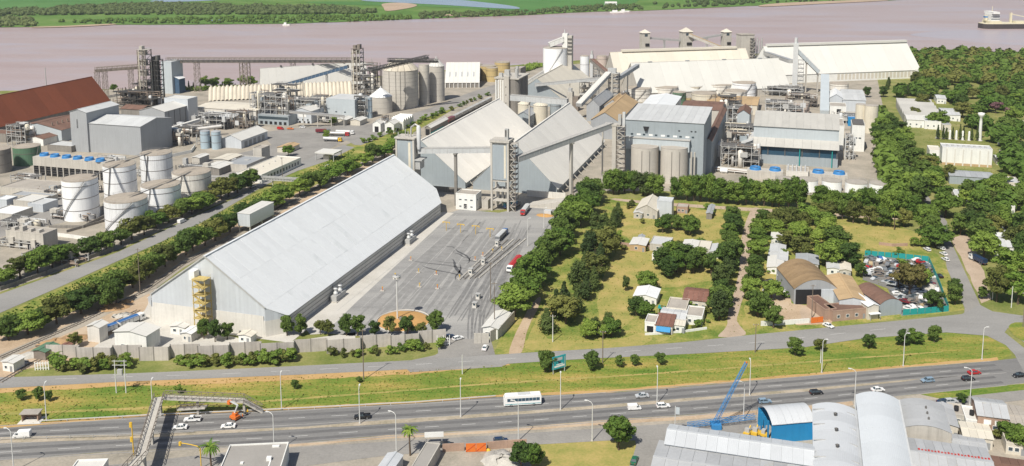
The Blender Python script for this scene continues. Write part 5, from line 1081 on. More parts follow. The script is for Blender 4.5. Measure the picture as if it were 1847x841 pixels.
tank('concrete_silo', 'tall concrete silo with white conical roof beside the slim silo', 772, 801.5, 118.5, 32, 'concrete_silo', 'roof_concrete', 0, 7.5, 'silo', 'left plant silos', rail=False, n=32, dome=('roof_white', False), hoops=5, bandmat='concrete_dark')
tank('concrete_silo', 'small concrete silo with wide metal cone roof', 667, 707, 173, 14, 'concrete_silo', 'roof_concrete', 0, 7.5, 'silo', 'left plant silos', rail=False, n=30, dome=('roof_pale', False), hoops=2, bandmat='concrete_dark')
tank('steel_bin', 'slim grey steel bin beside the cone-roofed silo', 658, 671, 176, 17, 'tank_blue', 'roof_grey', 3, 1, 'bin', rail=False, n=18)
gallery('conveyor_gallery', 'dark lattice conveyor climbing over the domed silo to the conical-roofed silo', G(668,130,38), G(772,106,43), 3, 3, 'steel_dark', 'steel_dark', open_=True, steel='steel_dark')
gallery('conveyor_gallery', 'second dark lattice conveyor crossing toward the white conical roof', G(700,112,44), G(790,113,40), 3, 3, 'steel_dark', 'steel_dark', open_=True, steel='steel_dark')
lattice_tower('concrete stair tower with machinery at the right end of the conveyor bridge', G(636,178), 8, 8, 46, 11, 'concrete', 'steel_rusty', 2, ('steel_rusty', 2))
process_unit('process_unit', 'tall cluttered elevator frame right of the concrete stair tower', G(650,182), 15, 11, 34, 45, 6, 3, mats=('steel_dark','pipe_silver','steel_rusty'), vessels=4, pipes=34, ducts=6)
t, w_, d_, hr = river_shed('white shed with open column front right of the silos', (803,150.5), (864,149), (852,112.5), 5, 'roof_white', 'concrete_dark', 8, None, R(2), 21)
for i in range(9): MB().box(w_*i/8-.3, -1.2, 0, w_*i/8+.3, -.6, 4.6).obj('column', 'frame_white', t)
for i in range(5): MB().slab((w_*(.1+.18*i), d_*.14, 5+ (hr-5)*.28 +.5), (w_*(.1+.18*i)+1, d_*.14, 5+(hr-5)*.28+.5), (w_*(.1+.18*i)+1, d_*.25, 5+(hr-5)*.5+.5), (w_*(.1+.18*i), d_*.25, 5+(hr-5)*.5+.5), .1).obj('skylight', 'roof_grey', t)
for i, (a, b, y, h_) in enumerate(((866,895,118.5,15), (892,920,112,15), (856,870,116,14), (876,898,122,14))): tank('storage_tank', ['front yellow tank by the white column shed','rear right yellow tank by the river','yellow tank half hidden behind the white column shed','lower yellow tank with green stain'][i], a, b, y, h_, 'tank_yellow', 'tank_top', 2, .6, group='yellow riverside tanks', n=24)
S('flat_shed', 'small dark flat-roofed shed on the bank right of the yellow tanks', (928,124), (938,125), (946,120), 9, rise=0, wall='concrete_dark', roof='roof_concrete')
for k, (a, b, lb) in enumerate((((672,222),(686,223),'left white truck tip house below the cone-roofed silo'), ((694,223),(708,225),'right white truck tip house below the cone-roofed silo'))):
 t, w_, d_ = S('tip_house', lb, a, b, (b[0]+9, b[1]-6), 7, rise=2, ridge='v', wall='wall_white', roof='roof_white', n=2); opening(t, 'f', w_*.25, 0, w_*.5, 4.5, w_, d_, 'doorway', 'opening', 'wall_white', .2)
t = thing('saw_tooth_shed', 'white shed with zigzag roof right of the tip houses', 'shed', G(704,233));
for i in range(5): gable_body(t, 0, 0, 0, 0, 'v', 'wall_white') if False else MB().add([(0,i*4,0),(11,i*4,0),(11,i*4+4,0),(0,i*4+4,0),(0,i*4,6.5),(11,i*4,6.5),(11,i*4+4,6.5),(0,i*4+4,6.5),(0,i*4+2,9),(11,i*4+2,9)], [(0,1,5,4),(1,2,6,9,5),(2,3,7,6),(3,0,4,8,7),(4,5,9,8),(8,9,6,7)]).obj('roof_bay', 'wall_white', t)
process_unit('process_unit', 'brown dust filters between the two truck tip houses', G(689,236), 4, 8, 11, 46, 3, 2, mats=('steel_rusty','pipe_brown','steel_grey'), vessels=3, pipes=10)
t, w_, d_ = S('rail_shed', 'white-roofed rail loading shed beside the left A-frame store', (766,230), (776,231), (800,214), 6, rise=1.5, ridge='v', wall='concrete_dark', roof='roof_white', n=5); opening(t, 'f', .8, 0, w_-1.6, 4.8, w_, d_, 'doorway', 'opening', None)
MB().box(w_+.2, 0, 0, w_+.35, d_*.7, 2.4).obj('teal_screen', 'teal', t)
a = G(806, 224); b = G(886, 183); dv = (b - a); nW = 7
for i in range(nW):
 p = a.lerp(b, i / nW); t = thing('rail_wagon', ('maroon hopper wagon at the near end of the rail siding' if i == 0 else f'{nth(i)} grey hopper wagon behind the maroon wagon on the siding'), 'wagon', p, math.atan2(dv.y, dv.x), 'wagons on the siding'); ml = 'paint_maroon' if i == 0 else 'steel_grey'; Lw = dv.length / nW - 1.5
 MB().add([(0,-1.4,1.6),(Lw,-1.4,1.6),(Lw,1.4,1.6),(0,1.4,1.6),(-.3,-1.6,4.2),(Lw+.3,-1.6,4.2),(Lw+.3,1.6,4.2),(-.3,1.6,4.2)], [(3,2,1,0),(4,5,6,7),(0,1,5,4),(1,2,6,5),(2,3,7,6),(3,0,4,7)]).obj('hopper_body', ml, t); MB().box(0,-1.2,.9,Lw,1.2,1.5).obj('underframe', 'steel_dark', t)
 for x in (1.5, 3.3, Lw-3.3, Lw-1.5):
  for y in (-.8, .8): MB().tube((x, y-.07, .5), (x, y+.07, .5), .48, n=12).obj('wheel', 'steel_dark', t)
TK = [(113,173.6,321,21.5,'tank_white','tall clean white tank with diagonal stair, leftmost of the six'), (187,243,296,21.5,'tank_white','tall white tank behind the clean leftmost tank'), (254,308.5,275,21.5,'tank_rust','tall white tank with rusty top at the back of the six'),
      (190,263.5,357,15.5,'tank_rust','wide white tank with orange rust patch at the front'), (255.6,323.5,332,15.5,'tank_white','wide white tank right of the rust-patched front tank'), (311.5,378.6,309,15.5,'tank_grubby','wide grubby tank at the right end of the six')]
for i, (a, b, y, h_, mt, lb) in enumerate(TK): tank('storage_tank', lb, a, b, y, h_, mt, 'tank_top', 3 if h_ > 18 else 2, .7, group='six white tanks beside the diagonal road', n=44, ladder=((-2.4,-.9) if i in (0,3) else (-2.0,-1.7)))
tank('storage_tank', 'dark green tank left of the concrete cooling tower', 25, 70.6, 263, 12, 'tank_green', 'tank_top', 1, .6, n=32, ladder=(-.6,-.2)); tank('storage_tank', 'dark grey tank cut by the left edge of the picture', -26, 16.6, 268, 15, 'concrete_dark', 'tank_top', 2, .6, n=32)
for i, (a, b) in enumerate(((361,378), (381,397.5))): tank('steel_bin', ('left' if i == 0 else 'right') + ' of the two slim pale blue bins beside the white pitched shed', a, b, 236 if i == 0 else 237, 12.5, 'tank_blue', 'roof_grey', 2, .8, 'bin', 'two slim bins', n=22, rail=False)
cooling('concrete cooling tower with six blue fans above the white tanks', [(80,279),(99,281),(120,283),(140,285),(161,287),(181,289)], 12.5, half=4.4, r=2.6, openings=True)
def walk(label, a, b, wd=1.1):
 t = thing('catwalk', label, 'catwalk', (a.x, a.y, 0), 0); o = Vector((a.x, a.y, 0)); p = a - o; q = b - o; n_ = Vector((-(q-p).y, (q-p).x, 0)).normalized() * wd / 2
 MB().bar(p, q, wd, .2).obj('deck', 'steel_dark', t)
 for s in (-1, 1): MB().bar(p + n_*s + Vector((0,0,1)), q + n_*s + Vector((0,0,1)), .08).obj('handrail', 'steel_dark', t)
 return t
walk('narrow catwalk from the cooling tower across the tops of two tall tanks', G(166,318,22), G(230,290,22)); walk('narrow catwalk between the two rear tall tank tops', G(228,290,22), G(300,266,22)); walk('narrow catwalk from the front rusty tank to the wide tank beside it', G(232,357,16), G(300,330,16)); walk('narrow catwalk between the two rightmost wide tanks', G(300,331,16), G(352,306,16))
def dike(label, pts, h=1.6, mat='concrete_dark'):
 t = thing('dike_wall', label, 'wall', G(*pts[0]), 0); o = G(*pts[0])
 for p, q in zip(pts, pts[1:]):
  a = G(*p) - o; b = G(*q) - o; k = max(1, int((b - a).length / 7))
  for i in range(k):
   m0 = a.lerp(b, i/k + .004); m1 = a.lerp(b, (i+1)/k - .004); MB().bar((m0.x,m0.y,h/2),(m1.x,m1.y,h/2),.35,h).obj('wall_panel', mat, t)
 return t
dike('low concrete dike wall around the clean leftmost tank', [(85,398),(90,412),(150,412),(190,392),(186,372)]); dike('low concrete dike wall in front of the rust-patched tank', [(120,420),(190,400),(192,424)], 1.4); dike('white-topped dike wall left of the tree row by the tanks', [(92,425),(132,430),(170,436)], 1.8, 'wall_white'); dike('low white wall beside the slim pale blue bins', [(300,286),(345,276),(352,266)], 2.2, 'wall_white'); dike('boundary wall along the upper side of the diagonal road, left part', [(0,525),(110,486),(205,452)], 1.8, 'concrete_dark')
t, w_, d_ = S('pitched_shed', 'white pitched shed in the middle of the left yard', (398,251), (431,255), (493,237), 6, rise=3.4, ridge='v', wall='wall_metalpale', roof='roof_white', n=8); win_row(t, 'r', 3, d_-3, 5, .3, d_/9, 4, w_, d_, name='door', mat='door_grey', frame=None)
t, w_, d_ = S('office_block', 'long white flat-roofed office with window row on its right side', (426,313), (471,317), (541,285), 5, rise=0, wall='wall_white', roof='roof_cream', cat='office'); win_row(t, 'r', 2, d_-2, 12, 1.4, 2.2, 2.2, w_, d_)
for k in range(6): MB().lathe([(.35,5.1),(.35,5.9),(.01,6.1)], 10, w_*.4, d_*(.1+.15*k)).obj('roof_vent', 'steel_grey', t)
S('concrete_box', 'blank concrete stair block behind the flat-roofed office', (456,268), (472,269), (482,263), 9, rise=0, wall='concrete', roof='roof_concrete', cat='building')
t, w_, d_ = S('flat_shed', 'grey flat-roofed workshop left of the stair block', (405,296), (445,299), (470,284), 4.5, rise=0, wall='concrete', roof='roof_grey')
S('flat_shed', 'white-roofed lean-to left of the office', (365,302), (391,306), (418,294), 4.5, rise=.8, ridge='v', wall='concrete_dark', roof='roof_white', n=4); S('flat_shed', 'tiny white canopy roof beside the rusty tank', (346,284), (357,286), (368,278), 4.5, rise=.5, ridge='v', wall='concrete', roof='roof_white', n=2); S('flat_shed', 'low tan shed behind the white canopy', (385,287), (412,289), (430,279), 4, rise=.5, ridge='v', wall='concrete', roof='roof_cream', n=3)
t = thing('weigh_canopy', 'white flat truck canopy beside the hedge at the yard gate', 'canopy', G(566,284)); o, w_, d_ = frame3((567.5,275), (601,278), (612,270), 5.5); t.location = o
MB().box(0,0,4.8,w_,d_,5.6).obj('roof', 'roof_white', t)
for x in (.6, w_-.6):
 for y in (.6, d_-.6): MB().box(x-.2,y-.2,0,x+.2,y+.2,4.8).obj('post', 'steel_grey', t)
MB().box(w_*.3, d_*.3, 0, w_*.6, d_*.7, 3).obj('booth', 'wall_cream', t)
gallery('pipe_bridge', 'grey pipe bridge crossing over the diagonal road', G(446,322,5), G(538,327,5), 2.2, 1.6, 'steel_grey', 'steel_grey', cat='pipe bridge', open_=True, legs=(.02,.5,.98), legw=.5, steel='steel_grey')
gallery('pipe_bridge', 'low pipe rack left of the pipe bridge, over the white wall', G(345,320,3), G(446,325,3), 1.8, 1.2, 'pipe_silver', 'steel_grey', cat='pipe rack', open_=True, legs=(.02,.3,.6,.95), legw=.4, steel='steel_grey')
for nm, A, B, C, h_, wl, rf, lb in (('concrete_box',(10,417),(78,424),(93,413),8,'concrete','roof_concrete','grey concrete pump building at the lower left edge'), ('flat_shed',(-20,384),(20,389),(48,374),4,'concrete','roof_pale','pale roofed shed at the left edge above the pump building'), ('flat_shed',(24,362),(58,366),(78,353),4,'concrete','roof_white','white roofed shed in the left yard'), ('flat_shed',(50,368),(76,371),(95,360),4,'wall_metalpale','roof_midgrey','grey roofed shed behind the white roofed one'),
 ('flat_shed',(0,338),(80,345),(100,328),4,'concrete','roof_concrete','broad flat concrete roof in front of the cooling tower'), ('flat_shed',(20,352),(88,357),(92,350),3,'concrete','roof_grey','narrow grey flat roof strip in the left yard'), ('flat_shed',(-10,360),(12,362),(16,354),4.5,'wall_metalpale','roof_pale','small purple-grey shed cut by the left edge'), ('flat_shed',(85,262),(126,266),(128,256),4,'concrete_dark','roof_midgrey','low pipe shed below the tall grey block'), ('flat_shed',(-30,240),(10,243),(20,236),6,'concrete_dark','roof_rustbrown','brown shed at the left edge under the red roof')):
 t, w_, d_ = S(nm, lb, A, B, C, h_, rise=0, wall=wl, roof=rf)
 if nm == 'concrete_box':
  for k in range(4): MB().box(w_*(.08+.22*k), d_*.2, h_, w_*(.08+.22*k)+2, d_*.5, h_+rng(1,2.5)).obj('roof_unit', 'concrete', t)
  win_row(t, 'f', 1, w_-1, 4, 0, 2, 4, w_, d_, name='doorway', mat='opening', frame=None)
for i, (x, y, w_, d_, h_, lv, lb) in enumerate(((310,246,24,12,8,2,'dark pipes below the white sloping conveyor'), (352,232,26,10,12,3,'tangled ducts left of the upright brown pipes'), (452,214,10,10,22,4,'tall slim stacks at the left of the curved ducts'), (492,206,24,9,26,5,'upper pipe gallery behind the dark-windowed building'), (556,206,18,8,16,3,'vertical pipes right of the white-fronted building'), (170,300,18,8,6,1,'pipes between the cooling tower and the grey block'), (95,395,22,6,4,1,'valves and pipes inside the dike of the clean tank'), (270,352,16,6,4,1,'valves between the wide tanks'), (20,330,20,6,5,1,'pipe runs left of the broad flat roof'), (420,300,12,5,4,1,'roof units and pipes of the grey workshop'), (14,262,16,10,15,4,'thin distillation columns in front of the pale blue shed'), (355,262,20,8,7,2,'rusty pipe frame beside the slim pale blue bins'), (300,262,14,8,10,3,'steel frame at the foot of the windowless plant block'), (0,445,24,8,4,1,'low pipes and drums at the lower left edge'), (40,470,30,8,3.5,1,'clutter of drums and pipes below the pump building'), (318,312,22,8,5,1,'pipework right of the grubby tank'), (60,352,20,5,4,1,'small pumps between the flat roofs of the left yard'), (0,410,20,8,4,1,'pipes left of the pump building'), (130,350,14,8,4,1,'pumps between the clean tank and the cooling tower'), (240,318,16,8,5,2,'pipework behind the rear tall tanks'), (395,222,16,8,9,2,'ducts in front of the low grey shed'), (575,222,16,6,6,2,'pipes below the box building'))):
 process_unit('process_unit', lb, G(x, y), w_, d_, h_, 60 + i, lv, 4, mats=('steel_grey' if i % 3 else 'steel_dark','pipe_silver','steel_pale' if i % 2 else 'pipe_brown'), vessels=4, pipes=16, ducts=3)
for i in range(2):
 S('small_shed', ['left','right'][i] + ' small white cabin in front of the box building', (604+i*28,216+i*1), (622+i*26,217.5+i), (628+i*25,211+i), 4, rise=1, ridge='v', wall='wall_cream', roof='roof_white', n=2)
S('small_shed', 'low tan cabin row beside the yard flower bed', (500,266), (520,268), (545,260), 3.5, rise=.8, ridge='v', wall='wall_cream', roof='roof_tan', n=3)
for k, (ln, lb) in enumerate((([(0,646),(140,585),(262,525),(330,477),(400,438),(560,345),(700,272),(722,261)], 'railway track between the lower tree row and the warehouse'), ([(0,690),(60,655),(150,612),(250,560)], 'rusty siding curving toward the gate sheds'))):
 pts = [G(*p) for p in ln]; t = thing('railway_track', lb, 'railway', pts[0], 0); o = pts[0]
 for s in (-.75, .75):
  mb = MB()
  for a, b in zip(pts, pts[1:]):
   n_ = Vector((-(b-a).y, (b-a).x, 0)).normalized() * s; a2 = a - o + n_; b2 = b - o + n_; mb.bar((a2.x,a2.y,.22),(b2.x,b2.y,.22),.16,.2)
  mb.obj('rail', 'steel_rusty', t)
 mb = MB()
 for a, b in zip(pts, pts[1:]):
  d = (b-a); n_ = Vector((-d.y, d.x, 0)).normalized() * 1.3; k_ = int(d.length / 1.6)
  for i in range(k_): c = a.lerp(b, i/k_) - o; mb.bar((c.x-n_.x, c.y-n_.y, .1), (c.x+n_.x, c.y+n_.y, .1), .3, .12)
 stuff(mb.obj('sleepers', 'steel_rusty', t))
# ================================================================ trees and shrubs
DK = ['dense','dense','broad','olive']; MX = ['dense','broad','olive','bright']
row(DK, 'the row above the diagonal road', 'trees above the diagonal road', [(-20,522),(60,497),(130,472),(210,446),(300,405),(400,362),(455,338)], 20, (8.5,11.5), 1.2, 1.35)
row(DK, 'the near row below the diagonal road', 'trees below the diagonal road', [(-10,618),(60,602),(130,572),(200,540),(280,492),(350,452),(425,415)], 20, (8.0,11.5), 1.8, 1.35)
row(MX, 'the far row below the diagonal road', 'trees below the diagonal road', [(430,412),(500,376),(560,346),(620,318),(690,284),(735,258)], 16, (9.5,12.5), 1.6, 1.3)
row(['shrub','shrub_olive','shrub'], 'the hedge between road and siding', 'hedge shrubs by the siding', [(640,262),(700,245),(760,222),(800,204),(840,188),(880,172)], 26, (3,4.6), 2.0, 1.2, noun='shrub', name='shrub', cat='shrub')
for i, (x, y, k, h) in enumerate(((160,558,'dense',9),(196,560,'dense',11),(210,548,'dense',10),(135,628,'olive',6.5),(368,612,'dense',7),(388,617,'dense',8),(410,612,'dense',7.5),(518,606,'dense',7.5),(543,606,'dense',8),(578,604,'olive',6),(592,606,'olive',6.5),(625,606,'dense',7.5),(645,606,'dense',8),(676,607,'dense',6.5),(703,606,'olive',7),(735,604,'dense',8.5),(786,600,'dense',9.5),(760,604,'olive',5))):
 tree(k, ['tree in the dirt strip left of the rubble, smallest','tallest tree in the dirt strip by the railway','tree right of the tallest one in the dirt strip','small tree behind the blue truck shed','left tree of the clump before the warehouse gable','middle tree of the clump before the warehouse gable','right tree of the clump before the warehouse gable','left tree at the warehouse\'s near corner','right tree at the warehouse\'s near corner','slim left tree between warehouse and gate wall','slim right tree between warehouse and gate wall','left tree below the lamp mound','second tree below the lamp mound','third tree below the lamp mound','fourth tree below the lamp mound','fifth tree below the lamp mound','rightmost and tallest tree below the lamp mound','smallest tree below the lamp mound'][i], (x, y), h, 'yard trees behind the concrete wall', .9)
row(['shrub','shrub','shrub_olive'], 'the hedge outside the wall, left part', 'wall hedge', [(98,667),(160,668),(235,662)], 15, (3.4,5.2), .8, 1.25, noun='shrub', name='shrub', cat='shrub')
row(['shrub','shrub','shrub_olive'], 'the hedge outside the wall, middle part', 'wall hedge', [(335,658),(400,660),(470,656),(530,650)], 20, (3.2,5.0), .8, 1.25, noun='shrub', name='shrub', cat='shrub')
row(['shrub_olive','shrub'], 'the sparse hedge outside the wall, right part', 'wall hedge', [(588,642),(620,644),(660,640),(700,638),(740,634),(800,626)], 12, (2.8,4.4), .8, 1.1, noun='shrub', name='shrub', cat='shrub')
palm('small palm at the left end of the wall hedge', (101,668), 5.5, 2.4)
row(['dense','broad','dense'], 'the tall row right of the truck yard', 'trees right of the truck yard', [(924,585),(944,548),(968,505),(998,458),(1028,415),(1052,382),(1074,355)], 13, (12.5,15.5), 1.2, 1.05, 'from the front')
row(['broad','dense'], 'the second row right of the truck yard', 'trees right of the truck yard', [(935,560),(975,500),(1015,448),(1050,400),(1085,362)], 8, (10.5,13), 1.5, 1.05, 'from the front')
row(['oak','conifer','conifer'], 'the dark tree belt left of the hay field', 'dark belt trees', [(985,612),(1000,585),(1035,540),(1060,490),(1080,450),(1100,415),(1118,390)], 12, (11.5,15), 1.5, 1.25, 'from the front')
row(['conifer','oak','olive'], 'the inner line of the dark tree belt', 'dark belt trees', [(1018,600),(1045,560),(1066,520),(1082,480),(1098,440)], 8, (11.5,14), 1.5, 1.25, 'from the front')
grove(['bright','broad','oak'], 'the loose trees at the foot of the dark belt', 'dark belt trees', [(1050,612),(1060,590),(1110,595),(1112,612)], 4, (7,10), mind=3.5)
row(['tall','tall','oak'], 'the tall hedge row before the mill silos', 'tall hedge before the plant', [(1098,352),(1130,348),(1160,352),(1190,357)], 7, (14,17), .8, 1.2)
row(['tall'], 'the long tall hedge before the right plant', 'tall hedge before the plant', [(1212,360),(1300,366),(1400,374),(1450,378)], 15, (14,16.5), .6, 1.2)
row(['tall'], 'the tall hedge right of the gap', 'tall hedge before the plant', [(1470,380),(1540,386),(1605,392),(1650,396)], 11, (13.5,15.5), .8, 1.2)
row(['broad','tall','dense'], 'the avenue left of the side road', 'side road avenue trees', [(1588,245),(1600,280),(1618,320),(1640,352),(1662,380)], 13, (13,17), 2.5, 1.15, 'from the back')
row(['dense','broad'], 'the avenue right of the side road', 'side road avenue trees', [(1606,230),(1630,280),(1658,325),(1690,362),(1720,400),(1735,430)], 11, (11,14), 2.5, 1.15, 'from the back')
row(['dense','broad'], 'the roadside trees left of the parked cars', 'side road avenue trees', [(1668,400),(1676,425),(1690,452)], 4, (10.5,13), 1, 1.1, 'from the back')
grove(['dense','broad','oak','conifer'], 'the dark clump right of the side road', 'right edge trees', [(1745,400),(1770,380),(1780,440),(1800,520),(1770,500)], 8, (13,18), mind=5)
grove(['broad','dense','bright','olive'], 'the right edge grove above the junction', 'right edge trees', [(1790,560),(1790,470),(1847,420),(1900,440),(1900,590),(1830,570)], 12, (11,15), mind=7)
for x, y, h, lb in ((1722,550,9.5,'front tree on the left of the side road junction'), (1722,535,8,'tree just behind the front junction tree'), (1772,540,6,'small round tree on the right of the junction')): tree('dense', lb, (x, y), h, 'junction trees', .9)
grove(['broad','dense','olive','bright'], 'the park behind the white warehouse', 'park trees', [(1600,170),(1650,150),(1847,150),(1880,330),(1800,340),(1790,300),(1800,260),(1690,250),(1640,215)], 26, (11,15), 1.1, 13)
grove(['broad','dense','bright','olive'], 'the grove before the white warehouse', 'park trees', [(1660,300),(1700,305),(1720,340),(1800,340),(1847,330),(1847,420),(1790,440),(1740,380),(1690,350)], 13, (9,13), 1.1, 10)
for i, (x, y) in enumerate(((1690,118),(1796,205),(1782,200),(1822,212))): tree('pink', ['pink-flowering tree on the river bank','left pink-flowering tree in the park','pink-flowering tree behind the left one','small pink-flowering tree at the right of the park'][i], (x, y), rng(9,12), 'pink flowering trees', 1.2)
row(['poplar'], 'the poplar row behind the white gate pillars', 'poplars', [(1685,252),(1720,252),(1765,255)], 8, (12,14), .6, 1.0, noun='poplar', name='poplar_tree')
row(['poplar'], 'the bank row behind the ribbed store', 'bank cypresses', [(335,161),(400,160),(450,159)], 11, (7,9), .8, 1.2, noun='cypress', name='cypress_tree'); row(['broad'], 'the bushes behind the bank cypresses', 'bank cypresses', [(355,159),(420,158),(470,158)], 5, (8,11), 2)
grove(['conifer','dense'], 'the clump before the white riverside shed', 'riverside trees', [(1545,165),(1600,150),(1650,155),(1640,185),(1580,190)], 5, (10,14), mind=8)
for x, y, lb in ((205,166,'bush at the right end of the red shed'), (1395,104,'tree beside the head house on the bank'), (1400,100,'second tree beside the head house on the bank'), (520,282,'tree in the left yard behind the office'), (600,226,'young tree beside the small white cabins'), (588,252,'shrubby tree by the canopy')): tree('bright' if y > 200 else 'broad', lb, (x, y), rng(6,9))
row(['dense','broad'], 'the row left of the lane, back part', 'dirt lane trees', [(1322,402),(1318,425),(1312,448)], 5, (8.5,11), 1.5, 1.15, 'from the back')
row(['dense','oak'], 'the row left of the lane, front part', 'dirt lane trees', [(1320,470),(1308,500),(1302,530),(1296,560),(1290,592)], 8, (10.5,13), 1.5, 1.15, 'from the back')
row(['broad','dense'], 'the row right of the dirt lane', 'dirt lane trees', [(1378,400),(1370,440),(1362,480),(1355,560),(1378,592)], 8, (8.5,11), 1.5, 1.1, 'from the back')
grove(['dense','broad'], 'the clump in front of the blue-grey barn', 'field clumps', [(1175,420),(1200,408),(1260,412),(1255,424),(1190,425)], 5, (7.5,9.5), 1.1, 5)
grove(['dense','broad'], 'the big clump in the hay field', 'field clumps', [(1178,492),(1200,470),(1290,480),(1282,500),(1200,502)], 8, (8.5,11), 1.1, 6)
for x, y, k, h, lb in ((1128,525,'oak',7,'small dark tree left of the round hay field tree'), (1166,522,'broad',9.5,'big round tree in the hay field'), (1148,570,'dense',8.5,'tree left of the pale roofed house'), (1165,575,'broad',8,'tree in front of the pale roofed house'), (1112,410,'oak',8.5,'tree at the left edge of the barn field'), (1112,440,'bright',7,'bright bushy tree below the barn field'), (1090,610,'bright',6,'small bright tree by the verge'), (1242,575,'dense',3,'dark shrub in front of the front house'), (1140,372,'olive',4,'shrub at the left of the barn')): tree(k, lb, (x, y), h, 'hay field trees')
grove(['dense','broad','bright','olive'], 'the thicket between lane and dry clearing', 'block trees', [(1385,420),(1400,395),(1480,395),(1500,420),(1490,445),(1540,455),(1555,480),(1500,492),(1440,470),(1400,440)], 18, (9,12.5), 1.15, 7)
grove(['dense','olive'], 'the hedge above the dry clearing', 'block trees', [(1480,400),(1640,415),(1640,408),(1480,392)], 8, (8.5,11), 1.1, 7); palm('tall palm above the dry clearing', (1613,415), 9, 3.2)
for x, y, k, h, lb in ((1640,535,'brown',13,'largest brownish tree in the scrap yard'), (1620,522,'brown',10,'left brownish tree in the scrap yard'), (1660,520,'broad',9,'green tree behind the brownish scrap yard tree'), (1686,560,'dense',8,'tree at the front corner of the scrap yard'), (1668,447,'bright',6,'left bush above the scrap yard'), (1650,445,'bright',5,'small bush above the scrap yard'), (1552,500,'dense',6,'tree at the left edge of the scrap yard'), (1420,520,'dense',5.5,'tree beside the parked wrecks'), (1392,540,'broad',8.5,'left lane corner tree'), (1365,570,'broad',8,'front lane corner tree'), (1395,592,'dense',8.5,'tree at the white wall by the service road')): tree(k, lb, (x, y), h, 'scrap yard trees', 1.1)
for x, y, k, h, lb in ((983,672,'dense',7.5,'left tree behind the turquoise billboard'), (992,671,'dense',8,'right tree behind the turquoise billboard'), (1068,668,'dense',6.5,'round verge tree right of the billboard'), (1117,663,'dense',4,'left of two small verge trees'), (1145,661,'dense',4,'right of two small verge trees'), (1191,658,'dense',4.6,'verge tree beside the third lamp post'), (1434,642,'dense',6.5,'verge tree below the white car'), (1480,634,'olive',5.5,'verge tree beside the lamp post below the workshop'), (1568,628,'dense',6.2,'verge tree below the workshop doors'), (1628,624,'dense',7,'left of a pair of verge trees'), (1650,621,'broad',5.5,'right of a pair of verge trees'), (1685,618,'dense',5.8,'rightmost tree on the verge before the junction'), (532,702,'dense',3.6,'lone small tree on the verge right of the footbridge'), (322,710,'bright',3.2,'small tree on the verge beside the footbridge'), (648,690,'dense',2.2,'tiny bush on the verge by the power pole'), (1116,812,'broad',10.5,'big tree beside the near side street'), (940,846,'dense',8,'tree cut by the bottom edge beside the orange gate'), (962,850,'broad',7,'second tree cut by the bottom edge'), (38,722,'dense',4,'verge shrub at the left edge'), (70,722,'dense',4,'second verge shrub at the left edge'), (88,724,'dense',3.2,'third verge shrub at the left edge'), (1815,800,'broad',7,'tree among the right foreground houses'), (1840,815,'broad',8,'tree at the bottom right corner'), (1735,728,'dense',4,'small tree by the right foreground parking'), (1655,850,'broad',6,'tree at the bottom edge between the roofs')): tree(k, lb, (x, y), h, 'verge and foreground trees')
palm('palm beside the yellow traffic signal', (381,842), 6, 2.8); palm('fan palm beside the monopitch kiosk', (740,822), 8, 2.3)
for wh, pl, k in (('the gardens around the front houses', [(1160,600),(1200,560),(1290,545),(1280,598)], 14), ('the gardens of the low house row', [(1120,450),(1130,430),(1310,445),(1310,470)], 14), ('the yards of the lane houses', [(1380,540),(1385,440),(1440,450),(1450,545)], 14), ('the barn field', [(1110,400),(1140,368),(1300,380),(1300,420)], 8), ('the edge of the scrap yard', [(1540,455),(1690,462),(1690,470),(1545,500)], 8), ('the right foreground yards', [(1690,745),(1847,750),(1847,830),(1780,830)], 8)): grove(['shrub','shrub_olive'], wh, 'garden shrubs', pl, k, (1.6,3.6), 1.2, 2.2, noun='shrub', name='shrub', cat='shrub')
def thicket(name, label, cat, pix, n, H, mat, lvl=0.0, squash=1.0, leafn=26):
 P = [G(x, y, lvl) for x, y in pix]; mb = MB(); rd = random.Random(len(name) + n); xs = [p.x for p in P]; ys = [p.y for p in P]; k = 0; tr = 0
 while k < n and tr < n * 30:
  tr += 1; x, y = rd.uniform(min(xs), max(xs)), rd.uniform(min(ys), max(ys)); c = False
  for i in range(len(P)):
   a, b = P[i], P[i-1]
   if (a.y > y) != (b.y > y) and x < (b.x - a.x) * (y - a.y) / (b.y - a.y) + a.x: c = not c
  if not c: continue
  k += 1; h = rd.uniform(*H); r = h * rd.uniform(.45, .8) * squash
  mb.lathe([(.01, lvl - .2), (r*.7, lvl + h*.15), (r*.8, lvl + h*.45), (r*.5, lvl + h*.8), (.01, lvl + h*.92)], 6, x, y, smooth=False)
  for i in range(leafn):
   d = Vector((rd.gauss(0,1), rd.gauss(0,1), abs(rd.gauss(0,1)))).normalized(); p = Vector((x, y, lvl + h*.4)) + Vector((d.x*r, d.y*r, d.z*h*.6)) * rd.uniform(.8, 1.1); s = h * rd.uniform(.1, .2)
   e1 = Vector((rd.gauss(0,1), rd.gauss(0,1), rd.gauss(0,.6))).normalized(); e2 = d.cross(e1)
   if e2.length > .05: e2.normalize(); mb.add([p - e1*s, p + e2*s, p + e1*s, p - e2*s], [(0,1,2,3)])
 o = mb.obj(name, mat); tag(o, label, cat); return stuff(o)
thicket('far_bank_thicket', 'dark scrub thicket along the middle of the far island', 'thicket', [(-120,24),(80,17),(215,9),(330,8),(420,12),(600,14),(690,22),(650,26),(400,27),(200,27),(60,28),(-120,34)], 1500, (4,10), 'leaf_far', WZ + .6, 1.3, 12)
thicket('far_bank_thicket', 'green bushes lining the far river shore on the left', 'thicket', [(-120,44),(0,34),(60,36),(62,48),(0,49),(-120,54)], 240, (4,10), 'leaf_far', WZ + .6, 1.1, 14)
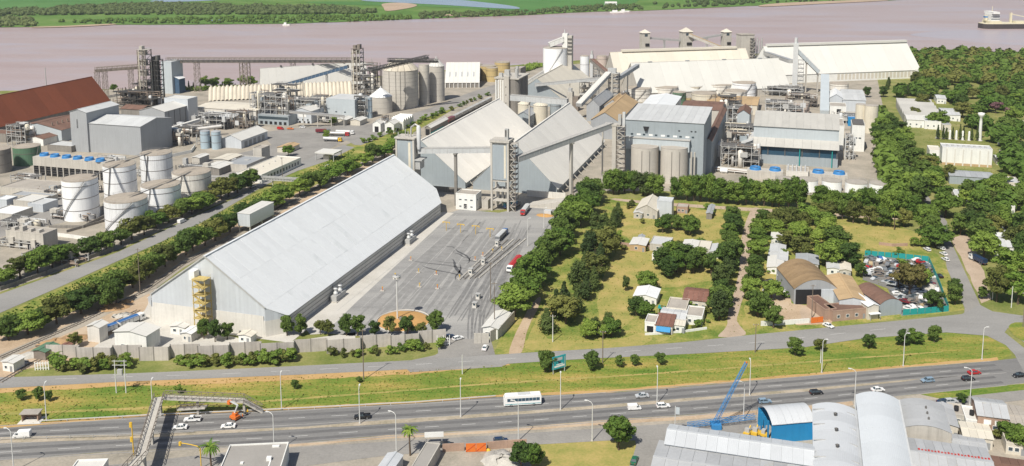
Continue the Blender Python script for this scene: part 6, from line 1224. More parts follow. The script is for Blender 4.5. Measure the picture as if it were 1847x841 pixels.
thicket('far_bank_thicket', 'broken line of bushes on the far river shore', 'thicket', [(90,40),(330,34),(420,32),(600,30),(740,30),(750,35),(600,41),(330,43),(180,43.5)], 420, (3,7), 'leaf_mid', WZ + .6, 1.1, 12)
thicket('far_bank_thicket', 'thin bushes on the far shore right of the middle', 'thicket', [(750,26),(880,22),(960,20),(1070,12),(1150,9),(1160,18),(1074,20.5),(930,28),(760,34)], 320, (4,8), 'leaf_far', WZ + .6, 1.1, 12)
thicket('far_bank_thicket', 'bushes along the far shore above the loader towers', 'thicket', [(1180,8),(1300,-2),(1450,-12),(1700,-22),(1700,-8),(1450,4),(1300,11),(1190,17)], 450, (4,10), 'leaf_far', WZ + .6, 1.1, 12)
thicket('river_bank_woodland', 'dense woodland on the near bank at the upper right', 'woodland', [(1640,104),(1700,101),(1800,107),(1900,111),(1950,175),(1847,160),(1750,150),(1660,150)], 190, (9,15), 'leaf_mid', 0, .8, 130)
thicket('river_bank_woodland', 'mixed lighter trees within the upper right woodland', 'woodland', [(1640,104),(1700,102),(1800,108),(1900,112),(1950,175),(1847,165),(1750,156),(1660,156)], 110, (9,15), 'leaf_olive', 0, .8, 110)
thicket('river_bank_woodland', 'continuous canopy of trees filling the park on the right', 'woodland', [(1600,175),(1650,150),(1850,150),(1900,330),(1800,338),(1800,300),(1795,262),(1780,258),(1720,240),(1760,230),(1720,205),(1690,180),(1640,178),(1610,195)], 60, (8,13), 'leaf_mid', 0, .85, 130)
thicket('river_bank_woodland', 'dark trees beside the side road avenue', 'woodland', [(1578,215),(1590,215),(1625,330),(1655,392),(1625,392),(1600,330)], 40, (10,14), 'leaf_mid', 0, .8, 90)
thicket('river_bank_woodland', 'trees filling the right edge below the white warehouse', 'woodland', [(1660,300),(1690,305),(1710,335),(1800,345),(1900,330),(1900,430),(1790,420),(1740,380),(1700,350)], 16, (7,11), 'leaf_mid', 0, .9, 130)
thicket('bank_scrub', 'low scrub on the bank behind the left plant', 'scrub', [(330,160),(480,157),(480,162),(340,165)], 120, (2,4), 'leaf_mid', 0, 1, 14); thicket('bank_scrub', 'low scrub on the bank right of the yellow tanks', 'scrub', [(935,126),(975,118),(980,122),(940,132)], 60, (3,6), 'leaf_mid', 0, 1, 14)
def tufts(label, pix, n, H, mat, seed):
 P = [G(x, y) for x, y in pix]; rd = random.Random(seed); mb = MB(); xs = [p.x for p in P]; ys = [p.y for p in P]; k = 0
 while k < n:
  x, y = rd.uniform(min(xs), max(xs)), rd.uniform(min(ys), max(ys)); c = False
  for i in range(len(P)):
   a, b = P[i], P[i-1]
   if (a.y > y) != (b.y > y) and x < (b.x - a.x) * (y - a.y) / (b.y - a.y) + a.x: c = not c
  if not c: continue
  k += 1; h = rd.uniform(*H); r = h * rd.uniform(.5, 1.1)
  for i in range(3):
   a = rd.uniform(0, 6.28); dx, dy = math.cos(a)*r, math.sin(a)*r; mb.add([(x-dx*.5, y-dy*.5, 0), (x+dx*.5, y+dy*.5, 0), (x+dx*.9+rd.uniform(-.1,.1), y+dy*.9, h), (x-dx*.7, y-dy*.7, h*.8)], [(0,1,2,3)])
 return stuff(tag(mb.obj('grass', mat), label, 'grass'))
VG = [(0,703),(350,688),(750,669),(1050,651),(1450,629),(1707,604),(1780,610),(1815,640),(1623,662),(1250,693),(894,714),(521,736),(0,768)]
tufts('tall green grass on the verge between service road and highway', VG, 2500, (.15,.4), 'g_verge', 3); tufts('dry grass tufts on the verge between service road and highway', VG, 2000, (.15,.35), 'g_dry', 4)
tufts('grass tufts in the hay field and plots', [(930,632),(1000,470),(1100,360),(1600,396),(1700,480),(1735,560),(1340,600)], 4000, (.15,.4), 'g_grass', 5); tufts('weeds along the diagonal road verge', [(0,572),(213,476),(450,357),(640,268),(640,292),(500,364),(380,426),(210,522),(0,602)], 3500, (.3,.7), 'leaf_bright', 6)
tufts('weeds in the park clearings at the right', [(1640,215),(1847,160),(1847,330),(1720,330)], 1500, (.3,.6), 'g_grass', 7)
# ================================================================ vehicles
def extr(mb, prof, y0, y1, yt=None, zb=None, mi=0):
 """side profile (x,z) closed, extruded across y"""
 n = len(prof); vs = [(x, y0, z) for x, z in prof] + [(x, y1, z) for x, z in prof]
 return mb.add(vs, [tuple(range(n)), tuple(range(2*n-1, n-1, -1))] + [(i, i+n, (i+1)%n+n, (i+1)%n) for i in range(n)], mi)
def wheel_mesh(r=.33, w=.22): return MB().tube((0,-w/2,0),(0,w/2,0), r, n=14).mesh('wheel', 'rubber'), MB().tube((0,-w/2-.02,0),(0,w/2+.02,0), r*.58, n=10).mesh('rim', 'rim')
WH = wheel_mesh(); WB = wheel_mesh(.5, .3)
def wheels(t, xs, yw, r=.33, ms=WH):
 for x in xs:
  for y in (-yw, yw): w_ = link('wheel', ms[0], t, (x, y, r)); link('rim', ms[1], w_)
def cab_glass(t, a0, a1, b0, b1, z0, z1, wy=.78, wt=.62, paint='car_white'):
 """tapered greenhouse: glass volume, painted roof panel and pillars"""
 vs = [(a0,-wy,z0),(a1,-wy,z0),(a1,wy,z0),(a0,wy,z0),(b0,-wt,z1),(b1,-wt,z1),(b1,wt,z1),(b0,wt,z1)]
 MB().add(vs, [(4,5,6,7),(0,1,5,4),(1,2,6,5),(2,3,7,6),(3,0,4,7)]).obj('windows', 'window_glass', t)
 MB().add([(b0-.05,-wt-.02,z1),(b1+.05,-wt-.02,z1),(b1+.05,wt+.02,z1),(b0-.05,wt+.02,z1),(b0+.1,-wt+.08,z1+.05),(b1-.1,-wt+.08,z1+.05),(b1-.1,wt-.08,z1+.05),(b0+.1,wt-.08,z1+.05)], [(3,2,1,0),(4,5,6,7),(0,1,5,4),(1,2,6,5),(2,3,7,6),(3,0,4,7)]).obj('roof', paint, t)
 for f in (0, .46, 1):
  for s in (-1, 1): MB().bar((a0+(a1-a0)*f, s*(wy+.005), z0), (b0+(b1-b0)*f, s*(wt+.005), z1), .09).obj('pillar', paint, t)
def body(t, prof, paint, w=.86):
 mb = extr(MB(), prof, -w, w); o = mb.obj('body', paint, t); return o
def lights(t, xf, xr, z, y=.6):
 for s in (-1, 1): MB().box(xf-.04, s*y-.16, z-.08, xf+.02, s*y+.16, z+.08).obj('headlight', 'lamp_lens', t); MB().box(xr-.02, s*y-.14, z, xr+.04, s*y+.14, z+.16).obj('tail_light', 'tail_lens', t)
VP_ = {}
def veh_proto(kind):
 t = thing(kind, 'x', 'car', (0, -500, -50), 0); p = 'car_white'
 if kind in ('sedan', 'hatchback'):
  prof = [(-2.15,.32),(2.12,.32),(2.2,.55),(2.1,.72),(1.0,.88),(-1.3,.92),(-2.12,.9),(-2.2,.6)]; body(t, prof, p)
  if kind == 'sedan': cab_glass(t, -1.55, 1.1, -.95, .35, .88, 1.42)
  else: cab_glass(t, -2.05, 1.1, -1.7, .3, .88, 1.46)
  wheels(t, (-1.3, 1.35), .76); lights(t, 2.17, -2.18, .64); MB().box(2.14,-.8,.3,2.25,.8,.45).obj('bumper', 'paint_grey', t)
 elif kind == 'pickup':
  body(t, [(-2.6,.4),(2.4,.4),(2.5,.65),(2.4,.85),(1.2,1.0),(-.4,1.02),(-.4,1.0),(-2.6,1.0)], p, .9); cab_glass(t, -.7, 1.25, -.4, .6, 1.0, 1.66, .82, .66); MB().box(-2.5,-.75,1.0,-.75,.75,1.03).obj('load_bed', 'paint_black', t)
  for s in (-1,1): MB().box(-2.58,s*.86-.05,1.0,-.72,s*.86+.05,1.22).obj('bed_side', p, t)
  wheels(t, (-1.6,1.55), .8, .37); lights(t, 2.46, -2.58, .75)
 elif kind == 'van':
  body(t, [(-2.5,.35),(2.45,.35),(2.55,.7),(2.35,1.0),(1.75,1.15),(1.2,1.95),(1.0,2.05),(-2.4,2.08),(-2.5,1.9)], p, .95)
  MB().add([(2.0,-.8,1.1),(2.0,.8,1.1),(1.3,.72,1.9),(1.3,-.72,1.9)], [(0,1,2,3)]).obj('windscreen', 'window_glass', t)
  for s in (-1,1): MB().box(.75, s*.955-.02, 1.2, 1.45, s*.955+.02, 1.75).obj('side_window', 'window_glass', t)
  wheels(t, (-1.6,1.6), .84, .36); lights(t, 2.5, -2.5, .7)
 VP_[kind] = t; return t
def car(kind, label, px, py, slope=-.06, paint='car_white', flip=False, hd=None, sc=1.0, group=None, cat='car'):
 if kind not in VP_: veh_proto(kind)
 p = G(px, py); q = G(px + 20, py + 20 * slope); a = hd if hd is not None else math.atan2(q.y - p.y, q.x - p.x)
 if flip: a += math.pi
 r = clone(VP_[kind], label, (p.x, p.y, .1), a, sc, group, swap={'car_white': paint} if paint != 'car_white' else None); r['category'] = cat; return r
HWY = 'traffic on the highway'
car('van', 'white delivery van at the left on the highway', 40, 789, -.05, flip=True, group=HWY, cat='van'); car('pickup', 'white pickup truck stopped under the footbridge ramp', 347, 760, -.05, flip=True, group=HWY, cat='pickup')
car('sedan', 'white saloon car right of the footbridge shadow', 325, 774, -.05, flip=True, group=HWY); car('sedan', 'white saloon car ahead of the orange lift', 412, 772, -.05, flip=True, group=HWY)
car('pickup', 'black and white police pickup passing a lamp post', 653, 755, -.06, 'paint_black', True, group=HWY, cat='pickup'); car('sedan', 'silver saloon car on the far carriageway right of the bus', 1158, 717, -.06, 'paint_silver', True, group=HWY)
car('van', 'white panel van on the near carriageway', 1144, 739, -.06, sc=.85, group=HWY, cat='van'); car('hatchback', 'white hatchback following the white panel van', 1196, 735, -.06, group=HWY); car('hatchback', 'grey hatchback beside the crane boom', 1379, 727, -.07, 'paint_steelblue', group=HWY)
car('hatchback', 'black hatchback on the near carriageway', 1472, 711, -.08, 'paint_black', group=HWY); car('sedan', 'white car half hidden by the bright vault roof', 1583, 706, -.08, group=HWY); car('hatchback', 'light blue hatchback at the end of the median', 1673, 689, -.08, 'paint_steelblue', True, group=HWY)
car('sedan', 'red saloon car beside a lamp post', 1757, 675, -.09, 'paint_red', group=HWY); car('hatchback', 'black hatchback in front of the red saloon car', 1746, 686, -.09, 'paint_black', group=HWY); car('sedan', 'black saloon car at the right edge of the highway', 1838, 680, -.1, 'paint_black', True, group=HWY)
car('hatchback', 'dark blue car parked behind the brick wall', 903, 798, -.06, 'paint_darkblue'); car('hatchback', 'black car behind the long grey kiosk', 806, 806, -.06, 'paint_black'); car('sedan', 'dark green car in the near side street', 1144, 834, 0, 'paint_green', hd=R(72))
car('sedan', 'white car parked before the brick workshop', 1494, 590, .4); car('sedan', 'white car waiting at the right of the yard gate', 875, 630, 0, hd=R(80)); car('hatchback', 'white car parked at the end of the concrete wall', 826, 613, -.3); car('sedan', 'dark blue car in the shade at the wall\'s end', 810, 610, -.3, 'paint_darkblue')
car('van', 'white van driving on the diagonal road', 328, 402, -.45, cat='van'); car('pickup', 'white pickup on the service road at the far left', 20, 655, -.3, cat='pickup')
for i in range(7): car(random.choice(('sedan','hatchback')), f'{nth(i)} car from the left parked by the tanks along the diagonal road', 346 + i * 8.5 + rng(-1,1), 382 - i * 4.0, -.45, random.choice(('car_white','car_white','paint_silver','paint_grey')), group='cars parked along the diagonal road')
car('sedan', 'white car parked alone under the pipe bridge', 456, 338, -.45)
for i, (x, y) in enumerate(((1672,452),(1694,438),(1698,450),(1702,460),(1705,470),(1694,500),(1700,418))): car('sedan' if i % 2 else 'hatchback', ['pale car under the roadside tree above the scrap yard','rear white car parked on the side road','second white car parked on the side road','third white car parked on the side road','front white car parked on the side road','black car beside the teal fence','white car deep in the side road shade'][i], x, y, 0, 'paint_black' if i == 5 else 'car_white', hd=R(100), group='cars parked on the side road')
def wreck(paint, seed):
 rd = random.Random(seed); mb = MB(); j = lambda: rd.uniform(-.12, .12)
 extr(mb, [(-2.1+j(),.25),(2.1+j(),.25),(2.15,.6+j()),(1.0,.85+j()),(.4,1.3+j()),(-1.0,1.35+j()),(-1.8,.9+j()),(-2.15,.8)], -.84, .84)
 extr(mb, [(-1.6,.86),(.9,.86),(.38,1.26),(-1.0,1.3)], -.86, .86, mi=1); return mb.mesh('wrecked_car', [paint, 'window_glass'])
WR = [wreck(p, i) for i, p in enumerate(('car_white','paint_silver','car_white','paint_grey','paint_red','paint_blue','car_white','paint_maroon','paint_silver','paint_black','steel_rusty','paint_tan'))]
def wreck_yard(poly, n, label, group, mind=2.6, avoid=()):
 P = [G(*p) for p in poly]; xs = [p.x for p in P]; ys = [p.y for p in P]; out = []; tr = 0
 while len(out) < n and tr < 6000:
  tr += 1; x, y = rng(min(xs), max(xs)), rng(min(ys), max(ys)); c = False
  for i in range(len(P)):
   a, b = P[i], P[i-1]
   if (a.y > y) != (b.y > y) and x < (b.x - a.x) * (y - a.y) / (b.y - a.y) + a.x: c = not c
  if c and all((x-q[0])**2 + (y-q[1])**2 > mind**2 for q in out): out.append((x, y))
 cnt = {}; out.sort(key=lambda q: PX((q[0], q[1], 0))[0])
 for x, y in out:
  wi = random.choice((0,0,1,1,2,2,3,3,3,6,8,8,9,9,10,10,10,11,0,1,3,8,4,5,7)); o = link('wrecked_car', WR[wi], None, (x, y, .02 + (1.25 if rng(0,1) < .25 else 0)), rng(0, 6.28)); cn = ('white','silver','white','grey','red','blue','white','maroon','silver','black','rusty brown','tan')[wi]; cnt[cn] = cnt.get(cn, -1) + 1; tag(o, f'{nth(cnt[cn])} {cn} {label}', 'wrecked car', group)
sheet('scrap_yard_ground', [(1558,460),(1676,472),(1712,562),(1626,570),(1600,520),(1556,505)], Z2, 'g_yard_dark')
wreck_yard([(1562,464),(1670,476),(1703,556),(1632,562),(1604,512),(1562,500)], 110, 'scrap car from the left inside the teal-fenced yard', 'scrap cars in the teal-fenced yard')
wreck_yard([(1382,503),(1425,503),(1428,530),(1382,532)], 13, 'stripped car from the left beside the vaulted workshop', 'stripped cars by the vaulted workshop')
wreck_yard([(1716,322),(1768,324),(1764,332),(1716,330)], 14, 'scrap car from the left before the blue-grey park shed', 'scrap cars by the blue-grey shed', 2.4)
p = G(942, 730); t = thing('bus', 'white coach with dark window band driving left on the highway', 'bus', p, math.pi + math.atan2(G(960,729).y - G(920,731.5).y, G(960,729).x - G(920,731.5).x)); t.location.z = .1
extr(MB(), [(-6,.45),(6,.45),(6.1,1.2),(6.0,2.6),(5.5,3.45),(5.1,3.55),(-5.8,3.55),(-6.05,3.3)], -1.27, 1.27).obj('body', 'car_white', t)
for s in (-1, 1):
 for i in range(9): MB().box(-5.5+i*1.17, s*1.285-.02, 1.75, -4.42+i*1.17, s*1.285+.02, 2.75).obj('window', 'glass_blue', t)
 MB().box(-5.9, s*1.28-.012, .75, 5.6, s*1.28+.012, .95).obj('stripe', 'paint_teal', t)
MB().add([(6.1,-1.15,1.4),(6.1,1.15,1.4),(5.75,1.1,3.1),(5.75,-1.1,3.1)], [(0,1,2,3)]).obj('windscreen', 'glass_blue', t); wheels(t, (-3.6, 3.7), 1.12, .5, WB); lights(t, 6.08, -6.02, .85, .9); MB().box(-2.5,-.8,3.56,1.5,.8,3.8).obj('air_conditioner', 'steel_pale', t)
def semi(label, p, rz, cab, trailer, L=11.0, kind='box', twin=False, tarp=None, group=None):
 t = thing('truck', label, 'truck', p, rz, group); t.location.z = .1
 extr(MB(), [(0,.6),(2.3,.6),(2.5,1.0),(2.45,1.9),(2.1,2.9),(.1,3.0),(0,2.6)], -1.2, 1.2).obj('cab', cab, t); MB().add([(2.48,-1.05,1.9),(2.48,1.05,1.9),(2.18,1.0,2.75),(2.18,-1.0,2.75)], [(0,1,2,3)]).obj('windscreen', 'window_glass', t)
 for s in (-1,1): MB().box(.9, s*1.21-.015, 1.7, 1.9, s*1.21+.015, 2.5).obj('side_window', 'window_glass', t)
 MB().box(-L-.6,-.45,.75,.1,.45,1.05).obj('chassis', 'steel_dark', t); segs = [(-L-.5, -.5)] if not twin else [(-L*.42-.5, -.5), (-L-.9, -L*.42-1.6)]
 for a, b in segs:
  if kind == 'tank': MB().tube((a,0,2.1),(b,0,2.1),1.15,n=16).obj('tank_barrel', trailer, t)
  else:
   MB().box(a,-1.25,1.1,b,1.25,3.0).obj('trailer_body', trailer, t)
   if tarp: MB().add([(a-.05,-1.3,2.7),(b+.05,-1.3,2.7),(b+.05,1.3,2.7),(a-.05,1.3,2.7),(a-.05,0,3.35),(b+.05,0,3.35),(a-.05,-1.3,2.95),(b+.05,-1.3,2.95),(b+.05,1.3,2.95),(a-.05,1.3,2.95)], [(0,1,7,6),(2,3,9,8),(6,7,5,4),(8,9,4,5),(0,6,4,9,3),(1,2,8,5,7)]).obj('tarpaulin', tarp, t)
   for i in range(int((b-a)/1.6)): MB().box(a+.6+i*1.6,-1.3,1.1,a+.7+i*1.6,1.3,2.65).obj('stake', 'steel_dark', t)
 wheels(t, [1.5,-1.0] + [a+1.2 for a, b in segs] + [a+2.4 for a, b in segs], 1.05, .5, WB); lights(t, 2.5, -L-.55, 1.0, .9); return t
V_ = math.atan2(V.y, V.x)
semi('red and grey grain truck driving up the right of the yard', G(944,388), V_ + math.pi + R(4), 'paint_red', 'steel_pale', 10.5, tarp='roof_midgrey'); semi('blue-cab truck with dark trailer at the weighbridge', G(910,424), V_, 'paint_blue', 'paint_grey', 11, tarp='steel_pale')
semi('red-tarped truck with white cab parked beside the tree row', G(921,490), V_ + math.pi, 'car_white', 'paint_red', 13, tarp='paint_red'); semi('blue tipper trailer parked at the foot of the elevator tower', G(932,372), V_ - R(30), 'paint_grey', 'paint_blue', 9, tarp='paint_teal')
a = G(172,610); b = G(250,580); semi('double blue-tarped truck with white cab passing the shed at the left', b, math.atan2(b.y-a.y, b.x-a.x), 'car_white', 'paint_white' if 'paint_white' in MATS else 'steel_pale', 19, twin=True, tarp='paint_blue')
rr = math.atan2(U.y, U.x)
semi('yellow-cab tanker truck parked in the left yard', G(611,256), rr + R(6), 'car_yellow', 'steel_pale', 11, 'tank'); semi('red-cab tanker truck parked behind the yellow one', G(624,246), rr + R(8), 'paint_red', 'pipe_silver', 12, 'tank'); semi('white-cab silver tanker at the back of the parked tankers', G(633,243), rr + R(8), 'car_white', 'steel_pale', 11, 'tank'); semi('brown flatbed parked left of the tankers', G(590,240), rr + R(20), 'paint_grey', 'paint_maroon', 8)
semi('dark blue truck with white cab parked on the right shoulder', G(1757,470), R(102), 'car_white', 'paint_darkblue', 7, tarp='paint_darkblue')
car('van', 'small red vehicle before the dark-windowed building', 506, 234, .05, 'paint_red', cat='van'); car('pickup', 'orange pickup beside the small red vehicle', 524, 234, .05, 'orange_paint', cat='pickup'); car('sedan', 'white car before the white-fronted gabled building', 546, 231, .05); car('sedan', 'red car in the grey walled yard', 438, 294, -.2, 'paint_red')
# ================================================================ street furniture
def lamp(label, base, h=12, arm=1.5, rz=0.0, group='lamp posts along the highway'):
 t = thing('street_lamp', label, 'street lamp', G(*base), rz, group); MB().tube((0,0,0),(0,0,h-.9),.17,.10,10).obj('post', 'lamp_post', t)
 mb = MB(); pts = [(0,0,h-.9),(.25*arm,0,h-.3),(.7*arm,0,h),(arm,0,h+.05)]
 for a, b in zip(pts, pts[1:]): mb.tube(a, b, .09, .08, 8)
 mb.obj('arm', 'lamp_post', t); MB().box(arm-.1,-.22,h-.05,arm+.8,.22,h+.14).obj('lamp_head', 'lamp_post', t); MB().box(0-.3,-.3,0,.3,.3,.35).obj('footing', 'concrete', t); return t
FAR = [(84,759),(276,752),(508,739),(649,765),(831,753),(1011,740),(1185,729),(1352,714),(1482,673),(1629,661),(1771,649)]
for i, b in enumerate(FAR): lamp(f'{nth(i)} from the left of the tall lamp posts along the highway\'s far side', b, 12.2, .9, R(90) if i < 8 else R(0))
NEAR = [(25,850),(495,818),(715,817),(935,796),(1068,796),(1341,758),(1541,734),(1749,732)]
for i, b in enumerate(NEAR): lamp(f'{nth(i)} from the left of the white lamp posts on the near roadside', b, 12.6, 1.6, R(160))
lamp('lamp post on the hedge side of the long warehouse', (587,330), 11, 1.6, R(40), None); lamp('lamp post in the yard near the red grain truck', (952,444), 14, .8, 0, None); lamp('lamp post by the small grain pile at the yard head', (981,412), 11, .8, 0, None)
t = thing('lamp_mast', 'tall floodlight mast standing in the yellow grain mound', 'lamp mast', G(717,579)); MB().tube((0,0,0),(0,0,18),.32,.2,12).obj('mast', 'lamp_post', t); MB().lathe([(.3,17.6),(1.6,18),(1.6,18.3),(.3,18.5)], 16).obj('head_ring', 'steel_grey', t)
for k in range(6): MB().box(1.3*math.cos(k*1.047)-.25,1.3*math.sin(k*1.047)-.25,17.4,1.3*math.cos(k*1.047)+.25,1.3*math.sin(k*1.047)+.25,17.9).obj('floodlight', 'lamp_lens', t)
MB().box(1.2,-1.4,0,2.6,-.2,2).obj('control_box', 'concrete_dark', t)
def pole(label, base, h, arms=1, mat='wood_pole', name='power_pole', cat='power pole', rz=0.0):
 t = thing(name, label, cat, G(*base), rz); MB().tube((0,0,0),(0,0,h),.2,.12,8).obj('post', mat, t)
 for k in range(arms): MB().box(-1.1,-.08,h-.6-k*1.1,1.1,.08,h-.45-k*1.1).obj('crossarm', 'wood_pole', t)
 for k in (-1,0,1):
  if arms: MB().lathe([(.07,h-.45),(.1,h-.25),(.01,h-.1)],6,k*.9,0).obj('insulator', 'steel_pale', t)
 return t
for b, h, lb in (((656,685),18,'tall wooden power pole on the verge below the concrete wall'), ((253,531),20,'tall wooden power pole in the dirt strip by the railway'), ((892,600),20,'tall wooden power pole at the yard gate'), ((885,545),17,'wooden power pole inside the yard before the gate'), ((997,617),10.5,'pale pole at the foot of the dark tree belt'), ((1087,655),12,'thin pole beside the round verge tree'), ((1362,636),11,'short pole on the verge right of the dirt lane'), ((510,330),16,'thin brown pole by the pipe bridge'), ((834,675),7,'short white post on the verge'), ((1464,575),14,'pole in front of the vaulted workshop'), ((1790,540),9,'pole at the right of the junction'), ((1824,555),9,'pole at the right edge of the junction'), ((1845,590),14,'tall pole at the right frame edge'), ((1034,372),16,'pole at the head of the truck yard'), ((1480,655),5,'thin sign post on the verge')): pole(lb, b, h, 0 if h < 10 else 1, 'wood_pole' if h > 10.6 else 'lamp_post')
t = thing('transformer_pole', 'twin-pole transformer on the verge near the footbridge', 'transformer', G(210,709), 0)
for x in (0, 3.2): MB().tube((x,0,0),(x,0,11.5),.2,.14,8).obj('post', 'lamp_post', t)
for z in (6.2, 9.6, 11): MB().box(-.8,-.1,z,4.0,.1,z+.2).obj('crossarm', 'steel_grey', t)
MB().box(.8,-.5,6.4,2.4,.5,8.2).obj('transformer_can', 'steel_grey', t)
t = thing('radio_mast', 'thin grey mast behind the red-roofed shed', 'mast', G(85,176)); MB().tube((0,0,0),(0,0,HT(85,176,122)),.5,.35,8).obj('post', 'steel_grey', t); MB().box(-.7,-.7,0,.7,.7,.8).obj('footing', 'concrete', t)
a = G(996,676); b = G(1020,669); d = b - a; t = thing('billboard', 'turquoise billboard on posts beside the verge trees', 'billboard', a, math.atan2(d.y, d.x)); Lb = d.length
M('billboard_print', (.03,.32,.36), .5, 0, .25, .35, 1.2)
for x in (.4, Lb-.4): MB().tube((x,0,0),(x,0,5.5),.16,n=8).obj('post', 'steel_grey', t)
MB().box(0,-.12,1.6,Lb,.1,6.2).obj('panel', 'billboard_print', t)
for (x0,z0,x1,z1,m) in ((.2,4.6,.75,5.6,'paint_silver'),(.15,2.2,.9,2.8,'frame_white'),(.45,3.4,.62,4.2,'paint_darkblue'),(.3,3.0,.8,3.3,'frame_white')): MB().box(Lb*x0,-.14,z0,Lb*x1,-.121,z1).obj('printed_mark', m, t)
t = thing('bus_shelter', 'small brick bus shelter on the verge at the left', 'bus shelter', G(39,761), R(3)); MB().box(0,2.2,0,5,2.45,2.5).obj('back_wall', 'wall_brick', t); MB().box(0,0,0,.25,2.2,2.5).obj('side_wall', 'wall_brick', t); MB().box(4.75,0,0,5,2.2,2.5).obj('side_wall', 'wall_brick', t); MB().box(-.4,-.5,2.5,5.4,2.8,2.75).obj('roof', 'roof_concrete', t); MB().box(.5,1.6,.4,4.5,2.1,.5).obj('bench', 'concrete', t); MB().box(-.6,-1.6,0,6.2,2.9,.14).obj('pad', 'concrete_pale', t)
t = thing('traffic_signal', 'yellow traffic signal post left of the footbridge', 'traffic signal', G(241,820)); MB().tube((0,0,0),(0,0,10),.16,n=8).obj('post', 'yellow_paint', t)
for z in (9, 4.5): MB().box(-.7,-.25,z-.6,-.1,.25,z+.9).obj('signal_head', 'yellow_paint', t)
t = thing('traffic_signal', 'yellow curved-arm traffic signal at the bottom edge', 'traffic signal', G(363,846), R(170)); MB().tube((0,0,0),(0,0,6.2),.15,n=8).obj('post', 'yellow_paint', t); mb = MB(); pts = [(0,0,6.2),(.8,0,6.8),(3,0,7.1),(6,0,7.3)]
for q, r_ in zip(pts, pts[1:]): mb.tube(q, r_, .13, n=8)
mb.obj('arm', 'yellow_paint', t); MB().box(5.8,-.3,6.5,6.4,.3,7.6).obj('signal_head', 'yellow_paint', t)
def rail(name, label, pix, h, step, mat, cat, bars=1, n=40):
 pts = [G(*p) for p in pix]; o = pts[0]; t = thing(name, label, cat, o, 0); tot = sum((b-a).length for a, b in zip(pts, pts[1:]))
 for a, b in zip(pts, pts[1:]):
  k = max(1, int((b-a).length / step))
  for i in range(k):
   p = a.lerp(b, i/k) - o; q = a.lerp(b, (i+1)/k) - o; MB().box(p.x-.07,p.y-.07,0,p.x+.07,p.y+.07,h).obj('post', mat, t)
   for j in range(bars): z = h*(.92-.45*j); MB().bar((p.x,p.y,z),(q.x,q.y,z),.08,.28 if bars == 1 else .08).obj('rail_beam', mat, t)
 return t
rail('guard_rail', 'low metal guard rail along the verge side of the highway', [(71,763),(270,752),(521,740.5),(750,728.5),(894,717.5)], .8, 8, 'steel_pale', 'guard rail'); rail('median_fence', 'low wire fence along the left part of the median', [(0,795),(210,789),(350,782)], 1.2, 6, 'steel_grey', 'fence', 2); rail('yard_fence', 'post and rail fence along the right edge of the truck yard', [(1012,375),(985,412),(952,462),(915,520),(898,556)], 1.6, 5, 'steel_grey', 'fence', 2)
# ---- footbridge
t = thing('footbridge', 'concrete and steel footbridge crossing the highway at the left', 'footbridge', (0,0,0), 0)
A_ = G(287,716,6.2); B_ = G(255,822,6.2); C_ = G(222,858,6.2)
def span(a, b, wd=2.6):
 d = (b - a).normalized(); s = Vector((-d.y, d.x, 0)).normalized() * wd/2
 MB().bar(a - Vector((0,0,.25)), b - Vector((0,0,.25)), wd, .45).obj('deck', 'concrete', t)
 k = max(3, int((b-a).length / 2.2))
 for sg in (-1, 1):
  MB().bar(a + s*sg + Vector((0,0,1.5)), b + s*sg + Vector((0,0,1.5)), .16).obj('top_rail', 'steel_rusty', t); mb = MB()
  for i in range(k):
   p = a.lerp(b, i/k) + s*sg; q = a.lerp(b, (i+1)/k) + s*sg; mb.bar(p, p + Vector((0,0,1.5)), .12); mb.bar(p, q + Vector((0,0,1.5)), .1); mb.bar(p + Vector((0,0,.75)), q + Vector((0,0,.75)), .07)
  stuff(mb.obj('balustrade', 'steel_rusty', t))
span(A_, B_, 2.8); span(B_, C_, 2.8)
R1 = G(440,722,4.4); R2 = G(474,741,.3); span(A_ + Vector((1.5,0,0)), R1, 2.4); span(R1, R2, 2.4)
for p, w_ in ((A_, 1.1), (A_.lerp(B_, .93), 1.2), (A_.lerp(B_, .5), 1.0), (A_.lerp(R1, .45), .7), (R1, .7), (C_, 1.0)): MB().box(p.x-w_/2,p.y-w_/2,0,p.x+w_/2,p.y+w_/2,p.z-.5).obj('pier', 'concrete', t)
span(G(322,736,1.6), G(372,733,3.0), 2.0)
t = thing('boom_lift', 'orange boom lift working beside the footbridge ramp', 'boom lift', G(424,757), R(150)); MB().box(-1.3,-1,.5,1.3,1,1.4).obj('chassis', 'orange_paint', t); MB().box(-.9,-.6,1.4,.6,.6,2.3).obj('turret', 'orange_paint', t); MB().bar((0,0,2.2),(-1.5,0,5.2),.4).obj('lower_boom', 'steel_pale', t); MB().bar((-1.5,0,5.2),(1.8,0,5.6),.35).obj('upper_boom', 'steel_pale', t); MB().box(1.6,-.5,4.6,2.7,.5,5.7).obj('basket', 'orange_paint', t); wheels(t, (-.9,.9), .95, .42, WH)
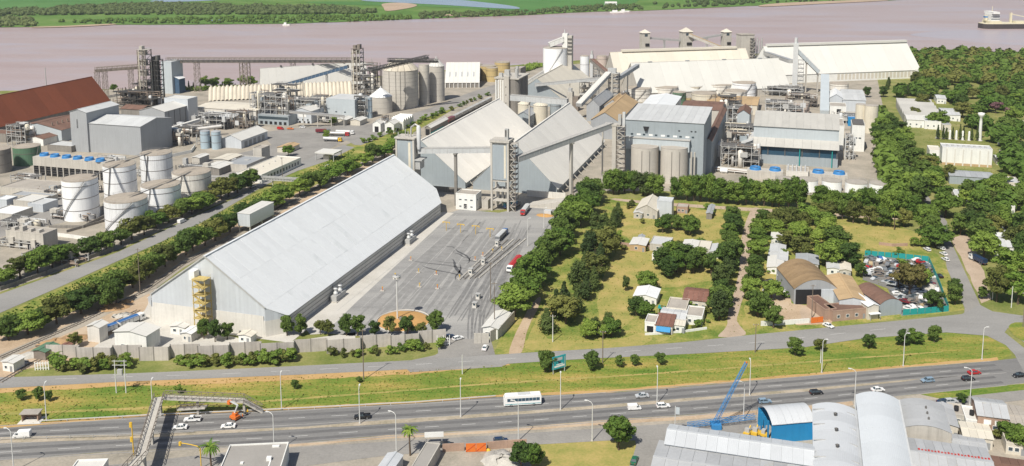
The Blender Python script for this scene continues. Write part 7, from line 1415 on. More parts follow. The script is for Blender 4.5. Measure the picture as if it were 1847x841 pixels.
def worker(label, p, rz, top):
 t = thing('person', label, 'person', p, rz); mb = MB()
 prof = lambda a, b, r, r2, n=8: mb.tube(a, b, r, r2, n)
 prof((-.1,.02,0),(-.09,0,.5),.075,.09); prof((-.09,0,.5),(-.08,0,.95),.09,.12); prof((.1,.06,0),(.09,.02,.5),.075,.09); prof((.09,.02,.5),(.08,0,.95),.09,.12); mb.obj('trousers', 'paint_darkblue', t)
 mb = MB(); mb.lathe([(.16,.9),(.17,1.05),(.2,1.35),(.15,1.48),(.06,1.52)], 10); mb.tube((-.2,0,1.42),(-.28,.02,1.12),.06,.05,8); mb.tube((-.28,.02,1.12),(-.24,-.2,.95),.05,.04,8); mb.tube((.2,0,1.42),(.28,.02,1.12),.06,.05,8); mb.tube((.28,.02,1.12),(.26,-.22,1.1),.05,.04,8); mb.obj('jacket', top, t)
 M('skin', (.35,.2,.13), .6); mb = MB(); mb.lathe([(.05,1.5),(.06,1.56),(.1,1.62),(.105,1.7),(.07,1.79),(.01,1.81)], 10); mb.obj('head', 'skin', t); MB().lathe([(.13,1.7),(.115,1.78),(.05,1.84),(.01,1.85)], 10).obj('helmet', 'car_yellow', t)
worker('person in a yellow jacket standing at the foot of the ramp', G(447,748), 0, 'car_yellow'); worker('person in an orange jacket beside the boom lift', G(438,756), 1.5, 'orange_paint')
# ---- perimeter wall of concrete panels in a stepped line
pts = [G(*p) for p in ((77,651),(200,652),(330,650),(440,646),(560,640),(680,632),(806,621))]; t = thing('perimeter_wall', 'stepped grey concrete panel wall around the truck yard front', 'wall', pts[0], 0); o = pts[0]; i = 0; off = 0
run = [];
for a, b in zip(pts, pts[1:]):
 k = max(1, round((b-a).length / 5.6)); run += [a.lerp(b, j/k) for j in range(k)]
run.append(pts[-1])
for j, (a, b) in enumerate(zip(run, run[1:])):
 d = (b-a); n_ = Vector((-d.y, d.x, 0)).normalized(); s = 0.0 if (j//2) % 2 else 2.4; p = a - o + n_*s; q = b - o + n_*s; e = d.normalized()*.05; hh = 4.9 + (.25 if (j//2) % 2 else 0)
 MB().bar((p.x+e.x,p.y+e.y,hh/2),(q.x-e.x,q.y-e.y,hh/2),.18,hh).obj('wall_panel', 'wall_panel', t); MB().box(p.x-.16,p.y-.16,0,p.x+.16,p.y+.16,hh+.1).obj('post', 'concrete_dark', t)
 if j % 2 == 0 and j:
  p2 = a - o; q2 = a - o + n_*2.4; MB().bar((p2.x,p2.y,2.4),(q2.x,q2.y,2.4),.18,4.8).obj('return_panel', 'concrete', t)
t = thing('gate_fence', 'white barred gate at the right end of the concrete panel wall', 'gate', G(788,624), R(6))
for k in range(7): MB().box(k*.75,-.1,0,k*.75+.25,.1,3.2 if k % 3 else 4).obj('bar', 'frame_white', t)
for z in (.6,2.6): MB().box(0,-.06,z,4.8,.06,z+.2).obj('rail', 'frame_white', t)
t = thing('gate_fence', 'white barred gate beside the green shed at the left', 'gate', G(63,668), R(4))
for k in range(6): MB().box(k*.9,-.1,0,k*.9+.3,.1,3).obj('bar', 'frame_white', t)
for z in (.6,2.4): MB().box(0,-.06,z,4.8,.06,z+.2).obj('rail', 'frame_white', t)
t, w_, d_ = shed('gate_house', 'gate house with white sloped roof at the yard entrance', 'gate house', (871,590), (900,590), (930,566), 4.2, .8, 'v', 'wall_white', 'roof_white', 4); opening(t, 'f', 1, .8, 2, 1.6, w_, d_)
dike('grey concrete side wall right of the gate house', [(884,618),(905,606),(928,580)], 4.4, 'concrete'); t = thing('gate_wall', 'grey concrete gate wall left of the waiting white car', 'wall', G(855,620), R(2))
for k in range(2): MB().box(k*2.8,0,0,k*2.8+2.7,.3,4).obj('wall_panel', 'concrete', t)
for nm, A, B, C, h_, rs, wl, rf, lb in (('truck_shed',(157,588),(173,594),(196,583),6,.8,'concrete_pale','roof_white','open truck shed with pale roof over the blue truck'), ('cabin',(206,598),(273,600),(274,589),6.5,1.0,'wall_white','roof_white','long white gabled shed right of the blue truck'), ('cabin',(307,588),(330,593),(346,587),3,.5,'wall_white','roof_white','small white cabin left of the stair tower foot'), ('cabin',(328,600),(345,602),(356,591),3.4,.4,'concrete_pale','roof_pale','pale cabin with sloping roof by the gable trees'), ('cabin',(430,604),(452,607),(464,600),3,.5,'wall_white','roof_cream','small white cabin at the warehouse\'s near corner'), ('green_shed',(60,632),(78,637),(105,622),3.2,.5,'steel_rusty','tank_green','low shed with green roof at the left gate'), ('brick_shed',(105,626),(118,627),(124,620),3,.4,'wall_brick','roof_tile','small brick-red shed behind the green-roofed shed'), ('gate_house',(4,652),(26,654),(40,644),3.4,.3,'wall_white','roof_white','white guard house at the far left gate')):
 t, w_, d_ = shed(nm, lb, 'shed', A, B, C, h_, rs, 'v', wl, rf, 3)
 if nm in ('cabin','gate_house'): opening(t, 'f', w_*.2, 1, w_*.2, 1, w_, d_); opening(t, 'f', w_*.65, 0, 1, 2.1, w_, d_, 'door', 'door_grey', None)
# ---- truck yard details
t = thing('grain_mound', 'yellow grain mound ringed by kerb at the lamp mast', 'mound', G(728,579)); a = G(680,579); b = G(777,579); rx = (b.x-a.x)/2; mb = MB(); rd = random.Random(5)
prof = [(1.0,0),(.9,.25),(.7,.6),(.4,.9),(.15,1.0),(.01,1.05)]
mb.lathe([(rx*q, z*1.1) for q, z in prof], 40); mb.v = [(x+rng(-.3,.3), y*.95+rng(-.3,.3), z) for x, y, z in mb.v]; mb.obj('heap', 'grain_heap', t); mb = MB(); mb.lathe([(rx*1.02,0),(rx*1.02,.35),(rx*.99,.35),(rx*.99,0)], 40); mb.obj('kerb', 'kerb', t)
t = thing('grain_mound', 'small grain spill beside the white skip at the yard head', 'mound', G(983,389)); mb = MB().lathe([(5,0),(4,.3),(2,.7),(.01,.9)], 20); mb.v = [(x+rng(-.3,.3), y*.7+rng(-.3,.3), z) for x, y, z in mb.v]; mb.obj('heap', 'grain_heap', t); MB().box(-1,1,0,3,4,2.4).obj('skip', 'steel_pale', t)
for i, (x, y) in enumerate(((805,416),(831,420),(858,423),(884,428))):
 t = thing('lane_sign_frame', f'{nth(i)} from the left of the yellow lane sign frames in the truck yard', 'sign frame', G(x, y), GA, 'yellow lane frames'); MB().tube((0,0,0),(0,0,4.5),.14,n=8).obj('post', 'yellow_paint', t); MB().box(-2,-.1,4.3,2,.1,4.6).obj('crossbar', 'yellow_paint', t)
 for s in (-1.9,1.7): MB().box(s,-.12,3.7,s+.3,.12,4.3).obj('signal', 'yellow_paint', t)
for i, (x, y) in enumerate(((755,492),(787,496),(757,518),(789,521),(829,503),(871,462),(889,456),(857,470),(905,452),(741,470),(713,500),(690,525))):
 t = thing('barrier_post', f'{nth(i)} small yellow and orange lane post on the truck yard floor', 'lane post', G(x, y), GA, 'small lane posts'); MB().box(-.9,-.5,0,.9,.5,.35).obj('base', 'concrete', t); MB().tube((0,0,.3),(0,0,1.9),.14,n=8).obj('post', 'orange_paint' if i % 2 else 'yellow_paint', t); MB().box(-.3,-.08,1.5,.3,.08,1.9).obj('plate', 'yellow_paint', t)
for i in range(5):
 a = G(828+i*9.0, 506-i*1.0); b = G(905+i*11, 433-i*.5); d = b-a; t = thing('weighbridge_kerb', f'{nth(i)} dark lane divider from the left at the weighbridge', 'lane divider', a, math.atan2(d.y,d.x), 'weighbridge lane dividers')
 for k in range(6): MB().box(d.length*k/6+.1,-.35,0,d.length*(k+1)/6-.6,.35,.45).obj('kerb_block', 'concrete_dark' if i % 2 else 'concrete', t)
 MB().box(0,-.05,.9,d.length*.8,.05,1.0).obj('hand_rail', 'steel_grey', t)
 for k in range(5): MB().box(d.length*.2*k,-.05,.45,d.length*.2*k+.1,.05,1).obj('rail_post', 'steel_grey', t)
for i, (x, y, h_) in enumerate(((845,497,3),(868,478,3),(893,445,3),(858,540,2.2),(852,556,2.2))):
 t = thing('kiosk', f'{nth(i)} small control kiosk on the weighbridge island', 'kiosk', G(x, y), GA, 'weighbridge kiosks'); MB().box(0,0,0,1.6,1.6,h_).obj('wall', 'concrete_pale', t); MB().box(-.2,-.2,h_,1.8,1.8,h_+.15).obj('roof', 'steel_grey', t); MB().box(.3,-.04,1.2,1.3,.05,2).obj('window', 'window_glass', t)
M('edge_faint', (.36,.355,.34), .9, 0, .2, .3, 2.0)
u0, v0 = 60.0, 12.0
for i in range(6):
 a = W(64 + i*8.1, 30 + (i % 3)*4, .062); b = W(64 + i*5.4, 168 - i*2, .062); d = b - a; n_ = Vector((-d.y,d.x,0)).normalized()*.12; mb = MB()
 for k in range(8):
  p = a.lerp(b, k/8); q = a.lerp(b, k/8+.118); mb.add([p-n_,q-n_,q+n_,p+n_],[(3,2,1,0)])
 structure(mb.obj('lane_marking', 'edge_faint'))
M('stain_dark', (.085,.085,.087), .6, 0, .3, .5, 2.0); M('tyre_dark', (.185,.183,.18), .8, 0, .3, .3, 2.0)
def streak(a, b, wd, mat, z=.066, wob=.6, name='tyre_streak'):
 a = G(*a); b = G(*b); n = 14; d = (b-a); nn = Vector((-d.y,d.x,0)).normalized(); L1 = []; L2 = []; ph = rng(0,6)
 for i in range(n+1):
  q = i/n; c = a.lerp(b,q) + nn*(math.sin(q*7+ph)*wob + rng(-.15,.15)*wob); k = wd*(.35+.65*math.sin(math.pi*min(1,max(0,q))))*rng(.75,1.2); L1.append((c.x+nn.x*k, c.y+nn.y*k, z)); L2.append((c.x-nn.x*k, c.y-nn.y*k, z))
 mb = MB().add(L1+L2, [(i, i+n+1, i+n+2, i+1) for i in range(n)]); structure(mb.obj(name, mat))
for a, b, wd in (((815,468),(836,503),.9),((823,450),(850,470),.7),((836,470),(870,474),.6),((740,470),(842,485),.5),((760,480),(838,500),.6),((806,444),(822,448),.5),((832,478),(822,505),.6),((818,456),(845,466),.5),((780,470),(826,476),.3),((842,476),(852,462),.4)): streak(a, b, wd*.8, 'stain_dark', .07, .5, 'oil_stain')
M('tyre_soft', (.235,.232,.226), .9, 0, .2, .3, 2.0)
for i in range(16): streak((640+i*17+rng(-5,5), 585-i*2+rng(-6,6)), (822+i*9, 405+rng(-10,10)), rng(.8,1.9), 'tyre_soft', .0615 + i*.0001, .2)
for i in range(9): streak((800+i*9+rng(-4,4), 575+rng(-8,8)), (905+i*6, 425+rng(-15,10)), rng(.35,.8), 'tyre_dark', .064 + i*.0006, .35)
for i in range(5): streak((842+i*5, 640), (850+i*8, 520+rng(-10,10)), rng(.3,.6), 'tyre_dark', .0905 + i*.0006 if i > 90 else .0645 + i*.0004, .3)
def along(pixA, off, z, mat, wd, dash=None, name='lane_marking'):
 pts = [G(*p) for p in pixA]; mb = MB()
 for a, b in zip(pts, pts[1:]):
  d = b-a; n_ = Vector((-d.y,d.x,0)).normalized(); L = d.length; k = max(1,int(L/(dash or L))) if dash else 1
  for i in range(k):
   p = a.lerp(b,i/k) + n_*off; q = a.lerp(b,(i+(.38 if dash else 1))/k) + n_*off; mb.add([(p.x-n_.x*wd,p.y-n_.y*wd,z),(q.x-n_.x*wd,q.y-n_.y*wd,z),(q.x+n_.x*wd,q.y+n_.y*wd,z),(p.x+n_.x*wd,p.y+n_.y*wd,z)],[(0,1,2,3)])
 return structure(mb.obj(name, mat))
FC = [(-100,786),(0,781),(270,767),(521,754),(750,741),(963,729),(1100,719.5),(1250,707),(1450,691),(1640,674),(1800,662)]; NC = [(-100,822),(0,815),(210,803),(521,787),(700,774),(963,757),(1100,746),(1250,736),(1450,719),(1630,700),(1800,684)]
M('wheel_track', (.135,.133,.132), .8, 0, .25, .1, 1.0); M('edge_worn', (.30,.29,.275), .85, 0, .25, .2, 1.0)
for L_2 in (FC, NC):
 for o_ in (-2.4, 1.4): along(L_2, o_, .066, 'wheel_track', .75, name='wheel_track')
 along(L_2, -.4, .068, 'paint_white', .07, 11); along(L_2, 4.3, .068, 'edge_worn', .18); along(L_2, -4.6, .068, 'edge_worn', .18)
along([(100,684),(400,675),(750,658),(1050,639.5),(1350,619.5),(1640,589)], 0, .092, 'paint_white', .06, 14)
# ================================================================ houses, workshops and foreground sheds
def vault(name, label, o, w, d, h, rise, axis, n, wall, roof, g, cat='workshop', ends=True, seg=10):
 """barrel-roofed shed: arch across x (axis 'y') or across y (axis 'x'), each roof sheet a part"""
 t = thing(name, label, cat, flat(o), g); c = w if axis == 'y' else d; L = d if axis == 'y' else w; st = L / n
 def P(s, l, dz=0):
  a = -.3 + (c + .6) * s; z = h + rise * (1 - (2*s-1)**2) + dz; return (a, l, z) if axis == 'y' else (l, a, z)
 mb = MB(); vs = [P(i/seg, .03) for i in range(seg+1)] + [P(i/seg, st-.03) for i in range(seg+1)] + [P(i/seg, .03, -.12) for i in range(seg+1)] + [P(i/seg, st-.03, -.12) for i in range(seg+1)]; k = seg+1
 f = [(i, i+1, k+i+1, k+i) for i in range(seg)] + [(2*k+i, 3*k+i, 3*k+i+1, 2*k+i+1) for i in range(seg)] + [(i, 2*k+i, 2*k+i+1, i+1) for i in range(seg)] + [(k+i, k+i+1, 3*k+i+1, 3*k+i) for i in range(seg)]
 if axis == 'x': f = [tuple(reversed(q)) for q in f]
 m0 = [q for q in f[:seg]]; mb.add(vs, m0, 0, True); mb.add(vs, f[seg:], 0, False); me = mb.mesh('roof_sheet', roof)
 for i in range(n): link('roof_sheet', me, t, (0, st*i, rng(0,.05)) if axis == 'y' else (st*i, 0, rng(0,.05)))
 for sd in ((0, 'f'), (1, 'b')) if axis == 'y' else ((0, 'l'), (1, 'r')):
  l = .15 if sd[0] == 0 else L - .15
  if not ends and sd[0] == 0: continue
  top = [P(i/seg, l, -.15) for i in range(seg+1)]; base = [(top[-1][0], top[-1][1], 0), (top[0][0], top[0][1], 0)]
  MB().add(top + base, [tuple(range(len(top)+2))]).obj('end_wall', wall, t)
 for s in (0, 1):
  a0 = 0 if s == 0 else c - .2
  (MB().box(a0, 0, 0, a0+.2, d, h) if axis == 'y' else MB().box(0, a0, 0, w, a0+.2, h)).obj('side_wall', wall, t)
 return t
RG = R(12.7)       # heading of the service road frontage
def H(name, label, A, B, C, h, rise=0.0, ridge='u', wall='wall_white', roof='roof_midgrey', n=4, g=GA, cat='house', win=2, **k):
 t, w_, d_ = shed(name, label, cat, A, B, C, h, rise, ridge, wall, roof, n, g=g, ov=.35, **k)
 if win: win_row(t, 'f', .4, w_*.75, win, h*.35, 1.1, 1.1, w_, d_); opening(t, 'f', w_*.8, 0, 1.0, 2.1, w_, d_, 'door', 'door_grey', None)
 return t, w_, d_
H('barn', 'old barn with cream roof left of the blue-grey block', (1147,378), (1185,382), (1196,362), 4.5, 3, 'v', 'concrete', 'roof_cream', 5, cat='barn'); H('barn_annex', 'low grey lean-to at the left of the old barn', (1143,384), (1158,386), (1172,375), 3, .6, 'v', 'concrete', 'roof_midgrey', 3, win=1, cat='barn')
H('metal_block', 'tall blue-grey metal block beside the old barn', (1185,363), (1212,365), (1217,358), 9, 0, 'u', 'wall_metalpale', 'roof_midgrey', cat='shed', win=0); H('brick_house', 'small brick house with flat roof right of the metal block', (1220,374), (1240,376), (1243,369), 3.2, 0, 'u', 'wall_brick', 'roof_concrete'); H('dark_shed', 'narrow dark shed in the barn field', (1274,385), (1284,386), (1288,370), 3.2, .4, 'v', 'concrete_dark', 'roof_grey', 3, win=0, cat='shed')
for i, (A, B, C, h_, wl, rf, lb) in enumerate((((1136,441),(1164,444),(1171,431),3.2,'roof_tan','roof_white','white roof with tan wall in the row of low houses'), ((1172,441),(1208,444),(1214,430),3,'concrete','roof_midgrey','grey low house right of the tan-walled one'), ((1230,447),(1258,449),(1264,435),3,'wall_white','roof_white','white-roofed low house in the middle of the row'), ((1258,449),(1280,452),(1285,437),3.4,'concrete','roof_cream','cream-roofed low house in the row'), ((1280,454),(1300,456),(1305,442),3,'wall_white','roof_midgrey','grey-roofed low house at the right end of the row'), ((1176,461),(1192,463),(1196,454),2.8,'wall_white','roof_white','small white hut in front of the row of low houses'))): H('low_house', lb, A, B, C, h_, 0 if i % 2 else .4, 'v', wl, rf, 3, win=1)
dike('long low brick garden wall in front of the row of low houses', [(1117,443),(1165,449),(1230,456),(1300,463)], 1.8, 'wall_brick')
H('pale_roof_house', 'house with pale metal roof in the hay field', (1143,534), (1184,538), (1195,522), 3.2, 1, 'v', 'wall_white', 'roof_pale', 4)
H('front_house', 'house with brown tiled roof behind the front houses', (1232,540), (1275,543), (1284,523), 3.6, 1.6, 'u', 'wall_cream', 'roof_tile', 5, win=2); H('front_house', 'grey flat-roofed house left of the tiled one', (1202,556), (1238,559), (1243,541), 3.4, 0, 'u', 'wall_cream', 'roof_concrete'); H('front_house', 'lower grey roof between the flat house and the blue awning', (1190,572), (1236,575), (1242,560), 3.2, .6, 'u', 'concrete', 'roof_midgrey', 4)
t, w_, d_ = H('front_house', 'front house with red-brown roof and bright blue awning', (1182,586), (1214,586), (1218,572), 3.2, .8, 'mono', 'wall_cream', 'roof_tile', 4, win=1); MB().add([(.4,-.2,2.9),(w_*.9,-.2,2.9),(w_*.9,-1.6,1.5),(.4,-1.6,1.5),(.4,-.2,2.8),(w_*.9,-.2,2.8),(w_*.9,-1.6,1.4),(.4,-1.6,1.4)], [(3,2,1,0),(4,5,6,7),(2,3,7,6),(0,4,7,3),(1,2,6,5)]).obj('awning', 'blue_bright', t)
t, w_, d_ = H('front_house', 'white front house with dark garage door at the left', (1163,582), (1183,583), (1188,570), 3.6, 0, 'u', 'wall_white', 'roof_concrete', win=0); opening(t, 'f', w_*.2, 0, w_*.6, 2.5, w_, d_, 'garage_door', 'opening', 'frame_white'); H('front_house', 'white front house with two windows at the right', (1237,570), (1267,573), (1272,556), 3.4, 0, 'u', 'wall_white', 'roof_concrete'); H('front_house', 'small white annex before the right front house', (1214,586), (1234,588), (1238,576), 3, .4, 'u', 'wall_white', 'roof_cream', win=1)
dike('low white front garden wall along the service road houses', [(1163,605),(1195,603),(1240,599),(1275,594)], .9, 'wall_white')
t = thing('turquoise_tarp', 'turquoise tarpaulin frame between the trees left of the front houses', 'tarpaulin', G(1186,566)); MB().add([(0,0,2.4),(2.5,0,2.1),(2.5,3,2.3),(0,3,2.6),(0,0,2.3),(2.5,0,2),(2.5,3,2.2),(0,3,2.5)], [(0,1,2,3),(7,6,5,4),(0,4,5,1),(1,5,6,2)]).obj('sheet', 'teal', t); MB().box(.1,.1,0,.25,.25,2.3).obj('post', 'steel_grey', t); MB().box(2.2,2.6,0,2.35,2.75,2.2).obj('post', 'steel_grey', t)
o = G(1433,549); q = G(1511,549); wv = (q-o).length*.98
t = vault('vaulted_workshop', 'large workshop with rusty tan barrel roof and open dark front', o, wv, 25, 6.5, 4.0, 'y', 10, 'wall_grey', 'roof_vault_tan', R(2)); MB().box(.4,-.3,0,wv*.62,.1,6.2).obj('open_doorway', 'opening', t); MB().box(wv*.62,-.25,0,wv,.12,6.2).obj('clad_bay', 'wall_metalpale', t)
H('tan_workshop', 'tan metal-roofed workshop right of the barrel-roofed one', (1514,541), (1566,547), (1560,500), 6, 1.2, 'v', 'wall_metalpale', 'roof_tan', 6, g=R(-6), cat='workshop', win=0)
t, w_, d_ = H('brick_workshop', 'brick-fronted workshop with white-framed windows by the road', (1503,563), (1568,555), (1566,543), 4, 0, 'u', 'wall_brick', 'roof_rustbrown', g=RG, cat='workshop', win=3); H('brick_workshop', 'low brick side wing in front of the barrel-roofed workshop', (1488,560), (1503,563), (1540,548), 4, 0, 'u', 'wall_brick', 'roof_rustbrown', g=RG, cat='workshop', win=0, wd=(5, 14))
H('white_roof_workshop', 'narrow workshop with white roof beside the barrel-roofed brick one', (1566,553), (1585,551), (1583,513), 5.5, .8, 'v', 'wall_cream', 'roof_pale', 6, g=RG, cat='workshop', win=0); o = G(1588,571); q = G(1625,567); vault('brick_vault_workshop', 'small workshop with red-brown barrel roof and blue-grey front', o, (q-o).length, 18, 5, 2.0, 'y', 7, 'wall_bluegrey', 'roof_rustbrown', RG)
t = thing('shop_canopy', 'pale canopy on posts before the white-roofed workshop', 'canopy', G(1567,578), RG); MB().box(0,-1,2.6,4.6,2.4,2.8).obj('roof', 'roof_pale', t); MB().box(.1,-.9,0,.25,-.75,2.6).obj('post', 'steel_grey', t); MB().box(4.3,-.9,0,4.45,-.75,2.6).obj('post', 'steel_grey', t)
for i, (A, B, C, h_, wl, rf, lb) in enumerate((((1389,455),(1416,457),(1432,444),3.2,'wall_white','roof_midgrey','pale low house at the top of the lane houses'), ((1386,468),(1420,471),(1440,456),3,'concrete','roof_midgrey','grey low house below the pale one'), ((1384,482),(1412,485),(1436,466),3,'wall_white','roof_white','white-roofed house in the lane block'), ((1403,497),(1428,500),(1438,480),3.4,'wall_white','roof_midgrey','white-walled house left of the barrel-roofed workshop'), ((1436,474),(1476,477),(1484,462),3.2,'concrete','roof_grey','grey shed behind the barrel-roofed workshop'), ((1492,484),(1515,487),(1522,473),3,'wall_white','roof_midgrey','pale shed behind the tan workshop'), ((1515,487),(1535,489),(1540,476),3,'concrete','roof_cream','cream shed at the edge of the scrap yard'), ((1391,430),(1414,432),(1421,421),3,'wall_white','roof_white','white-roofed cottage among the lane trees'), ((1150,430),(1160,431),(1163,425),2.5,'concrete','roof_grey','tiny hut in the barn field'))): H('low_house', lb, A, B, C, h_, .5, 'v', wl, rf, 4, win=1)
dike('white plastered wall along the service road below the wreck yard', [(1372,588),(1415,586),(1460,583)], 1.9, 'wall_white'); dike('low brick ruin wall in the dry clearing', [(1585,442),(1610,445),(1637,444)], 1.5, 'wall_brick'); t = thing('yard_gate', 'orange double gate beside the white plastered wall', 'gate', G(1463,584), RG)
for k in range(2): MB().box(k*2.6,0,.2,k*2.6+2.5,.15,2.4).obj('gate_leaf', 'orange_paint', t)
pts = [(1559,461),(1620,466),(1675,472),(1694,515),(1711,562),(1668,566),(1628,569)]; t = thing('teal_fence', 'teal sheet fence around the scrap car yard', 'fence', G(*pts[0]), 0); o = G(*pts[0])
for a, b in zip(pts, pts[1:]):
 a = G(*a) - o; b = G(*b) - o; k = max(1, round((b-a).length/3))
 for i in range(k): p = a.lerp(b, i/k+.01); q = a.lerp(b, (i+1)/k-.01); MB().bar((p.x,p.y,1.25),(q.x,q.y,1.25),.08,2.5).obj('fence_sheet', 'teal', t)
t = thing('scrap_heap', 'pale rubble and scrap heap in the middle of the scrap yard', 'heap', G(1672,520)); mb = MB().lathe([(5,0),(4,1.2),(2,2.2),(.01,2.6)], 16); mb.v = [(x+rng(-.8,.8), y+rng(-.8,.8), max(0,z+rng(-.5,.5))) for x, y, z in mb.v]; mb.obj('heap', 'rubble', t); MB().bar((-2,0,2.4),(3,1,1.2),.8).obj('beam', 'steel_rusty', t)
t, w_, d_ = shed('white_warehouse', 'white box warehouse with grey roof in the park at the right', 'warehouse', (1700,266), (1793,274), (1783,264), 11.5, 0, wall='wall_white', roof='roof_midgrey')
for k in range(6): MB().box(w_*(.08+.165*k), -.35, 0, w_*(.08+.165*k)+.8, -.003, 11).obj('pilaster', 'concrete_pale', t)
for k in range(8): MB().box(w_*(.1+.11*k), d_*.4, 11.6, w_*(.1+.11*k)+1.4, d_*.6, 12.3).obj('roof_vent', 'steel_grey', t)
MB().box(-.1,-.12,0,w_+.1,-.004,1.6).obj('brown_plinth', 'roof_tan', t); t, w_, d_ = H('white_annex', 'white annex with windows left of the white box warehouse', (1677,272), (1698,274), (1701,265), 6, 0, 'u', 'wall_white', 'roof_cream', cat='annex'); H('bluegrey_shed', 'long blue-grey shed in front of the white box warehouse', (1713,317), (1796,326), (1798,312), 5, 1, 'u', 'wall_bluegrey', 'roof_grey', 8, cat='shed', win=0)
t = thing('saw_tooth_hall', 'grey hall of parallel roof strips among the park trees', 'hall', G(1629,216)); o, w_, d_ = frame3((1632,210), (1701,213), (1690,184), 6); t.location = o
for k in range(5): MB().add([(0,d_*k/5,0),(w_,d_*k/5,0),(w_,d_*(k+1)/5-.3,0),(0,d_*(k+1)/5-.3,0),(0,d_*k/5,5),(w_,d_*k/5,5),(w_,d_*(k+1)/5-.3,8),(0,d_*(k+1)/5-.3,8)], [(3,2,1,0),(4,5,6,7),(0,1,5,4),(1,2,6,5),(2,3,7,6),(3,0,4,7)]).obj('roof_strip', 'roof_weathered', t)
for i, (A, B, C, h_, wl, rf, lb) in enumerate((((1636,216),(1668,219),(1670,208),6,'wall_white','roof_white','white two-storey house below the saw-tooth hall'), ((1668,219),(1698,221),(1700,211),6,'wall_white','roof_midgrey','white house with grey roof beside the two-storey house'), ((1702,207),(1733,209),(1738,197),5,'wall_white','roof_midgrey','pale house right of the saw-tooth hall'), ((1700,226),(1716,227),(1718,217),5,'wall_cream','roof_grey','small grey house before the poplars'), ((1801,250),(1822,252),(1826,241),4.5,'wall_white','roof_white','white cottage at the right of the park'), ((1813,284),(1845,287),(1850,274),4,'wall_cream','roof_tile','brown-roofed house at the right frame edge'), ((1798,288),(1812,290),(1816,281),3.5,'wall_cream','roof_midgrey','grey-roofed house beside the brown-roofed one'), ((1791,428),(1824,433),(1850,414),4.5,'wall_white','roof_pale','white building with pale blue roof at the right edge'), ((1795,444),(1838,450),(1860,432),5,'wall_white','roof_midgrey','lower white building at the right edge'), ((1722,352),(1750,355),(1756,345),4,'wall_white','roof_midgrey','pale-roofed house among the trees below the blue-grey shed'), ((1770,222),(1792,224),(1796,215),4.5,'wall_white','roof_white','white-roofed house under the pink trees'), ((1812,330),(1842,333),(1850,322),4,'wall_cream','roof_midgrey','long grey-roofed house right of the blue-grey shed'), ((1690,178),(1708,180),(1714,172),4.5,'wall_white','roof_midgrey','small pale house behind the saw-tooth hall'), ((1806,372),(1832,375),(1838,364),4,'wall_white','roof_pale','pale-roofed cottage at the right edge grove'), ((1838,226),(1860,228),(1862,219),4.5,'wall_white','roof_cream','cream-roofed house at the far right of the park'), ((1625,196),(1642,197),(1646,190),5,'wall_cream','roof_concrete','small flat house at the left of the saw-tooth hall'))): H('park_house', lb, A, B, C, h_, 0 if i % 2 else 1.2, 'u', wl, rf, 4)
t = thing('water_tower', 'slim white water tower with bowl top in the park', 'water tower', G(1767,254)); hh = HT(1767,254,204); MB().lathe([(1.3,0),(1.0,hh*.7),(.9,hh*.84),(2.0,hh*.9),(2.4,hh),(.01,hh+.5)], 18).obj('shaft', 'wall_white', t); MB().lathe([(1.9,0),(1.9,.4),(1.4,.6)], 18).obj('footing', 'concrete', t)
for i in range(6): t = thing('white_pillar', f'{nth(i)} white pillar from the left between the park poplars', 'pillar', G(1690+i*11.5, 250+i*.8), 0, 'white park pillars'); MB().lathe([(.9,0),(.75,6),(.5,7),(.01,7.2)], 10).obj('shaft', 'wall_white', t); MB().box(-1.1,-1.1,0,1.1,1.1,.4).obj('base', 'concrete', t)
# ---- right foreground sheds
def far_vault(name, label, fl, fr, h, depth, rise, n, wall, roof, g=GA):
 v = Vector((-math.sin(g), math.cos(g), 0)); a = flat(G(*fl, h)); b = flat(G(*fr, h)); u = Vector((math.cos(g), math.sin(g), 0)); return vault(name, label, a - v*depth, (b-a).dot(u), depth, h, rise, 'y', n, wall, roof, g), (b-a).dot(u)
M('roof_galv', (.53,.55,.57), .45, .1, .06, .06, .7, rnd=.06, ribs=('X',.5,.3)); M('roof_galv_old', (.40,.41,.42), .6, .05, .14, .08, .8, rnd=.08, rust=((.40,.35,.24), .62, .12)); M('roof_galv_bright', (.58,.61,.635), .45, .1, .05, .06, .7, rnd=.03, ribs=('X',.5,.3))
t, w_ = far_vault('barrel_shed', 'white barrel-roofed shed with dark vents between the blue shed and the bright shed', (1467,730), (1543,734), 7.5, 44, 1.5, 8, 'wall_metalpale', 'roof_galv')
for k in range(4):
 y = 40 - k*9
 for x in (.12, .82): MB().bar((w_*x-1.6, y, 8.1 if x < .5 else 8.7), (w_*x+1.6, y-.3, 8.7 if x < .5 else 8.1), .35, .2).obj('roof_rib', 'steel_grey', t)
 if k < 3: MB().lathe([(.4,8.8),(.4,9.6),(.6,9.7),(.01,10.1)], 10, w_*.5, y-4).obj('roof_ventilator', 'steel_dark', t)
t, w_ = far_vault('barrel_shed', 'bright galvanised barrel-roofed shed in the right foreground', (1545,712), (1618,714), 8.5, 52, 1.8, 7, 'wall_metalpale', 'roof_galv_bright'); MB().box(w_+.1,0,8.2,w_+.6,52,8.6).obj('gutter', 'steel_pale', t)
t, w_ = far_vault('barrel_shed', 'dull grey barrel-roofed shed right of the bright one', (1622,722), (1698,722), 6.5, 17, 1.5, 4, 'concrete', 'roof_galv_old')
for k in range(3): MB().lathe([(.3,7.8),(.3,8.6),(.01,8.9)], 8, w_*.55, 4+k*3.4).obj('roof_ventilator', 'steel_dark', t)
t, w_, d_ = shed('gabled_shed', 'grey corrugated shed with faded red lettering at the bottom right', 'workshop', (1650,860), (1800,880), (1790,812), 6, 1.6, 'u', 'concrete', 'roof_galv_old', 9)
for k in range(22): MB().box(2+k*.85, d_*.5+1.6, 7.5, 2.5+k*.85, d_*.5+(2.3 if k % 3 else 2.6), 7.56).obj('faded_letter', 'red_paint', t)
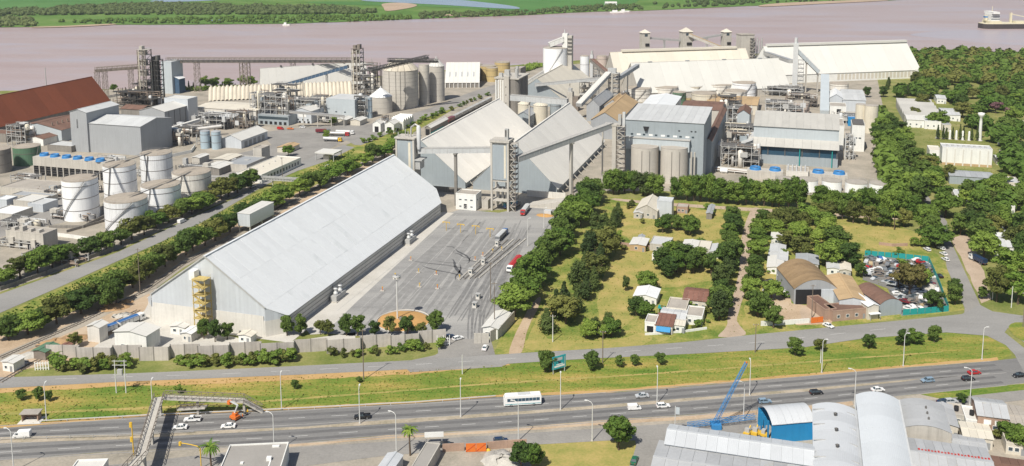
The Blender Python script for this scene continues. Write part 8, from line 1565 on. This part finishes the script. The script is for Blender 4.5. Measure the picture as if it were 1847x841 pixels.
t, w_, d_ = shed('long_shed', 'long bright metal roof in the right foreground below the crane', 'workshop', (1201,800), (1466,835), (1466,803), 7, 1.4, 'u', 'wall_metalpale', 'roof_galv', 14); t, w_, d_ = shed('long_shed', 'long stained grey roof cut by the bottom edge', 'workshop', (1170,870), (1466,915), (1466,837), 6, 1.2, 'u', 'concrete', 'roof_galv_old', 12)
o, w_, d_ = frame3((1392,766), (1470,760), (1372,735), 6.0, R(9)); t = vault('blue_shed', 'bright blue walled shed with pale barrel roof and open end', o, w_, max(9, abs(d_)), 6.0, 2.4, 'x', 6, 'blue_bright', 'roof_galv', R(9), ends=False)
for k in range(3): MB().box(-.3,2+k*2.5,0,.1,2.4+k*2.5,6).obj('end_post', 'blue_bright', t)
b0 = G(1288,772); t = thing('lattice_crane', 'blue lattice crane boom leaning up beside the long shed', 'crane', b0, 0); tip = Vector((9.6, 1.5, 20.5)); bs = Vector((0,0,1.2))
def boom(a, b, w0, w1, k, nm):
 d = (b-a).normalized(); s = d.cross(Vector((0,1,0))).normalized(); q = Vector((0,1,0))
 def C(f, i): wd = (w0+(w1-w0)*f)/2; return a.lerp(b,f) + s*wd*(1 if i in (0,1) else -1) + q*wd*(1 if i in (1,2) else -1)
 for i in range(4): MB().bar(C(0,i), C(1,i), .11).obj('chord', 'crane_blue', t)
 mb = MB()
 for j in range(k):
  for i in range(4): mb.bar(C(j/k,i), C((j+1)/k,(i+1)%4), .06); mb.bar(C(j/k,i), C(j/k,(i+1)%4), .06)
 mb.obj(nm, 'crane_blue', t)
boom(bs, tip, 1.15, .7, 16, 'lacing'); c2 = G(1240,775) - b0; boom(Vector((c2.x, c2.y, 1.5)), Vector((13,2.2,2.6)), 1.1, 1.1, 12, 'lacing'); MB().box(-1,-1.5,0,2,1.5,1.6).obj('base_carriage', 'crane_blue', t); MB().lathe([(.01,20.2),(.4,20.5),(.01,20.9)],8,9.6,1.5).obj('tip_sheave', 'orange_paint', t); MB().bar((9.6,1.5,20.4),(12.5,2.2,2.7),.05).obj('cable', 'steel_dark', t)
for i, (x, y) in enumerate(((1348,786),(1362,785),(1377,788))):
 t = thing('yellow_machine', ['left','middle','right'][i] + ' yellow machine parked before the open end of the blue shed', 'machine', G(x, y), rng(0,3), 'machines by the blue shed'); MB().box(-1.4,-.9,.5,1.4,.9,1.3).obj('body', 'yellow_paint', t); MB().box(-.6,-.7,1.3,.5,.7,2.4).obj('cab', 'steel_grey', t); MB().bar((1.2,0,1.2),(2.4,0,2.2),.3).obj('arm', 'yellow_paint', t); wheels(t, (-.9,.9), .85, .45, WH)
t = thing('banner_pole', 'pole with pale banner at the corner of the long shed', 'banner', G(1217,786)); MB().tube((0,0,0),(0,0,9.5),.1,n=8).obj('post', 'lamp_post', t); MB().box(.15,-.03,7,1.3,.03,9.2).obj('banner', 'wall_paleblue', t)
for i, (A, B, C, h_, rs, rd_, wl, rf, lb) in enumerate((((1694,766),(1728,770),(1722,732),4,.5,'v','wall_cream','roof_galv_old','long grey-roofed house beside the dull barrel shed'), ((1742,758),(1770,761),(1766,737),3.6,0,'u','wall_white','roof_white','white flat-roofed house in the right foreground'), ((1764,749),(1818,752),(1812,724),6,1.6,'u','wall_brick','roof_galv_old','two-storey house with grey gable roof in the right foreground'), ((1818,776),(1860,780),(1850,735),4.5,.8,'u','wall_brick','roof_concrete','brick house with concrete roof at the right frame edge'), ((1738,786),(1790,790),(1786,768),3.4,.3,'u','wall_cream','roof_cream','low cream-roofed house below the two-storey one'), ((1720,806),(1780,812),(1776,792),3.2,.4,'u','wall_white','roof_galv_old','grey-roofed outbuilding behind the lettered shed'), ((1714,748),(1740,750),(1738,732),3.4,0,'u','concrete','roof_concrete','small flat-roofed house beside the parked cars'), ((1815,800),(1850,806),(1850,786),3.2,0,'u','wall_cream','roof_concrete','small house at the right edge behind the trees'), ((1800,855),(1860,862),(1850,832),3.4,.4,'u','wall_brick','roof_rustbrown','brown-roofed house in the bottom right corner'))):
 t, w_, d_ = H('edge_house', lb, A, B, C, h_, rs, rd_, wl, rf, 4)
 if i in (1, 6): MB().lathe([(.7,h_+.2),(.7,h_+1.6),(.01,h_+1.8)], 12, w_*.5, d_*.4).obj('water_tank', 'opening', t)
 if i == 2: win_row(t, 'f', 1.2, w_-1.2, 2, 3.6, 1.8, 1.2, w_, d_, mat='frame_white')
car('sedan', 'dark car parked beside the small flat-roofed house', 1702, 728, -.08, 'paint_darkblue'); car('hatchback', 'silver car parked beside the dark one', 1715, 727, -.08, 'paint_silver')
# ---- bottom left and centre foreground
def far_box(name, label, fl, fr, h, depth, wall, roof, g, cat='building', **k):
 u = Vector((math.cos(g), math.sin(g), 0)); v = Vector((-math.sin(g), math.cos(g), 0)); a = flat(G(*fl, h)); b = flat(G(*fr, h)); t = thing(name, label, cat, a - v*depth, g); box_shed(t, (b-a).dot(u), depth, h, k.get('rise',0), k.get('ridge','u'), wall, roof, k.get('n',6), 1, .2, k.get('parapet',.5)); return t, (b-a).dot(u)
M('roof_felt', (.30,.285,.265), .9, 0, .10, .15, 1.0)
t, w_ = far_box('flat_roof_shop', 'flat grey-roofed building with white edge at the bottom edge', (415,805), (521,799), 5, 18, 'wall_white', 'roof_felt', R(5)); MB().box(w_*.72,9,5.1,w_*.8,10.2,6).obj('roof_unit', 'frame_white', t); MB().box(w_*.3,8,5.1,w_*.35,8.8,5.5).obj('roof_unit', 'frame_white', t); MB().box(w_*.78,.5,5.1,w_*.8,9,5.25).obj('roof_pipe', 'frame_white', t); MB().box(w_*.74,16,5.1,w_*.86,16.6,5.6).obj('roof_unit', 'frame_white', t)
t, w_ = far_box('white_kiosk', 'white roofed stall at the bottom edge left of the footbridge', (140,832), (196,829), 3.5, 9, 'wall_white', 'roof_white', R(4)); t, w_ = far_box('long_kiosk', 'long narrow grey-roofed kiosk at the bottom edge', (769,799), (797,797), 3.6, 15, 'concrete', 'roof_felt', R(-12), parapet=.3); t, w_ = far_box('metal_stall', 'pale metal roofed stall left of the fan palm', (700,818), (728,820), 3.4, 8, 'wall_metalpale', 'roof_galv', R(-14), rise=.6, ridge='v', n=3)
t = thing('white_hoarding', 'white board at the far end of the long kiosk', 'board', G(766,802), R(4)); MB().box(0,0,2.2,5.6,.15,3.8).obj('panel', 'frame_white', t); MB().box(.4,0,0,.6,.12,2.2).obj('post', 'steel_grey', t); MB().box(5,0,0,5.2,.12,2.2).obj('post', 'steel_grey', t)
dike('brick yard wall along the frontage road left of the orange gate', [(798,815),(838,813)], 2.4, 'wall_brick'); dike('brick yard wall right of the orange gate', [(878,811),(915,808),(950,806)], 2.4, 'wall_brick'); t = thing('orange_gate', 'bright orange steel gate in the brick yard wall', 'gate', G(840,816), R(4)); wd_ = (G(877,813)-G(840,816)).length
for k in range(2): MB().box(wd_*k/2+.05,-.08,.1,wd_*(k+1)/2-.05,.08,2.7).obj('gate_leaf', 'orange_paint', t); MB().bar((wd_*k/2+.1,-.12,.3),(wd_*(k+1)/2-.1,-.12,2.5),.08).obj('brace', 'red_paint', t)
t = thing('rubble_heap', 'white rubble heap behind the brick yard wall', 'heap', G(905,832)); mb = MB().lathe([(6,0),(5,.8),(2.5,1.6),(.01,1.8)], 18); mb.v = [(x+rng(-.7,.7), y*.8+rng(-.7,.7), max(0,z+rng(-.4,.4))) for x, y, z in mb.v]; mb.obj('heap', 'rubble', t); MB().lathe([(.6,0),(.6,1.2),(.01,1.4)], 10, -5, 3).obj('drum', 'yellow_paint', t)
for i, (x, y, r_, h_, m) in enumerate(((60,640,5,1.2,'rubble'),(100,620,7,1.6,'soil_heap'),(130,612,6,1.4,'soil_heap'),(218,570,4,1.0,'rubble'),(205,556,6,1.5,'soil_heap'),(228,545,3,.9,'soil_heap'),(30,655,4,.8,'rubble'))):
 t = thing('spoil_heap', f'{nth(i)} spoil heap along the railway dirt strip', 'heap', G(x, y), .3, 'spoil heaps by the railway'); mb = MB().lathe([(r_,0),(r_*.75,h_*.5),(r_*.3,h_*.95),(.01,h_)], 16); mb.v = [(a+rng(-.6,.6), b*.6+rng(-.5,.5), max(0,c+rng(-.3,.3))) for a, b, c in mb.v]; mb.obj('heap', m, t)
 for k in range(4): MB().bar((rng(-r_,r_),rng(-2,2),.4),(rng(-r_,r_),rng(-2,2),.6),.35).obj('timber', 'steel_dark', t)
# ================================================================ river craft
p = G(1768,51,WZ); t = thing('cargo_ship', 'bulk carrier with cream deckhouse and cranes at the right edge of the river', 'ship', (p.x, p.y, WZ), R(3)); M('hull', (.055,.045,.045), .6, 0, .15, .05, .5); M('ship_cream', (.62,.57,.42), .6, 0, .06)
plan = [(0,-8),(4,-13),(14,-15),(150,-15),(172,-9),(182,0),(172,9),(150,15),(14,15),(4,13),(0,8)]
MB().prism(plan, -1, 8).obj('hull', 'hull', t); MB().prism([(x*.995+.4, y*.97) for x, y in plan], 8.003, 9.2).obj('bulwark', 'ship_cream', t); MB().box(9,-12,9.2,30,12,13).obj('deckhouse_base', 'ship_cream', t); MB().box(12,-11,13,27,11,25).obj('deckhouse', 'wall_white', t); MB().box(13,-15,25,24,15,28.5).obj('bridge', 'wall_white', t); MB().box(23.9,-14,26.2,24.15,14,27.6).obj('bridge_windows', 'window_glass', t); MB().box(6,-3,13,10,3,22).obj('funnel', 'ship_cream', t); MB().box(5.9,-3.1,18,10.1,3.1,20.5).obj('funnel_band', 'blue_fan', t); MB().tube((19,0,28.5),(19,0,37),.5,n=8).obj('mast', 'ship_cream', t)
for k in range(4): MB().box(12.05,-11.1,15+k*2.6,26.9,-11.002,16.2+k*2.6).obj('window_band', 'window_glass', t)
for x in (52, 84, 116, 148):
 MB().box(x-1.6,-1.6,9.2,x+1.6,1.6,26).obj('crane_post', 'ship_cream', t); MB().bar((x,0,24),(x+24,0,19),1.2).obj('crane_jib', 'ship_cream', t); MB().box(x+4,-9,9.2,x+26,9,12).obj('hatch', 'ship_cream', t)
isheet('river_wake', [(1640,63),(1700,56),(1780,54),(1860,54),(1960,60),(1960,95),(1860,84),(1760,76),(1700,70)], .05, 'g_wake', 4)  # rippled water near the ship, reflected sky painted in as a bluer sheet
for i, (x, y, L, lb) in enumerate(((1100,23,34,'white barge moored at the far shore'), (1118,21.5,22,'smaller white boat moored beside the barge'), (510,46,14,'small white boat under way near the far bank'))):
 p = G(x, y, WZ); t = thing('boat', lb, 'boat', (p.x, p.y, WZ), R(5)); MB().prism([(0,-2),(L*.1,-3),(L*.85,-3),(L,0),(L*.85,3),(L*.1,3),(0,2)], -.4, 2).obj('hull', 'wall_white', t); MB().box(L*.15,-2,2,L*.45,2,5).obj('cabin', 'frame_white', t); MB().tube((L*.4,0,5),(L*.4,0,9),.15,n=6).obj('mast', 'steel_grey', t)
t = thing('island_house', 'white house on the far bank above the moored barge', 'house', G(1092,10,WZ+.6), R(5)); t.location.z = WZ + .6; box_shed(t, 26, 12, 5, 3, 'u', 'wall_white', 'roof_white', 4); win_row(t, 'f', 1, 25, 5, 1.5, 1.6, 1.6, 26, 12)
SMALL = {'railing','ribs','bracing','lattice','guard_rail','lacing','handrail','balustrade','stair','rail','sleepers','corner_column','support_leg','cross_brace','fan_rotor','parapet','jacket','trousers','printed_mark','frame','crown','trunk'}
for o in bpy.data.objects:
 if o.type == 'MESH' and o.parent and o.name.split('.')[0] in SMALL - {'frame','crown','trunk','parapet','jacket','trousers','printed_mark'}: stuff(o)
for k, t in VP_.items():
 for c in kids(t):
  for g_ in kids(c): bpy.data.objects.remove(g_)
  bpy.data.objects.remove(c)
 bpy.data.objects.remove(t)
# ---------------------------------------------------------------- summer haze over the river and plant
hm = bpy.data.materials.new('haze_air'); hm.use_nodes = True; hn = hm.node_tree.nodes; hn.remove(hn['Principled BSDF']); pv = hn.new('ShaderNodeVolumePrincipled'); pv.inputs['Color'].default_value = (.86,.9,.95,1); pv.inputs['Density'].default_value = .00006; pv.inputs['Anisotropy'].default_value = .2
hm.node_tree.links.new(pv.outputs[0], hn['Material Output'].inputs['Volume']); MATS['haze_air'] = hm
hz = MB().box(-12000, -600, -13, 12000, 19500, 152).obj('haze', 'haze_air'); stuff(tag(hz, 'thin pale summer haze over plant and river', 'haze'))
